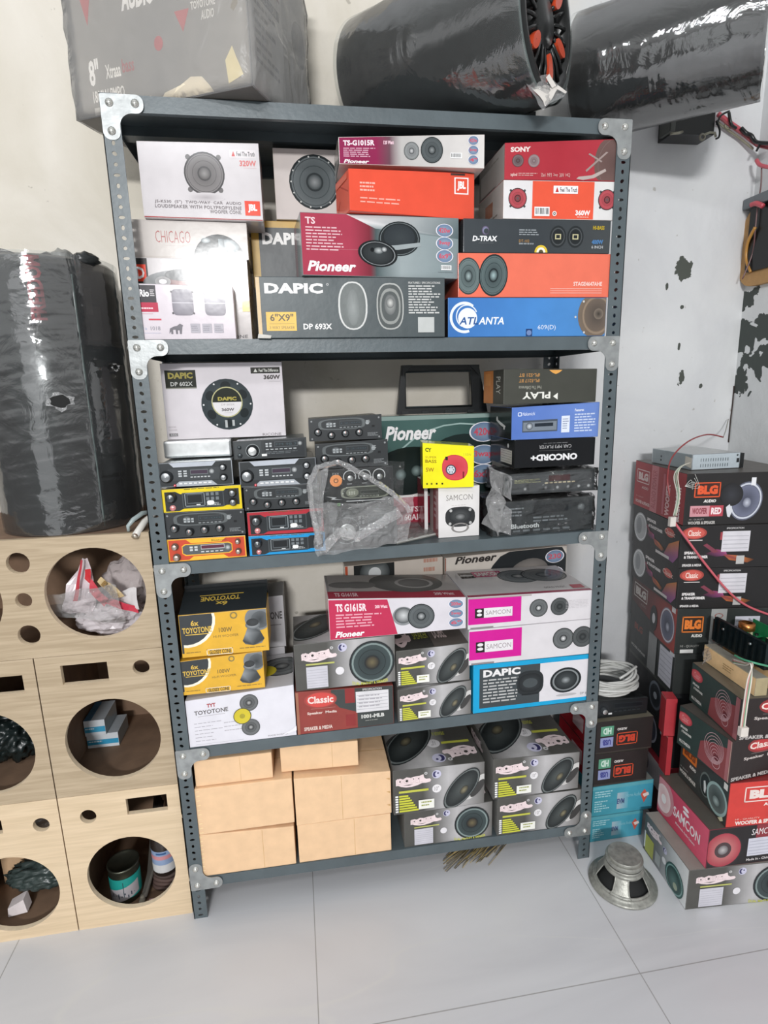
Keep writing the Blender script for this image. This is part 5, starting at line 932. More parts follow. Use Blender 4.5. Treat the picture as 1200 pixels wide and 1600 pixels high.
G4 = kraft_box('plain kraft carton in the middle layer next to the grey speaker cartons', (460, 1217), (610, 1205), (462, 1287), (612, 1270), .004, onhi(G6), .20, (.48,), 'right')
G1 = kraft_box('plain kraft carton in the top layer touching the left post', (298, 1176), (424, 1160), (304, 1231), (427, 1218), .012, onhi(G3), .17, (.58,), x=(atY(303, 1200, .012).x, atY(425, 1190, .012).x), zmax=.500)
G2 = kraft_box('plain kraft carton lying loose on top, right of centre of the kraft pile', (437, 1166), (559, 1152), (440, 1214), (560, 1203), (.03, .02), lambda x: max(G3.c[5].z, G4.c[4].z, G4.c[5].z, G3.c[4].z) + .0012, .16, (.66,), zmax=.500)
H3 = dobel_box('low grey speaker carton with full round speaker print on the bottom shelf', (630, 1272), (768, 1252), (634, 1327), (770, 1312), .008, s4, .19, kind='round'); H3.done()
H4 = dobel_box('grey speaker carton with slanted speaker print at the bottom right of the rack', (776, 1249), (909, 1233), (778, 1310), (910, 1293), .0045, s4, .22, kind='slant'); H4.done()
H1 = dobel_box('grey speaker carton on top of the low round-print carton beside the kraft pile', (613, 1205), (757, 1190), (616, 1268), (757, 1251), .004, onhi(H3), .22, kind='slant'); H1.done()
H2 = dobel_box('grey speaker carton at the upper right of the bottom shelf', (770, 1187), (904, 1175), (771, 1247), (905, 1231), .004, onhi(H4), .24, kind='slant'); H2.done()
# ================================================================ unfinished speaker cabinets on the left
from mathutils.geometry import delaunay_2d_cdt
def wood(name, c0, c1):
    m = bpy.data.materials.new(name); m.use_nodes = True; n = m.node_tree; b = n.nodes['Principled BSDF']; L = n.links.new; N = n.nodes.new
    g = N('ShaderNodeNewGeometry'); mp_ = N('ShaderNodeMapping'); mp_.inputs['Scale'].default_value = (1.4, 3, 26); L(g.outputs['Position'], mp_.inputs[0])
    a = N('ShaderNodeTexNoise'); a.inputs['Scale'].default_value = 4; a.inputs['Detail'].default_value = 8; a.inputs['Distortion'].default_value = 0.6; L(mp_.outputs[0], a.inputs['Vector'])
    r = N('ShaderNodeValToRGB'); L(a.outputs[0], r.inputs[0]); r.color_ramp.elements[0].position = .35; r.color_ramp.elements[0].color = (*lin(c0), 1); r.color_ramp.elements[1].position = .65; r.color_ramp.elements[1].color = (*lin(c1), 1)
    L(r.outputs[0], b.inputs['Base Color']); b.inputs['Roughness'].default_value = .5; MATS[name] = m
wood('wood_grey', '#a8957a', '#bba88d'); wood('wood_light', '#d2bb9a', '#dfc8a8')
def circ_(cx, cz, r, n=44, rz=None): return [(cx + r * math.cos(2 * math.pi * i / n), cz + (rz or r) * math.sin(2 * math.pi * i / n)) for i in range(n)]
def rect_(x0, z0, x1, z1): return [(x0, z0), (x1, z0), (x1, z1), (x0, z1)]
def holed(mb, outer, holes, y0, y1, m, cut='cut_board'):
    loops = [outer] + holes; V = []; Ed = []
    for lp in loops:
        b = len(V); V += [Vector(p) for p in lp]; Ed += [(b + i, b + (i + 1) % len(lp)) for i in range(len(lp))]
    vs, es, fs, *_ = delaunay_2d_cdt(V, Ed, [], 0, 1e-6)
    def inside(p, lp):
        c = False; n = len(lp)
        for i in range(n):
            (x1, y1_), (x2, y2_) = lp[i], lp[(i + 1) % n]
            if (y1_ > p[1]) != (y2_ > p[1]) and p[0] < (x2 - x1) * (p[1] - y1_) / (y2_ - y1_) + x1: c = not c
        return c
    fs = [f for f in fs if not any(inside((sum(vs[i].x for i in f) / len(f), sum(vs[i].y for i in f) / len(f)), h) for h in holes)]
    mb.add([(v.x, y0, v.y) for v in vs], fs, None, m); mb.add([(v.x, y1, v.y) for v in vs], [tuple(reversed(f)) for f in fs], None, m)
    for k, lp in enumerate(loops):
        n = len(lp); mb.add([(p[0], y0, p[1]) for p in lp] + [(p[0], y1, p[1]) for p in lp], [(i, (i + 1) % n, n + (i + 1) % n, n + i) for i in range(n)], None, m if k == 0 else cut, smooth=False)
YC = 0.022; TH = 0.014; YB = 0.40
def cabinet(label, x0, z0, x1, z1, big, small, m, group='unfinished speaker cabinets'):
    K = thing('speaker_cabinet', label, 'speaker cabinet', ((x0 + x1) / 2, (YC + YB) / 2, z0), group)
    mb = MB(m); holed(mb, rect_(x0, z0, x1, z1), big + small, YC, YC + TH, m); mb.build('front_panel', K, recalc=True)
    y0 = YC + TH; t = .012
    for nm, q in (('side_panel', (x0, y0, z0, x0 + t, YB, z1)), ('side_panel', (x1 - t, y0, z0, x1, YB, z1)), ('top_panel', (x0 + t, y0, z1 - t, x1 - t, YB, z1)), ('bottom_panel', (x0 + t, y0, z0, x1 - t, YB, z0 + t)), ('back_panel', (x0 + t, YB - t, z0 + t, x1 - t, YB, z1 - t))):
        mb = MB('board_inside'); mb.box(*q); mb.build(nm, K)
    return K
Z1, Z2, Z3 = .431, .838, 1.148
cabinet('wide top cabinet with two big round holes and the red and white bag inside', -.645, Z2, -.0078, Z3, [circ_(-.15, .997, .120), circ_(-.487, .997, .120)], [circ_(-.318, 1.089, .027, 20), circ_(-.319, .993, .0195, 20), circ_(-.32, .901, .0265, 20)], 'wood_grey')
cabinet('right middle cabinet holding small blue and white boxes beside the rack', -.3185, Z1, -.0078, Z2 - .001, [circ_(-.157, .586, .120)], [rect_(-.26, .757, -.147, .811), circ_(-.065, .786, .021, 20)], 'wood_grey')
cabinet('left middle cabinet with a dark lumpy thing in its round hole', -.645, Z1, -.3215, Z2 - .001, [circ_(-.471, .583, .119)], [rect_(-.465, .747, -.352, .795), circ_(-.56, .786, .021, 20)], 'wood_grey')
cabinet('pale bottom cabinet beside the rack foot holding a can and a bottle', -.3185, .0, -.0078, Z1 - .001, [circ_(-.158, .165, .118)], [rect_(-.148, .353, -.041, .403), circ_(-.249, .363, .021, 20)], 'wood_light')
cabinet('pale bottom cabinet at the left picture edge with paper scrap inside', -.645, .0, -.3215, Z1 - .001, [circ_(-.470, .150, .119)], [rect_(-.575, .345, -.465, .385), circ_(-.369, .356, .021, 20)], 'wood_light')
# contents -------------------------------------------------
def blob(name, cen, rad, mat_, colr, seed, amp=.3, parent=None, sub=4, fr=3.0, flat=None, crease=0):
    bm = bmesh.new(); bmesh.ops.create_icosphere(bm, subdivisions=sub, radius=1)
    for v in bm.verts:
        n_ = noise.noise(v.co * fr + Vector((seed, 0, 0))) * amp + abs(noise.noise(v.co * fr * 2.3 + Vector((0, seed, 0)))) * amp * .6
        v.co *= 1 + n_; v.co = Vector((v.co.x * rad[0], v.co.y * rad[1], v.co.z * rad[2])) + Vector(cen)
        if flat is not None: v.co.z = max(v.co.z, flat)
    bm.verts.index_update(); mb = MB(mat_, colr); mb.add([v.co[:] for v in bm.verts], [[v.index for v in f.verts] for f in bm.faces], smooth=(crease == 0)); bm.free(); return mb.build(name, parent) if parent is not None else mb
def sheet3(mb, pts, seed, c, m, n=8, amp=.006):
    a, b_, c_, d = map(Vector, pts); vs = []
    for j in range(n + 1):
        for i in range(n + 1):
            p = a.lerp(b_, i / n).lerp(d.lerp(c_, i / n), j / n); vs.append(p + Vector((noise.noise(p * 25 + Vector((seed, 0, 0))), noise.noise(p * 25 + Vector((0, seed, 0))) * 1.5, noise.noise(p * 25 + Vector((0, 0, seed))))) * amp * 2)
    mb.add(vs, [(j * (n + 1) + i, j * (n + 1) + i + 1, (j + 1) * (n + 1) + i + 1, (j + 1) * (n + 1) + i) for j in range(n) for i in range(n)], c, m, smooth=False)
zf = Z2 + .0125
BG = thing('plastic_bag', 'crumpled clear and white bag with red print filling the top cabinet hole', 'plastic bag', (-.14, .14, zf))
mb = MB('matt', '#b5a9a6'); 
mb_w = blob(None, (-.118, .20, zf + .10), (.072, .05, .085), 'gloss_card', '#bdb3b2', 5, .22, sub=4, flat=zf + .001, crease=1); mb_w.build('inner_bundle', BG)
mb_w = blob(None, (-.155, .13, zf + .045), (.085, .045, .05), 'gloss_card', '#d3cbce', 15, .28, sub=4, flat=zf + .001, crease=1); mb_w.build('bag_bottom', BG)
p = lambda x, y, Y: atY(x, y, Y)
mb = MB('gloss_card'); sheet3(mb, [p(94, 955, .10), p(150, 965, .09), p(142, 870, .11), p(124, 870, .11)], 4, '#dcd0d4', 'gloss_card'); sheet3(mb, [p(185, 950, .09), p(216, 948, .085), p(212, 920, .09), p(178, 922, .09)], 9, '#d6d2d2', 'gloss_card'); mb.build('bag_film', BG)
mb = MB('gloss_card'); sheet3(mb, [p(131, 905, .083), p(142, 912, .083), p(141, 888, .085), p(133, 890, .085)], 2, '#c22f35', 'gloss_card', 4, .003); sheet3(mb, [p(114, 940, .083), p(121, 940, .083), p(129, 876, .085), p(126, 875, .085)], 3, '#b5404a', 'gloss_card', 5, .001)
sheet3(mb, [p(140, 925, .08), p(163, 948, .08), p(170, 938, .08), p(142, 905, .08)], 6, '#cc4a56', 'gloss_card', 5, .003); sheet3(mb, [p(165, 942, .078), p(216, 958, .078), p(216, 949, .078), p(174, 934, .078)], 7, '#c23a4c', 'gloss_card', 7, .003); mb.build('red_print', BG)
mb = MB('gloss_card'); sheet3(mb, [p(153, 910, .079), p(178, 936, .079), p(196, 930, .079), p(160, 902, .079)], 8, '#cbb489', 'gloss_card', 5, .004); mb.build('tan_print', BG)
fB = Face(mb_ := MB('gloss_card'), p(154, 915, .07), p(178, 940, .07), p(188, 930, .07), p(164, 903, .07)); fB.text('BOSS', .05, .2, .95, .8, '#8a6d3f', bold=.04); mb_.build('lettering', BG)
sheet('clear_film', [p(78, 962, .075), p(196, 975, .075), p(180, 915, .070), p(76, 930, .075)], 'film_milky', 13, .008, 14, BG)
# small boxes in the middle cabinet
zf2 = Z1 + .0125
def small_box(lab, x0, x1, y0, z0, h, d, tone):
    b = Carton('small_box', lab, 'small box', x0, x1, y0, y0 - .0, z0, z0, h, h, d, base='#d3dae0', bev=.0006); f = b.face('front'); f.rect(0, 0, 1, 1, '#d9dfe4'); f.rect(0, .42, 1, .78, '#3f9cc4' if tone == 0 else '#4aa3c9'); f.micro(.05, .5, .5, .7, 1, '#d9ebf2', seed=3); f = b.face('top'); f.rect(0, 0, 1, 1, '#b5bcc2'); f.rect(0, .0, .35, 1, '#5a8db5'); f = b.face('right'); f.rect(0, 0, 1, 1, '#a3b5bf'); f = b.face('left'); f.rect(0, 0, 1, 1, '#5a9abf'); b.done(); return b
q_ = atY(137, 1166, .22); SB1 = small_box('small blue and white box lying on the cabinet floor, lower of the two', q_.x, atY(187, 1166, .22).x, .22, zf2, .045, .10, 0)
SB2 = small_box('small blue and white box lying on its twin inside the cabinet', max(atY(120, 1150, .215).x, -.303), atY(167, 1150, .215).x, .212, zf2 + .046, .05, .11, 1)
b = MB('matt', '#6a5548'); 
DL = blob(None, (-.49, .22, zf2 + .09), (.085, .065, .078), 'plastic', '#1b2424', 31, .40, sub=5, flat=zf2 + .001, crease=0, fr=4.5); tag(DL.build('black_bundle'), 'dark crumpled black bundle filling the left middle cabinet', 'bundle')
# bottom right cabinet: can, bottle, cable, dark cloth
zf3 = .0125
cx, cy = -.212, .115; CN = thing('paint_can', 'dull can with teal and white label inside the pale cabinet', 'can', (cx, cy, zf3))
X = Matrix.Translation((cx, cy, zf3)); mb = MB('metal', '#4f5148'); mb.lathe([(.0, 0), (.043, 0), (.043, .012), (.0425, .085), (.043, .108), (.045, .111), (.045, .115), (.041, .116), (.040, .112), (0, .112)], 28, X=X, c='#5d5f54'); mb.build('can_body', CN)
mb = MB('satin_card'); n_ = 28
def band(mb, cx, cy, r, z0, z1, c, a0=0, a1=2 * math.pi, n=28, slope=0, m='satin_card'):
    vs = []
    for i in range(n + 1):
        a = a0 + (a1 - a0) * i / n; s_ = slope * (i / n - .5); vs += [(cx + r * math.cos(a), cy + r * math.sin(a), z0 + s_), (cx + r * math.cos(a), cy + r * math.sin(a), z1 + s_)]
    mb.add(vs, [(2 * i, 2 * i + 2, 2 * i + 3, 2 * i + 1) for i in range(n)], c, m, smooth=True)
band(mb, cx, cy, .0437, .03, .10, '#1f8f87'); band(mb, cx, cy, .0440, .028, .07, '#a9a4a8', -2.6, -.4, slope=.02)
for k in range(9): a = -2.4 + k * .2; band(mb, cx, cy, .0443, .035 + .006 * (k % 3), .045 + .008 * (k % 2), '#3b4552', a, a + .07, 3)
band(mb, cx, cy, .0443, .04, .09, '#26424a', -1.45, -1.41, 2); mb.build('paper_label', CN)
cx, cy = -.098, .135; BT = thing('glue_bottle', 'dark bottle with white and blue label inside the pale cabinet', 'bottle', (cx, cy, zf3 + .052))
z0 = zf3 + .052; X = Matrix.Translation((cx, cy, z0)); mb = MB('plastic', '#2b2522'); mb.lathe([(0, 0), (.034, 0), (.036, .004), (.036, .10), (.034, .118), (.024, .135), (.015, .142), (.014, .150), (.017, .151), (.017, .168), (0, .169)], 24, X=X, c='#2f2723'); mb.build('bottle_body', BT)
mb = MB('gloss_card'); band(mb, cx, cy, .0367, z0 + .015, z0 + .088, '#8fa3c4'); band(mb, cx, cy, .0371, z0 + .015, z0 + .042, '#d3d3d3'); band(mb, cx, cy, .0371, z0 + .060, z0 + .073, '#c98a90'); band(mb, cx, cy, .0374, z0 + .078, z0 + .084, '#3a5f8f', -2, -1.2, 6); mb.build('paper_label', BT)
mb = MB('matt'); 
for k in range(4):
    R_ = .043 - .002 * k; mb.tube([(-.095 + R_ * math.cos(t), .135 + R_ * .75 * math.sin(t), zf3 + .008 + .0125 * k + .002 * math.sin(3 * t + k)) for t in [i * 2 * math.pi / 26 for i in range(26)]], .0062, 6, '#5a4640' if k < 3 else '#4a3c36', closed=True)
CO = tag(mb.build('cable_coil', origin=(-.095, .135, zf3)), 'brown cable coil lying under the bottle in the pale cabinet', 'cable')
mb = MB('matt'); mb.tube([(-.14, .06, zf3 + .006), (-.115, .055, zf3 + .009), (-.09, .053, zf3 + .007), (-.065, .058, zf3 + .010)], .004, 6, '#d9a3a8'); mb.tube([(-.135, .063, zf3 + .013), (-.11, .060, zf3 + .016), (-.085, .062, zf3 + .014), (-.06, .066, zf3 + .017)], .004, 6, '#e0b5b5'); tag(mb.build('cable_pair'), 'short pink wire pair in front of the bottle in the pale cabinet', 'cable')
mb = MB('matt'); 
for k in range(5): mb.tube([(-.155 + .004 * k, .32, .20 - .01 * k), (-.158 + .005 * k, .24, .12), (-.152 + .004 * k, .14, .05 + .004 * k), (-.158 + .002 * k, .075, .022 + .001 * k)], .0055, 6, '#4a4640')
mb.tube([(-.158, .085, .024), (-.157, .058, .022)], .009, 8, '#8d8678'); tag(mb.build('cable_bundle', origin=(-.15, .2, .02)), 'grey brown cable hanging down between can and bottle', 'cable')
# bottom left cabinet
mb = MB('kraft'); bx = Vector((-.50, .25, zf3)); mb.box(-.60, .22, zf3, -.36, .36, zf3 + .13); KB = tag(mb.build('cardboard_box'), 'open brown cardboard box inside the leftmost bottom cabinet', 'box')
mb = MB('film_dusty'); g_ = blob(None, (-.47, .20, zf3 + .19), (.10, .05, .04), 'film_dusty', '#888888', 61, .3, sub=4, crease=1, flat=zf3 + .132); tag(g_.build('film_bundle'), 'crumpled grey film bundle on the cardboard box', 'plastic film')
g_ = blob(None, (-.45, .16, zf3 + .075), (.10, .045, .04), 'plastic', '#3b4644', 66, .25, sub=5, crease=0, fr=5.0, flat=zf3 + .002); tag(g_.build('dark_bag'), 'dark green plastic bag in front of the cardboard box', 'plastic bag')
mb = MB('matt', '#e3d9d9'); a = [atY(15, 1443, .09), atY(45, 1435, .09), atY(38, 1416, .10), atY(14, 1430, .10)]; zz_ = min(q.z for q in a); mb.add([q for q in a] + [q + Vector((0, .03, .004)) for q in a], [(0, 1, 2, 3), (0, 1, 5, 4), (1, 2, 6, 5), (2, 3, 7, 6), (3, 0, 4, 7), (7, 6, 5, 4)]); 
mb.V = [(x, y, z - zz_ + zf3 + .001) for x, y, z in mb.V]; tag(mb.build('paper_scrap'), 'white paper scrap lying at the front of the leftmost bottom cabinet', 'paper')
# ================================================================ wrapped tube standing on the cabinets
def mat_vinyl():
    mat('vinyl_black', lin('#1f2728'), rough=0.3, namt=0.25, nscale=12, bump=0.25, bscale=20, coat=0.6); mat('vinyl_grey', lin('#56605e'), rough=0.34, namt=0.2, nscale=14, bump=0.25, bscale=24, coat=0.5)
mat_vinyl()
TX, TY, TR, TZ0, TZ1 = -.235, .205, .172, Z3 + .001, 1.802
TB = thing('subwoofer_tube', 'tall black subwoofer tube in stretch film standing on the wide cabinet', 'subwoofer', (TX, TY, TZ0))
X = Matrix.Translation((TX, TY, 0)); mb = MB('vinyl_black'); mb.lathe([(0, TZ0 + .002), (TR - .01, TZ0 + .002), (TR - .004, TZ0 + .008), (TR - .004, TZ1 - .01), (TR - .014, TZ1), (TR - .03, TZ1 - .002), (TR - .035, TZ1 - .03), (0, TZ1 - .03)], 56, X=X); mb.build('tube_body', TB)
def wrap_shell(parent, X, R_, z0, z1, seed, m='film_wrap', amp=.0022, seg=80, nz=170, name='stretch_film', cap=True, zpull=1.0):
    mb = MB(m); vs = []
    for j in range(nz + 1):
        z = z0 + (z1 - z0) * j / nz
        for i in range(seg):
            a = 2 * math.pi * i / seg; q = Vector((math.cos(a) * 6, math.sin(a) * 6, z * 26)); n1 = noise.noise(q + Vector((seed, 0, 0))); n2 = noise.noise(Vector((math.cos(a) * 3, math.sin(a) * 3, z * 38 + seed))) * .6 + noise.noise(Vector((math.cos(a) * 2.5, math.sin(a) * 2.5, z * 120 + seed + math.sin(a * 2) * 2))) * .5
            r_ = R_ + amp * (n1 * .5 + n2 * .5) + amp * .8; vs.append(X @ Vector((r_ * math.cos(a), r_ * math.sin(a), z)))
    fs = [(j * seg + i, j * seg + (i + 1) % seg, (j + 1) * seg + (i + 1) % seg, (j + 1) * seg + i) for j in range(nz) for i in range(seg)]
    mb.add(vs, fs, smooth=True); return mb.build(name, parent)
wrap_shell(TB, X, TR - .002, TZ0 + .001, TZ1 + .004, 3)
# seams, ring and port
def on_tube(px, py):   # first hit with the tube wall
    d = ray(px, py); o = CAM; a = d.x ** 2 + d.y ** 2; bb = 2 * ((o.x - TX) * d.x + (o.y - TY) * d.y); c_ = (o.x - TX) ** 2 + (o.y - TY) ** 2 - TR ** 2; D_ = max(bb * bb - 4 * a * c_, 0); t = (-bb - math.sqrt(D_)) / 2 / a; return o + d * t
ang = lambda P: math.atan2(P.y - TY, P.x - TX)
P = on_tube(140, 640); a0 = ang(P); mb = MB('vinyl_grey'); r_ = TR - .0035
mb.tube([(TX + r_ * math.cos(a0), TY + r_ * math.sin(a0), TZ0 + .01 + (TZ1 - TZ0 - .05) * i / 20) for i in range(21)], .0042, 6); mb.build('carpet_seam', TB)
mb = MB('matt', '#bf4a55'); P0 = on_tube(62, 500); P1 = on_tube(55, 420); am = ang(P0); zc0, zc1 = P0.z, P1.z + .03
vs, fs, asp = text_geo('FREEDOM', .04, 0, 1.0); Wd = .012; hh_ = zc1 - zc0; vv = []
for u, v in vs:
    a = am + (v - .5) * .026 / TR * 1.3; z = zc0 + u * hh_; vv.append((TX + (TR - .0028) * math.cos(a), TY + (TR - .0028) * math.sin(a), z))
mb.add(vv, fs, '#bf4a55'); mb.build('red_lettering', TB)
def port(px, py, r, name='port_hole'):
    P = on_tube(px, py); a = ang(P); n_ = Vector((math.cos(a), math.sin(a), 0)); t_ = Vector((-n_.y, n_.x, 0)); mb = MB('matt', '#060807')
    k = 16; pts = [P + n_ * .0065 + t_ * (r * math.cos(2 * math.pi * i / k) * (1 + .12 * math.sin(3 * i))) + Vector((0, 0, r * .72 * math.sin(2 * math.pi * i / k) * (1 + .1 * math.cos(2 * i)))) for i in range(k)]
    mb.add(pts + [P + n_ * .0065], [(i, (i + 1) % k, k) for i in range(k)]); mb.build(name, TB)
    mb = MB('film_milky'); o = [p_ + n_ * .002 for p_ in pts]; o2 = [P + n_ * (.009 + .004 * math.sin(i * 2.1)) + (p_ - P - n_ * .0065) * (1.35 + .3 * math.sin(i * 1.7)) for i, p_ in enumerate(pts)]; mb.add(o + o2, [(i, (i + 1) % k, k + (i + 1) % k, k + i) for i in range(k)]); mb.build('torn_film', TB)
port(94, 627, .0205); port(176, 574, .009)
mb = MB('vinyl_grey'); 
for z in (on_tube(150, 535).z,):
    mb.lathe([(TR - .0035, z - .006), (TR - .001, z), (TR - .0035, z + .006)], 20, X=X, a0=a0, a1=a0 + 1.3)
mb.build('trim_band', TB)
mb = MB('matt', '#77736c'); P = on_tube(132, 470); mb2 = MB('matt', '#6d6862'); a = ang(P); 
for (zc, da, wz, wa, cc) in ((P.z, .02, .03, .05, '#77736c'), (P.z - .06, .05, .05, .10, '#59554f')): band(mb2, TX, TY, TR - .0025, zc - wz, zc + wz, cc, a + da, a + da + wa * 2, 6, m='matt')
mb2.build('terminal_plate', TB)
mb = MB('plastic', '#1c1f1f')
for k, (px, w_, h_) in enumerate(((75, .02, .014), (98, .024, .022), (132, .03, .016))):
    P = atY(px, 398, .12); mb = blob(None, (P.x, .12, TZ1 + .0), (w_, .03, h_), 'plastic', '#232626' if k != 1 else '#8a8a86', 40 + k, .3, sub=3); mb.build('film_bunch' if k == 1 else 'rubber_foot', TB)
bm_ = blob(None, (-.33, .12, TZ1 + .004), (.09, .07, .018), 'film_dusty', '#aaaaaa', 77, .3, sub=4, crease=1); bm_.build('film_bunch', TB)
# cable end hanging by the rack post
cb = thing('cable_end', 'white cable end poking out between the wrapped tube and the rack post', 'cable', (-.035, .07, Z3 + .02))
mb = MB('plastic', '#d3d0ca'); a_, b_ = atY(226, 815, .06), atY(212, 836, .015); mb.tube([a_ + Vector((.03, .03, .02)), a_, b_], .0085, 10, '#d6d2cb'); mb.build('sheath', cb)
mb = MB('metal', '#8a5a44'); d_ = (b_ - a_).normalized(); mb.tube([b_ + d_ * .0, b_ + d_ * .006], .0055, 8, '#9a6a55'); mb.tube([b_ + d_ * .004, b_ + d_ * .008], .0075, 10, '#c9bfb0'); mb.build('copper_core', cb)
mb = MB('plastic', '#a9b5b5'); mb.tube([atY(236, 800, .10), atY(222, 802, .06), atY(208, 812, .04), atY(200, 822, .035), atY(201, 830, .035)], [.006, .006, .006, .005, .004], 8, '#9fabab'); mb.build('tape_tail', cb)
# ================================================================ on top of the rack
zt = 2.1082
F1 = Vector((.322, -.058, zt)); a_ = math.radians(26); u_ = Vector((-math.cos(a_), math.sin(a_), 0)); n_ = Vector((math.sin(a_), math.cos(a_), 0)); wL = .455; dL = .29; hT = .40
F0 = F1 + u_ * wL
b = Carton('woofer_carton', 'large grey TOYOTONE carton in dusty plastic on top of the rack', 'box', F0.x, F1.x, F0.y, F1.y, zt, zt, hT, hT, dL, base='#6d6964', m='satin_card', bev=.003); TC = b
f = b.face('front'); f.grid([(0, '#989289'), (.5, '#837e77'), (1, '#948e85')]); sc_v = lambda py: 1 - (atY(250, py, .03).z - zt) / hT
v = lambda z: 1 - z / hT
f.text('AUDIO', .33, v(.235), .52, v(.19), '#ece8e4', bold=.05, shear=.2); f.text('8"', .10, v(.115), .16, v(.062), '#f6f2ee', bold=.03); f.text('Xtraaa', .20, v(.098), .29, v(.070), '#f3eee8', bold=.02); f.text('bass', .30, v(.102), .37, v(.075), '#a8504a', bold=.02); f.text('1800W PMPO', .11, v(.052), .30, v(.028), '#f3eee8', bold=.015)
for k in range(5): f.rect(.11 + k * .055, v(.018), .15 + k * .055, v(-.0), '#d6d1ca'); f.lay -= 1
f.lay += 1; f.poly([(.08, v(.26)), (.17, v(.26)), (.125, v(.18))][::-1], '#b5463f'); f.poly([(.62, v(.165)), (.70, v(.165)), (.66, v(.125))][::-1], '#b5463f'); f.ell(.52, v(.115), .035, '#b23c38', sx=.8)
f.text('TOYOTONE', .71, v(.175), .84, v(.160), '#e0dbd4', bold=.03); f.text('6x', .75, v(.195), .79, v(.18), '#e0dbd4', bold=.03); f.text('AUDIO', .76, v(.155), .83, v(.138), '#e0dbd4', bold=.03, shear=.2)
f.poly([(.5, 1), (.53, .95), (.62, .93), (.68, .90), (.74, .91), (.78, .96), (.8, 1)][::-1], '#e3d7bf'); f.poly([(.35, 1), (.36, .96), (.45, .95), (.48, 1)][::-1], '#e3d7bf'); f.poly([(.88, .97), (.87, .86), (.91, .80), (.93, .86), (.96, .94)][::-1], '#e3d4a3')
f = b.face('right'); f.rect(0, 0, 1, 1, '#aaa6a0'); f.rect(.06, 0, .55, 1, '#c9c5c0'); f.rect(.06, v(.205), .5, v(.185), '#4a4744'); f.text('SPECIFICATION', .09, v(.203), .45, v(.188), '#c9c5bf'); f.text('BASSTUBE', .1, v(.255), .52, v(.225), '#6a4a48', bold=.03); f.micro(.1, v(.175), .48, v(.05), 7, '#7d7873', seed=4, ragged=.6); f.ell(.85, v(.19), .12, '#3d3f3d', '#54544f', sx=.8); b.done()
bag_around(TC.root, TC.c, .006, 5, name='dusty_film', mat_='film_dusty', amp=.006, res=12, smooth=True)
def tube_lying(lab, E_, phi, r, L_, seed, sub=True, body='vinyl_grey'):
    K = thing('subwoofer_tube', lab, 'subwoofer', (E_.x, E_.y, E_.z - r)); ax = Vector((math.cos(phi), -math.sin(phi), 0)); q = (-ax).to_track_quat('Z', 'Y').to_matrix().to_4x4(); X = Matrix.Translation(E_) @ q   # local +z runs back along the body
    mb = MB(body); mb.lathe([(r - .012, .0), (r - .004, .001), (r - .002, .006), (r - .002, L_ - .008), (r - .01, L_), (0, L_)], 64, X=X); mb.build('tube_body', K)
    wrap_shell(K, X, r - .001, -.002, L_ + .002, seed, amp=.0018, nz=130, name='stretch_film')
    return K, X
C1, X = tube_lying('wrapped subwoofer tube on the rack with black basket and orange slots at its end', Vector((.972, -.045, 2.109 + .163)), math.radians(45), .16, .485, 5)
r = .16; mb = MB('plastic', '#0d0f0f'); mb.lathe([(r - .012, 0), (r - .02, -.006), (r - .034, -.004), (r - .04, .022)], 48, X=X, c='#101212'); mb.build('rubber_surround', C1)
mb = MB('plastic', '#141616'); mb.lathe([(r - .04, .02), (.06, .035), (.055, .008), (.045, .0), (0, -.002)], 40, X=X, c='#121414'); 
for k in range(24):
    a = k * 2 * math.pi / 24; c_, s_ = math.cos(a), math.sin(a); mb.tube([X @ Vector((c_ * .055, s_ * .055, .004)), X @ Vector((c_ * .09, s_ * .09, .0)), X @ Vector((c_ * (r - .03), s_ * (r - .03), .004))], .0045, 5, '#0c0e0e')
mb.build('basket', C1)
for k in range(6):
    a = k * math.pi / 3 + .25; mb = MB('plastic', '#c8492a'); n = 18; ca, sa = math.cos(a), math.sin(a); vs = [X @ Vector(((.088 + .027 * math.cos(t)) * ca - .013 * math.sin(t) * sa, (.088 + .027 * math.cos(t)) * sa + .013 * math.sin(t) * ca, -.004)) for t in [i * 2 * math.pi / n for i in range(n)]]
    vs2 = [v_ + (X.to_3x3() @ Vector((0, 0, .012))) for v_ in vs]; mb.add(vs + vs2, [tuple(range(n))] + [(i, (i + 1) % n, n + (i + 1) % n, n + i) for i in range(n)]); mb.build('orange_slot', C1)
sheet('torn_film', [atY(818, 124, -.075), atY(850, 170, -.09), atY(884, 146, -.07), atY(858, 116, -.075)], 'film_milky', 3, .006, 8, C1)
mb = MB('gloss_card'); sheet3(mb, [atY(820, 125, -.07), atY(850, 168, -.085), atY(872, 140, -.075), atY(856, 128, -.07)], 5, '#cfcac4', 'gloss_card', 7, .004); sheet3(mb, [atY(862, 138, -.08), atY(868, 134, -.08), atY(858, 115, -.08), atY(853, 120, -.08)], 6, '#cfcac4', 'gloss_card', 4, .002); sheet3(mb, [atY(868, 140, -.08), atY(884, 146, -.08), atY(886, 142, -.08), atY(870, 133, -.08)], 6, '#cfcac4', 'gloss_card', 4, .002); mb.build('torn_plastic', C1)
C2, X = tube_lying('wrapped black subwoofer tube overhanging the right end of the rack', Vector((1.565, .012, 2.168 + .155)), math.radians(40), .153, .445, 9, body='vinyl_black')
r = .153; mb = MB('matt', '#0a0c0b'); mb.lathe([(r - .012, .0), (r - .03, .004), (r - .05, .03), (0, .03)], 32, X=X, c='#0b0d0c'); mb.build('end_recess', C2)
mb = MB('matt', '#d9d7d2'); vs = []
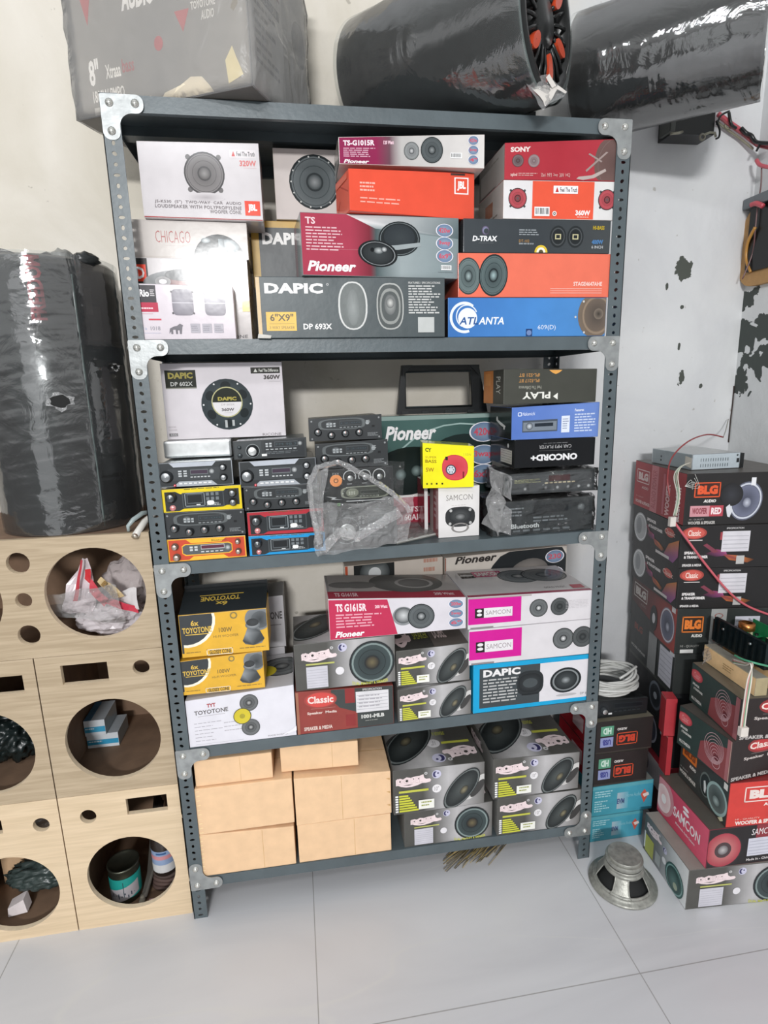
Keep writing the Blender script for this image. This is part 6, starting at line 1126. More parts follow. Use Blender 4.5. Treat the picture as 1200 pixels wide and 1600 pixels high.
for i in range(15):
    a = -2.2 + i * .2; w_ = .018 + .02 * abs(math.sin(i * 1.9)); vs += [X @ Vector(((r - .004) * math.cos(a), (r - .004) * math.sin(a), -.003)), X @ Vector(((r - .004 - w_) * math.cos(a), (r - .004 - w_) * math.sin(a), -.004))]
mb.add(vs, [(2 * i, 2 * i + 2, 2 * i + 3, 2 * i + 1) for i in range(14)]); mb.build('torn_lining', C2)
mb = MB('matt', '#1a1c1b'); mb.box(1.096, .19, zt, 1.213, .38, 2.166, bev=.003); tag(mb.build('dark_filler', recalc=True), 'low black block added as dark filler and prop under the overhanging wrapped tube', 'box')  # added block: its black stands in for the shade here and props the tube
mb = MB('matt', '#1a1c1b'); mb.box(.905, .275, zt, 1.088, .385, 2.245, bev=.003); tag(mb.build('dark_filler', recalc=True), 'taller black block added to fill the darkness between the two wrapped tubes on the rack', 'box')  # added block: its black stands in for the shade in the gap
# ================================================================ right-hand stacks on the floor
fl = flat(.0006)
def logo_blg(f, u0, v0, u1, v1, c, out=None, bg=None, rot=0):
    if bg: f.rect(u0, v0, u1, v1, bg)
    f.frame(u0, v0, u1, v1, (v1 - v0) * .07, out or c); w_, h_ = u1 - u0, v1 - v0; f.text('BLG', u0 + w_ * .12, v0 + h_ * .2, u1 - w_ * .10, v1 - h_ * .2, c, bold=.07)
def hx(name, label, xf, xb, yf, z0, z1, w_, d, group=None, base='#2a2b2b', m='satin_card', xr=None, cat='box', yr=None, **k):
    """carton given by its front-left x, the x of its rear left corner, width and depth"""
    b = Carton(name, label, cat, xf, xf + w_, yf, yf if yr is None else yr, z0, z0, z1 - z0, None, d, group, base, m, **k); return b
def shear_back(b, dx):   # rear edge slightly shifted (turned carton)
    pass
def turned(name, label, xf, yf, xb, yb, z0, z1, w_, base='#2a2b2b', m='satin_card', cat='box'):
    """rectangular carton: front-left corner (xf,yf), back-left corner (xb,yb)"""
    s = Vector((xb - xf, yb - yf, 0)); d = s.length; s.normalize(); r = Vector((s.y, -s.x, 0)); e = Vector((xf, yf, 0)) + r * w_
    return Carton(name, label, cat, xf, e.x, yf, e.y, z0, z0, z1 - z0, z1 - z0, d, None, base, m)
YM = .052
def blg_speaker(f, u, v, r, c='#8a8fa5', rim='#5d6070', rot=0): 
    f.ell(u, v, r, rim, sx=.82, rot=rot); f.ell(u, v, r * .93, '#c9ccd6', r0=r * .84, sx=.82, rot=rot); f.ell(u, v, r * .8, '#3a3d4a', '#6d7186', sx=.82, rot=rot); f.ell(u + .01, v + .03, r * .25, '#c3c6d2', '#6a6e80', sx=.82)
def swirl(f, u, v, s_=1):
    f.poly([(u - .1 * s_, v + .05), (u, v - .06), (u + .08 * s_, v - .02), (u + .1 * s_, v + .09), (u, v + .12)][::1], '#a04a78', ['#2a1b24', '#8a3a5f', '#c05f8f', '#7d3f6d', '#3a2233']); f.lay += 1
    f.poly([(u + .06 * s_, v + .06), (u + .2 * s_, v + .1), (u + .34 * s_, v + .2), (u + .28 * s_, v + .27), (u + .12 * s_, v + .2)], '#b5652f', ['#8a3a4a', '#c9773a', '#3a2418', '#8a4a2a', '#b5652f'])
    f.poly([(u - .12 * s_, v - .16), (u - .09 * s_, v - .2), (u + .02 * s_, v - .0), (u - .02 * s_, v + .03)], '#7d3a4a')
def classic_black(b, side=True):
    f = b.face('front'); f.rect(0, 0, 1, 1, '#1f1d1e'); f.ell(.115, .17, .14, '#a8443c', sx=2.0); f.ell(.115, .17, .12, '#c95a50', sx=1.9); f.text('Classic', .06, .10, .17, .24, '#f0d9cf', bold=.02); f.rect(.05, .33, .19, .35, '#cfc9c7'); swirl(f, .32, .62)
    f.text('SPEAKER', .04, .60, .16, .67, '#e3dedd', bold=.05); f.text('& TRANSFORMER', .04, .70, .25, .77, '#e3dedd', bold=.05); f.text('SPEAKER & MEDIA', .03, .90, .20, .96, '#d9d5d3', bold=.04); f.rect(.36, .14, .60, .62, '#d3d0d6'); f.lines(.37, .2, .59, .58, 4, '#a9a6ae', t=.15); f.text('SPECIFICATION', .39, .05, .54, .09, '#cfcccb', bold=.02); f.rect(.34, .16, .36, .34, '#a04048'); f.rect(.50, .72, .57, .92, '#b9b7b5')
    f = b.face('left'); f.rect(0, 0, 1, 1, '#252324'); f.ell(.18, .52, .38, '#a9abad', sx=1.0); f.ell(.18, .52, .35, '#d9dbdc', r0=.32); f.ell(.15, .5, .22, '#8a8d90', sx=.7); f.text('SPEAKER', .32, .18, .52, .26, '#e3dedd', bold=.05); f.text('& TRANSFORMER', .36, .32, .66, .40, '#e3dedd', bold=.05); f.ell(.80, .28, .11, '#c95a50', sx=2.0); f.text('Classic', .70, .22, .9, .34, '#f0d9cf'); swirl(f, .42, .55, .9); f.poly([(.7, .9), (.8, .55), (.98, .35), (.98, .75), (.9, .95)][::1], '#8a5a7a', ['#6d4066', '#b5703a', '#c9803f', '#a05f8f', '#8a4f8a']); f.rect(.55, .86, .82, .93, '#cfcac8')
    f = b.face('top'); f.rect(0, 0, 1, 1, '#3a3a38')
wM = .34
M9 = turned('speaker_carton', 'dark red carton at the very bottom of the tall right stack', 1.512, YM, 1.560, .38, .0006, .118, wM, base='#6a2b30'); f = M9.face('left'); f.rect(0, 0, 1, 1, '#4a2528'); f.ell(.3, .5, .3, '#b5a9a9'); M9.done()
M8 = turned('speaker_carton', 'red and white carton second from the floor in the tall right stack', 1.512, YM, 1.560, .38, .119, .245, wM, base='#8a3038'); f = M8.face('left'); f.rect(0, 0, 1, 1, '#c9bfc2'); f.rect(0, 0, 1, .25, '#b0303f'); f.ell(.5, .6, .3, '#8a8087'); M8.done()
M7 = turned('speaker_carton', 'black carton with a white rimmed speaker print, third from the floor in the tall stack', 1.505, YM, 1.560, .38, .246, .372, wM, base='#232426'); f = M7.face('left'); f.rect(0, 0, 1, 1, '#232427'); f.ell(.62, .48, .4, '#b9bccb', sx=.9); f.ell(.62, .48, .33, '#6a6e80', '#4a4d5c', sx=.9); f.ell(.6, .52, .12, '#2b2d36'); f.rect(.82, .12, .95, .3, '#c9cbd0'); M7.done()
M6 = turned('speaker_carton', 'black carton with a grey rimmed speaker print behind the cable coil', 1.505, YM, 1.558, .38, .373, .512, wM, base='#232426'); f = M6.face('left'); f.rect(0, 0, 1, 1, '#26282a'); f.rect(0, 0, 1, .08, '#4a4c49'); f.ell(.66, .5, .36, '#6d757f', sx=.9); f.ell(.66, .5, .29, '#1d2023', '#3a4048', sx=.9); f.ell(.66, .5, .09, '#b9c0c8'); f.rect(.88, .08, .97, .25, '#c9cbd0'); f.ell(.86, .8, .1, '#b9bfc6'); M6.done()
M5 = turned('speaker_carton', 'dark carton with white label and grey tape across its left side', 1.500, YM, 1.556, .38, .513, .650, wM, base='#2b2d2d'); f = M5.face('left'); f.rect(0, 0, 1, 1, '#313535'); f.text('BLG', .1, .12, .3, .3, '#7a4038', bold=.05); f.rect(.70, .08, .96, .92, '#c9c9d2'); f.lines(.72, .12, .95, .88, 6, '#a5a5b0', t=.15); f.rect(.9, .0, .99, .1, '#d9d9dc'); f.text('WOOFER & SPEAKER', .05, .75, .4, .82, '#b5b5b2', bold=.03)
f = M5.face('front'); f.rect(0, 0, 1, 1, '#2f3231'); M5.done(); M5.sticker('left', 'packing_tape', .46, 0, .64, 1, '#8b8d8d', label='grey packing tape')
M4 = turned('speaker_carton', 'black and maroon BLG carton with tape and white label behind the circuit tray', 1.495, YM, 1.552, .38, .651, .800, wM, base='#2b2b2a'); f = M4.face('front'); f.rect(0, 0, 1, 1, '#2c302f'); logo_blg(f, .05, .17, .24, .52, '#dd7a35', bg='#3a2a20'); f.text('AUDIO', .14, .56, .24, .63, '#d9d6d0', bold=.05); f.rect(.52, .18, .74, .90, '#c9c8d2'); f.lines(.53, .22, .73, .88, 6, '#8d8d98', t=.12); f.text('HI - QUALITY', .05, .8, .22, .86, '#a5a5a0'); f.rect(.05, .90, .17, .98, '#d3d3d0')
f = M4.face('left'); f.grid([(0, '#3a2f2d'), (.5, '#6a2e2c'), (1, '#a8443c')]); logo_blg(f, .06, .12, .38, .46, '#b9b3ae'); f.text('AUDIO', .24, .52, .36, .58, '#8a8480'); f.poly([(0, .6), (.5, .75), (.6, 1), (0, 1)], '#333433'); blg_speaker(f, .83, .52, .4, rim='#8a6a72'); f.ell(.55, .62, .3, '#26282a', sx=.6); f.ell(.55, .62, .12, '#c9c9cc', sx=.6); f.rect(.9, .02, .97, .14, '#e3dfe0'); M4.done()
M4.sticker('front', 'packing_tape', .30, 0, .44, 1, '#9a9b99', fn=lambda f: f.text('BLG AUDIO', .33, .1, .41, .9, '#8a5a55', rot=90), label='clear printed packing tape')
M3 = turned('speaker_carton', 'black Classic carton with flame print, lower of the two identical ones', 1.488, YM, 1.543, .38, .801, .930, wM, base='#232122'); classic_black(M3); M3.done()
M2 = turned('speaker_carton', 'black Classic carton with flame print directly under the red BLG carton', 1.484, YM, 1.538, .38, .931, 1.062, wM, base='#232122'); classic_black(M2); M2.done()
M1 = turned('speaker_carton', 'BLG carton with red side and black front topping the tall right stack', 1.487, YM, 1.533, .38, 1.063, 1.218, wM, base='#2b2624'); f = M1.face('front'); f.rect(0, 0, 1, 1, '#211f1f'); logo_blg(f, .075, .17, .30, .46, '#e0582f', out='#e0582f', bg='#3f2019'); f.text('AUDIO', .16, .50, .27, .56, '#e3dfdb', bold=.05, shear=.2); f.rect(.05, .62, .34, .83, '#c98f96'); f.rect(.22, .62, .34, .83, '#b2434f'); f.text('RED', .235, .66, .325, .79, '#f3dfe0', bold=.05); f.text('WOOFER', .07, .66, .2, .78, '#8a3a45', bold=.04); f.text('HI - QUALITY', .05, .87, .18, .90, '#a9a5a2'); f.text('WOOFER & SPEAKER', .04, .92, .28, .98, '#bdb9b5', bold=.04)
blg_speaker(f, .53, .55, .38, rot=.25); f.ell(.40, .42, .22, '#33343a', '#1c1c1e'); f.poly([(.36, .66), (.39, .6), (.42, .72), (.40, .86), (.38, .84)], '#d3d5da'); f.rect(.56, .1, .6, .25, '#e3e3e6')
f = M1.face('left'); f.rect(0, 0, 1, 1, '#a03338'); f.rect(.36, 0, .50, 1, '#c0757a'); f.text('AUDIO POWER', .385, .1, .47, .92, '#a04048', rot=90); logo_blg(f, .05, .17, .32, .46, '#d9c3c0'); f.text('AUDIO', .17, .52, .31, .58, '#d9c3c0', bold=.02); f.text('HI - QUALITY', .06, .76, .22, .79, '#d9b5b5'); f.text('WOOFER & SPEAKER', .05, .85, .36, .92, '#e3c9c6', bold=.03); f.rect(.60, .12, .64, .95, '#b5606a'); f.text('WOOFER', .66, .3, .74, .95, '#d9b3b3', rot=90, bold=.05); f.text('BLUETOOTH', .84, .3, .93, .97, '#ecdcdc', rot=90, bold=.06)
f = M1.face('top'); f.rect(0, 0, 1, 1, '#5a5550'); M1.done()
# disc drive on top
zt1 = 1.2192
CDR = thing('disc_drive', 'grey metal disc drive lying on the red BLG carton', 'drive', (1.62, .17, zt1)); x0, x1, y0, y1, h = 1.538, 1.700, .105, .30, .047
mb = MB('metal', '#b9c0c4'); mb.box(x0, y0, zt1, x1, y1, zt1 + h, bev=.0015); f = Face(mb, (x0, y0, zt1), (x1, y0, zt1), (x1, y0, zt1 + h), (x0, y0, zt1 + h), m='plastic'); f.rect(.02, .02, .98, .98, '#b5bfc5')
for i in range(12):
    for j in (0, 1): f.rect(.18 + i * .05, .28 + j * .36, .195 + i * .05, .48 + j * .36, '#6a7378')
f.rect(.92, .35, .97, .62, '#1f2224'); f.ell(.93, .15, .06, '#3a3f42')
f = Face(mb, (x0, y1, zt1), (x0, y0, zt1), (x0, y0, zt1 + h), (x0, y1, zt1 + h), m='plastic'); f.rect(.02, .04, .98, .96, '#8f999d'); 
for u, v in ((.25, .45), (.25, .7), (.55, .3), (.5, .6)): f.ell(u, v, .08, '#22262a', seg=8)
f = Face(mb, (x0, y0, zt1 + h), (x1, y0, zt1 + h), (x1, y1, zt1 + h), (x0, y1, zt1 + h), m='plastic'); f.rect(.02, .02, .98, .98, '#b3b6b6'); mb.build('drive_case', CDR)
mb = MB('plastic', '#1b1d1e'); mb.box(x1, y0 - .001, zt1, x1 + .012, y1, zt1 + h - .002, bev=.001); mb.build('front_bezel', CDR)
for zz in (.012, .032):
    mb = MB('plastic', '#1b1d1e'); mb.tube([(x1 + .012, y0 + .02, zt1 + zz), (x1 + .020, y0 + .02, zt1 + zz)], .005, 10); mb.build('knob', CDR)
mb = MB('gloss_card', '#c9c5ba'); f = Face(mb, (x0 + .03, y0 - .0003, zt1 + .002), (x0 + .001, y0 - .0003, zt1 + .002), (x0 + .001, y0 - .0003, zt1 + h * .8), (x0 + .03, y0 - .0003, zt1 + h * .8)); 
sheet3(mb, [(x0 - .001, y0 + .03, zt1 + .012), (x0 - .0005, y0 - .001, zt1 + .006), (x0 - .0005, y0 - .001, zt1 + .036), (x0 - .001, y0 + .03, zt1 + .040)], 3, '#c9c5ba', 'gloss_card', 3, .0006); mb.build('tape_patch', CDR)
# wires from the drive
def wire(name, label, pts, r, c, cat='wire', seg=8, parent=None, m='plastic'):
    P_ = [Vector(p_) for p_ in pts]; out = []
    for i in range(len(P_) - 1):   # Catmull-Rom
        a, b_, c_, d = P_[max(i - 1, 0)], P_[i], P_[i + 1], P_[min(i + 2, len(P_) - 1)]
        for k in range(6):
            t = k / 6; out.append(.5 * ((2 * b_) + (-a + c_) * t + (2 * a - 5 * b_ + 4 * c_ - d) * t * t + (-a + 3 * b_ - 3 * c_ + d) * t ** 3))
    out.append(P_[-1]); mb = MB(m, c); mb.tube(out, r, seg, c)
    o = mb.build(name, parent)
    if parent is None: tag(o, label, cat)
    elif label: o['label'] = label
    return o
Y = lambda x, y, d: atY(x, y, d)
WH = thing('wire_harness', 'red and white wire harness with plug hanging over the red BLG carton corner', 'wire', Y(1052, 815, .03))
wire('red_wire', None, [Y(1130, 683, .2), Y(1105, 679, .18), Y(1075, 690, .12), Y(1050, 715, .09), Y(1043, 745, .05), Y(1046, 775, .035)], .0022, '#8f3a3c', parent=WH)
for k, c_ in enumerate(('#b9b9ae', '#8aa08a', '#c9c3b5')):
    wire('white_wire', None, [Y(1078, 723, .09), Y(1062 + k, 730, .06), Y(1053 + 3 * k, 745, .045), Y(1058 + 2 * k, 775, .035), Y(1052 + 2 * k, 806, .03)], .0017, c_, parent=WH)
mb = MB('plastic', '#d6cfc8'); p_ = Y(1050, 815, .028); mb.box(p_.x - .009, p_.y - .006, p_.z - .014, p_.x + .009, p_.y + .006, p_.z + .014, bev=.0015); mb.build('plug', WH)
for k in range(5): wire('frayed_wire', None, [Y(1070, 760, .045), Y(1080 + k * 3, 750 + k * 3, .04), Y(1082 + k, 765 - 6 * k, .04)], .0007, '#c9c9c4', parent=WH, seg=5)
wire('red_cable', 'long red cable slanting down across the right stack fronts', [Y(1053, 815, .035), Y(1075, 845, .03), Y(1105, 885, .025), Y(1140, 926, .015), Y(1170, 948, .005), Y(1215, 965, -.01)], .0036, '#c9606a', 'cable')
wire('thin_wire', 'thin twisted wire hanging down the wall onto the disc drive', [atY(1138, 655, .41), atY(1134, 672, .36), atY(1130, 683, .22)], .0016, '#8a8a80')
# front cluster -----------------------------------------------------------
K1 = turned('speaker_carton', 'grey speaker carton on the floor with round print, lowest of the front right stack', 1.3945, -.223, 1.409, .004, .0006, .134, .34, base='#6a6966')
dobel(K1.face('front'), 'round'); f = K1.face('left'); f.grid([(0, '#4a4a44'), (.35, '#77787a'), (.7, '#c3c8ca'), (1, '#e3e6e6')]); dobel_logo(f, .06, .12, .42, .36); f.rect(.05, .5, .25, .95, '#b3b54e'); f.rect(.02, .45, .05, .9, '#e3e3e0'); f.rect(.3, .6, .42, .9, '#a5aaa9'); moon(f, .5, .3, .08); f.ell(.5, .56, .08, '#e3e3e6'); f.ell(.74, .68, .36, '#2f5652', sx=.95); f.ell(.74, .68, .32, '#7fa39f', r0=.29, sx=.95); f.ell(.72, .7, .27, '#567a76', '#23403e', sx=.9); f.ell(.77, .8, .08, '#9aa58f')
f = K1.face('top'); f.rect(0, 0, 1, 1, '#8d8a83'); K1.done()
K2 = turned('speaker_carton', 'pink and maroon SAMCON carton lying on the grey floor carton', 1.4415, -.227, 1.450, .009, .135, .262, .36, base='#7a2b38')
f = K2.face('front'); f.rect(0, 0, 1, 1, '#211d1e'); f.rect(.40, .0, 1, .42, '#8a3038'); f.ell(.13, .56, .46, '#2b2728'); f.ell(.13, .56, .43, '#c98a86', '#a83a48'); f.ell(.13, .56, .20, '#4a3a3c'); f.ell(.13, .56, .12, '#b9b5b5', '#6a6668'); f.text('SAMCON', .36, .10, .58, .26, '#e9e3e3', shear=.12); f.text('Multimedia', .6, .12, .7, .22, '#d9cfcf'); f.rect(.34, .34, .85, .80, '#cfcfda'); f.lines(.35, .38, .84, .78, 5, '#a3a3b3', t=.15); f.text('Made In - China (Taiwan) Domestic', .34, .86, .8, .94, '#d9d3d3', bold=.02)
f = K2.face('left'); f.grid([(0, '#b8344e'), (.5, '#cf4560'), (1, '#e0607a')]); f.ell(.12, .45, .48, '#c9868d', sx=.85); f.ell(.12, .5, .36, '#dba3a3', '#e9d3d0', sx=.8); f.ell(.13, .5, .12, '#f1e9e6', sx=.8); f.text('SAMCON', .34, .36, .86, .62, '#f4eaec', bold=.02); f.text('Multimedia Audio Systems', .4, .72, .78, .80, '#f0dfe3', bold=.02); f.ell(.57, .14, .09, '#f4eaec', sx=1.2, sy=.5); f.ell(.58, .25, .09, '#f4eaec', sx=1.2, sy=.5)
f = K2.face('top'); f.rect(0, 0, 1, 1, '#57524c'); K2.done()
K3 = turned('speaker_carton', 'BLG carton with bright red front and dark speaker side in the front right stack', 1.4895, -.227, 1.504, -.006, .263, .403, .33, base='#8a2b2b')
f = K3.face('front'); f.rect(0, 0, 1, 1, '#cf3d36'); logo_blg(f, .14, .12, .50, .46, '#e9dad3', out='#e9dad3'); f.text('AUDIO', .32, .50, .48, .57, '#f0e3dd', bold=.05); f.text('HI - QUALITY', .08, .82, .3, .86, '#e9c9c0'); f.text('WOOFER & SPEAKER', .08, .88, .52, .97, '#ecdcd5', bold=.05); f.rect(.53, 0, .70, 1, '#cfa5a9'); f.rect(.7, 0, 1, 1, '#b5353a')
f = K3.face('left'); f.rect(0, 0, 1, 1, '#3b3f3d'); logo_blg(f, .05, .12, .36, .40, '#8a4a2a', out='#e07a2f', bg='#e07a2f'); f.text('AUDIO', .22, .46, .36, .54, '#e6e3dc', bold=.05); f.text('HI - QUALITY', .03, .68, .2, .72, '#b5b5b0'); f.text('WOOFER & SPEAKER', .02, .76, .38, .85, '#d3d1c9', bold=.05); f.ell(.57, .55, .28, '#6a7470', sx=.65); f.ell(.57, .56, .24, '#2b302f', sx=.65); f.poly([(.53, .5), (.56, .46), (.59, .6), (.58, .75), (.55, .72)], '#d9dedc'); f.ell(.80, .60, .34, '#9fb8b5', sx=.92); f.ell(.80, .60, .28, '#3a403f', '#6a7573', sx=.92); f.ell(.79, .66, .10, '#aebfbd', '#6a7876'); f.rect(.9, .08, .97, .22, '#e6e6e0'); f.poly([(.85, .96), (.93, .85), (.95, .92), (.9, .99)], '#d9d9b5'); K3.done()
def classic_green(b):
    f = b.face('front'); f.rect(0, 0, 1, 1, '#261d1c'); f.ell(.32, .20, .19, '#8f2f30', sx=2.2); f.ell(.32, .20, .15, '#c23a3c', sx=2.1); f.text('Classic', .18, .12, .46, .28, '#f0dcd3', bold=.03); f.lines(.2, .36, .45, .4, 1, '#a9a09c'); f.text('Speaker  Media', .13, .44, .52, .53, '#c9c0bb', bold=.03); f.text('SPEAKER & MEDIA', .02, .88, .45, .97, '#b9b3b0', bold=.04)
    f = b.face('left'); f.rect(0, 0, 1, 1, '#2f3f3c'); f.poly([(.42, .95), (.45, .5), (.55, .40), (1, .2), (1, 1), (.8, 1)], '#8a4548'); f.rect(.92, 0, 1, 1, '#a5686c'); f.ell(.12, .25, .14, '#b5404a', sx=1.6, rot=.0); f.ell(.12, .25, .12, '#cf5a60', sx=1.5); f.text('Classic', .06, .18, .19, .32, '#e9a9a9'); f.text('SPEAKER', .05, .46, .2, .52, '#d6d6d0', bold=.04); f.text('& TRANSFORMER', .08, .56, .28, .62, '#d6d6d0', bold=.04); f.text('MULTIMEDIA', .05, .82, .28, .9, '#c9c9c4', bold=.05)
    for i in range(7): f.ell(.70 + i * .006, .45 + i * .025, .36 - i * .045, '#c9a3a8', r0=.36 - i * .045 - .012, sx=.75)
    f.ell(.76, .62, .07, '#6a3036'); f.ell(.76, .75, .14, '#c9a3a8', r0=.125, sx=.8)
K4 = turned('speaker_carton', 'dark green Classic carton with pink cone print resting on the BLG carton', 1.4825, -.227, 1.464, -.036, .404, .531, .33, base='#3a3433'); classic_green(K4); f = K4.face('top'); f.rect(0, 0, 1, 1, '#4f4a45'); K4.done(); K4.sticker('left', 'worn_edge_strip', .985, 0, 1, 1, '#c9b5a5', label='worn pale corner edge')
K5 = turned('speaker_carton', 'dark green Classic carton with pink cone print topping the front right stack', 1.492, -.227, 1.508, -.016, .532, .656, .33, base='#3a3433'); classic_green(K5); f = K5.face('top'); f.rect(0, 0, 1, 1, '#6a6459'); K5.done()
# red cartons edge seen between stacks
b = turned('speaker_carton', 'bright red edge carton squeezed between the two right stacks, lower one', 1.462, -.0, 1.47, .045, .264, .40, .016, base='#a82f37'); f = b.face('left'); f.rect(0, 0, 1, .04, '#c98a85'); f.rect(.0, .4, 1, .42, '#8a2a2e'); b.done()
b = turned('speaker_carton', 'bright red edge carton squeezed between the two right stacks, upper one', 1.447, .004, 1.460, .048, .4035, .53, .033, base='#a82f37'); f = b.face('left'); f.rect(0, 0, 1, .04, '#c98a85'); f.rect(.0, .4, 1, .42, '#8a2a2e'); b.done()
# kraft strip boxes and circuit tray on K5
zk = .6568
def strip_box(lab, A, B_, z0, h, w_, c0='#ecc795', c1='#8d8a80'):
    s = (B_ - A); s.z = 0; d = s.length; s.normalize(); r = Vector((s.y, -s.x, 0)) * w_; P0 = Vector((A.x, A.y, z0)); P1 = P0 + r
    b = Carton('kraft_strip_carton', lab, 'box', P0.x, P1.x, P0.y, P1.y, z0, z0, h, h, d, None, base='#a59a80', m='matt', bev=.0015); f = b.face('left'); f.rect(0, 0, 1, 1, c0); f.micro(.4, .35, .62, .75, 3, '#b08d60', seed=3); f = b.face('top'); f.rect(0, 0, 1, 1, c1); f = b.face('front'); f.rect(0, 0, 1, 1, '#a89a78'); b.done(); return b
strip_box('long kraft strip carton lying on the top green Classic carton', Vector((1.535, -.222, 0)), Vector((1.545, -.012, 0)), zk, .052, .035)
strip_box('second kraft strip carton beside the first, under the circuit tray', Vector((1.60, -.235, 0)), Vector((1.60, -.02, 0)), zk, .058, .13, c0='#e3bf8d', c1='#8f8c80')
TY_ = thing('circuit_tray', 'dark finned amplifier chassis with green circuit boards on the front right stack', 'amplifier chassis', (1.65, .0, zk + .0595))
z0 = zk + .0595; mb = MB('metal', '#2f3a3d'); mb.box(1.575, -.20, z0, 1.585, -.006, z0 + .075, bev=.001); mb.box(1.585, -.20, z0, 1.80, -.006, z0 + .004)
for i in range(9): mb.box(1.569, -.19 + i * .022, z0 + .006, 1.575, -.185 + i * .022, z0 + .07)
mb.build('heat_sink', TY_)
mb = MB('metal', '#9aa3a5'); 
for yy in (-.15, -.05): mb.tube([(1.5745, yy, z0 + .055), (1.568, yy, z0 + .055)], .004, 8)
mb.build('screw', TY_)
R2 = random.Random(4)
for k, (xa, ya, xb, yb, zz) in enumerate(((1.60, -.18, 1.70, -.06, .012), (1.62, -.055, 1.78, -.012, .020))):
    mb = MB('plastic', '#1f7a4a'); mb.box(xa, ya, z0 + zz, xb, yb, z0 + zz + .002); 
    for i in range(22):
        x_, y_ = R2.uniform(xa + .006, xb - .012), R2.uniform(ya + .006, yb - .012); s_ = R2.uniform(.004, .009); hh = R2.uniform(.004, .02); cc = R2.choice(['#1b1d1e', '#2a8a55', '#c9c3a0', '#b5722f', '#3a3d3f', '#8d9091']); 
        if i % 3: mb.box(x_, y_, z0 + zz + .002, x_ + s_, y_ + s_, z0 + zz + .002 + hh, cc)
        else: mb.lathe([(s_ * .6, 0), (s_ * .6, hh), (0, hh)], 10, X=Matrix.Translation((x_, y_, z0 + zz + .002)), c=cc, smooth=False)
    mb.build('circuit_board', TY_)
mb = MB('plastic', '#1f7a4a'); mb.box(1.70, -.10, z0 + .004, 1.703, -.012, z0 + .06); mb.build('circuit_board', TY_)
mb = MB('metal', '#b5703a'); X = Matrix.Translation((1.66, -.035, z0 + .05)); mb.lathe([(.014, -.012), (.022, -.01), (.022, .01), (.014, .012)], 20, X=X, c='#b87a45'); mb.build('copper_coil', TY_)
WR = thing('ribbon_wire', 'bundle of green, white and pink wires ending in a white plug over the stack corner', 'wire', Y(1160, 1150, -.24))
for k, c_ in enumerate(('#d6cfc4', '#c98a88', '#7aa07f', '#e3ddd3')):
    wire('wire_strand', None, [Y(1145, 1030 + k * 2, -.14), Y(1165, 1036 + k, -.2), Y(1176 - k, 1038, -.235), Y(1168 + 2 * k, 1062, -.245), Y(1162 + 2 * k, 1100, -.246), Y(1157 + 2 * k, 1138, -.246)], .0019, c_, parent=WR)
mb = MB('plastic', '#ddd5cd'); p_ = Y(1161, 1142, -.248); mb.box(p_.x - .011, p_.y - .007, p_.z - .014, p_.x + .011, p_.y + .007, p_.z + .012, bev=.002); mb.build('plug', WR)
wire('green_wire', 'short green and white ribbon wire lying across the kraft strip carton', [Y(1148, 1024, -.14), Y(1160, 1030, -.17), Y(1180, 1036, -.2), Y(1205, 1042, -.2)], .003, '#4f9a78')
sheet('film_scrap', [Y(1098, 1040, -.10), Y(1110, 1032, -.12), Y(1112, 1010, -.06), Y(1100, 1015, -.02)], 'film_milky', 8, .006, 8, TY_)
# stacks just right of the rack ------------------------------------------
YQ = .056
def qcarton(lab, pxl, pxr, z0, z1, d, base, m='satin_card'):
    xl, xr = 1.2475, pxr; return Carton('speaker_carton', lab, 'box', xl, xr, YQ, YQ, z0, z0, z1 - z0, z1 - z0, d, None, base, m)
xq = lambda px, py: atY(px, py, YQ).x
def teal(b, s_):
    f = b.face('front'); f.grid([(0, '#3d8f9f'), (.6, '#4aa0b5'), (1, '#3f93ad')]); f.rect(0, 0, 1, .12, '#5aa3b0'); f.micro(.06, .18, .40, .42, 3, '#a5cdd3', seed=s_); f.micro(.06, .5, .3, .9, 5, '#a5cdd3', seed=s_ + 3, ragged=.5); f.rect(.42, .30, .60, .85, '#a9b9c3', '#5fa9bd'); f.text('EVM', .42, .5, .54, .68, '#4a5f8a', bold=.05); f.text('Home Audio', .56, .36, .8, .48, '#8ac0cd'); f.poly([(.80, .45), (.86, .28), (.92, .5), (.86, .75)], '#c95a4a'); f.poly([(.83, .45), (.92, .4), (.94, .5), (.86, .56)], '#e6d5d0'); f = b.face('top'); f.rect(0, 0, 1, 1, '#7d7f7a'); f = b.face('right'); f.rect(0, 0, 1, 1, '#35788a')
Q1 = qcarton('teal blue carton on the floor beside the rack foot', 0, xq(1003, 1290), .0006, .096, .22, '#3d8f9f'); teal(Q1, 3); Q1.done()
Q2 = qcarton('teal blue carton resting on its twin beside the rack foot', 0, xq(1019, 1250), .0975, .208, .24, '#3d8f9f'); teal(Q2, 5); Q2.done()
Q2.sticker('top', 'dark_tape', .48, .6, .56, 1, '#4f524c', label='dark tape scrap')
def blgd(b):
    f = b.face('front', rot180=True); f.rect(0, 0, 1, 1, '#272322'); f.rect(0, 0, 1, .05, '#3a3632'); logo_blg(f, .26, .22, .62, .60, '#c9442f', out='#d0502f'); f.text('AUDIO', .45, .68, .62, .76, '#cfc9c6', bold=.05); f.rect(.68, .55, .9, .85, '#5a9a7d'); f.rect(.68, .2, .9, .5, '#8f97c3'); f.text('HD', .72, .6, .86, .8, '#c9e0d3', bold=.05); f.text('USB', .72, .26, .86, .44, '#3a3f8a', bold=.05)
    f = b.face('left'); f.rect(0, 0, 1, 1, '#b5202f'); f.rect(.4, .3, .7, .75, '#e6c9cc'); f = b.face('top'); f.rect(0, 0, 1, 1, '#6d685a'); f = b.face('right'); f.rect(0, 0, 1, 1, '#2b2625')
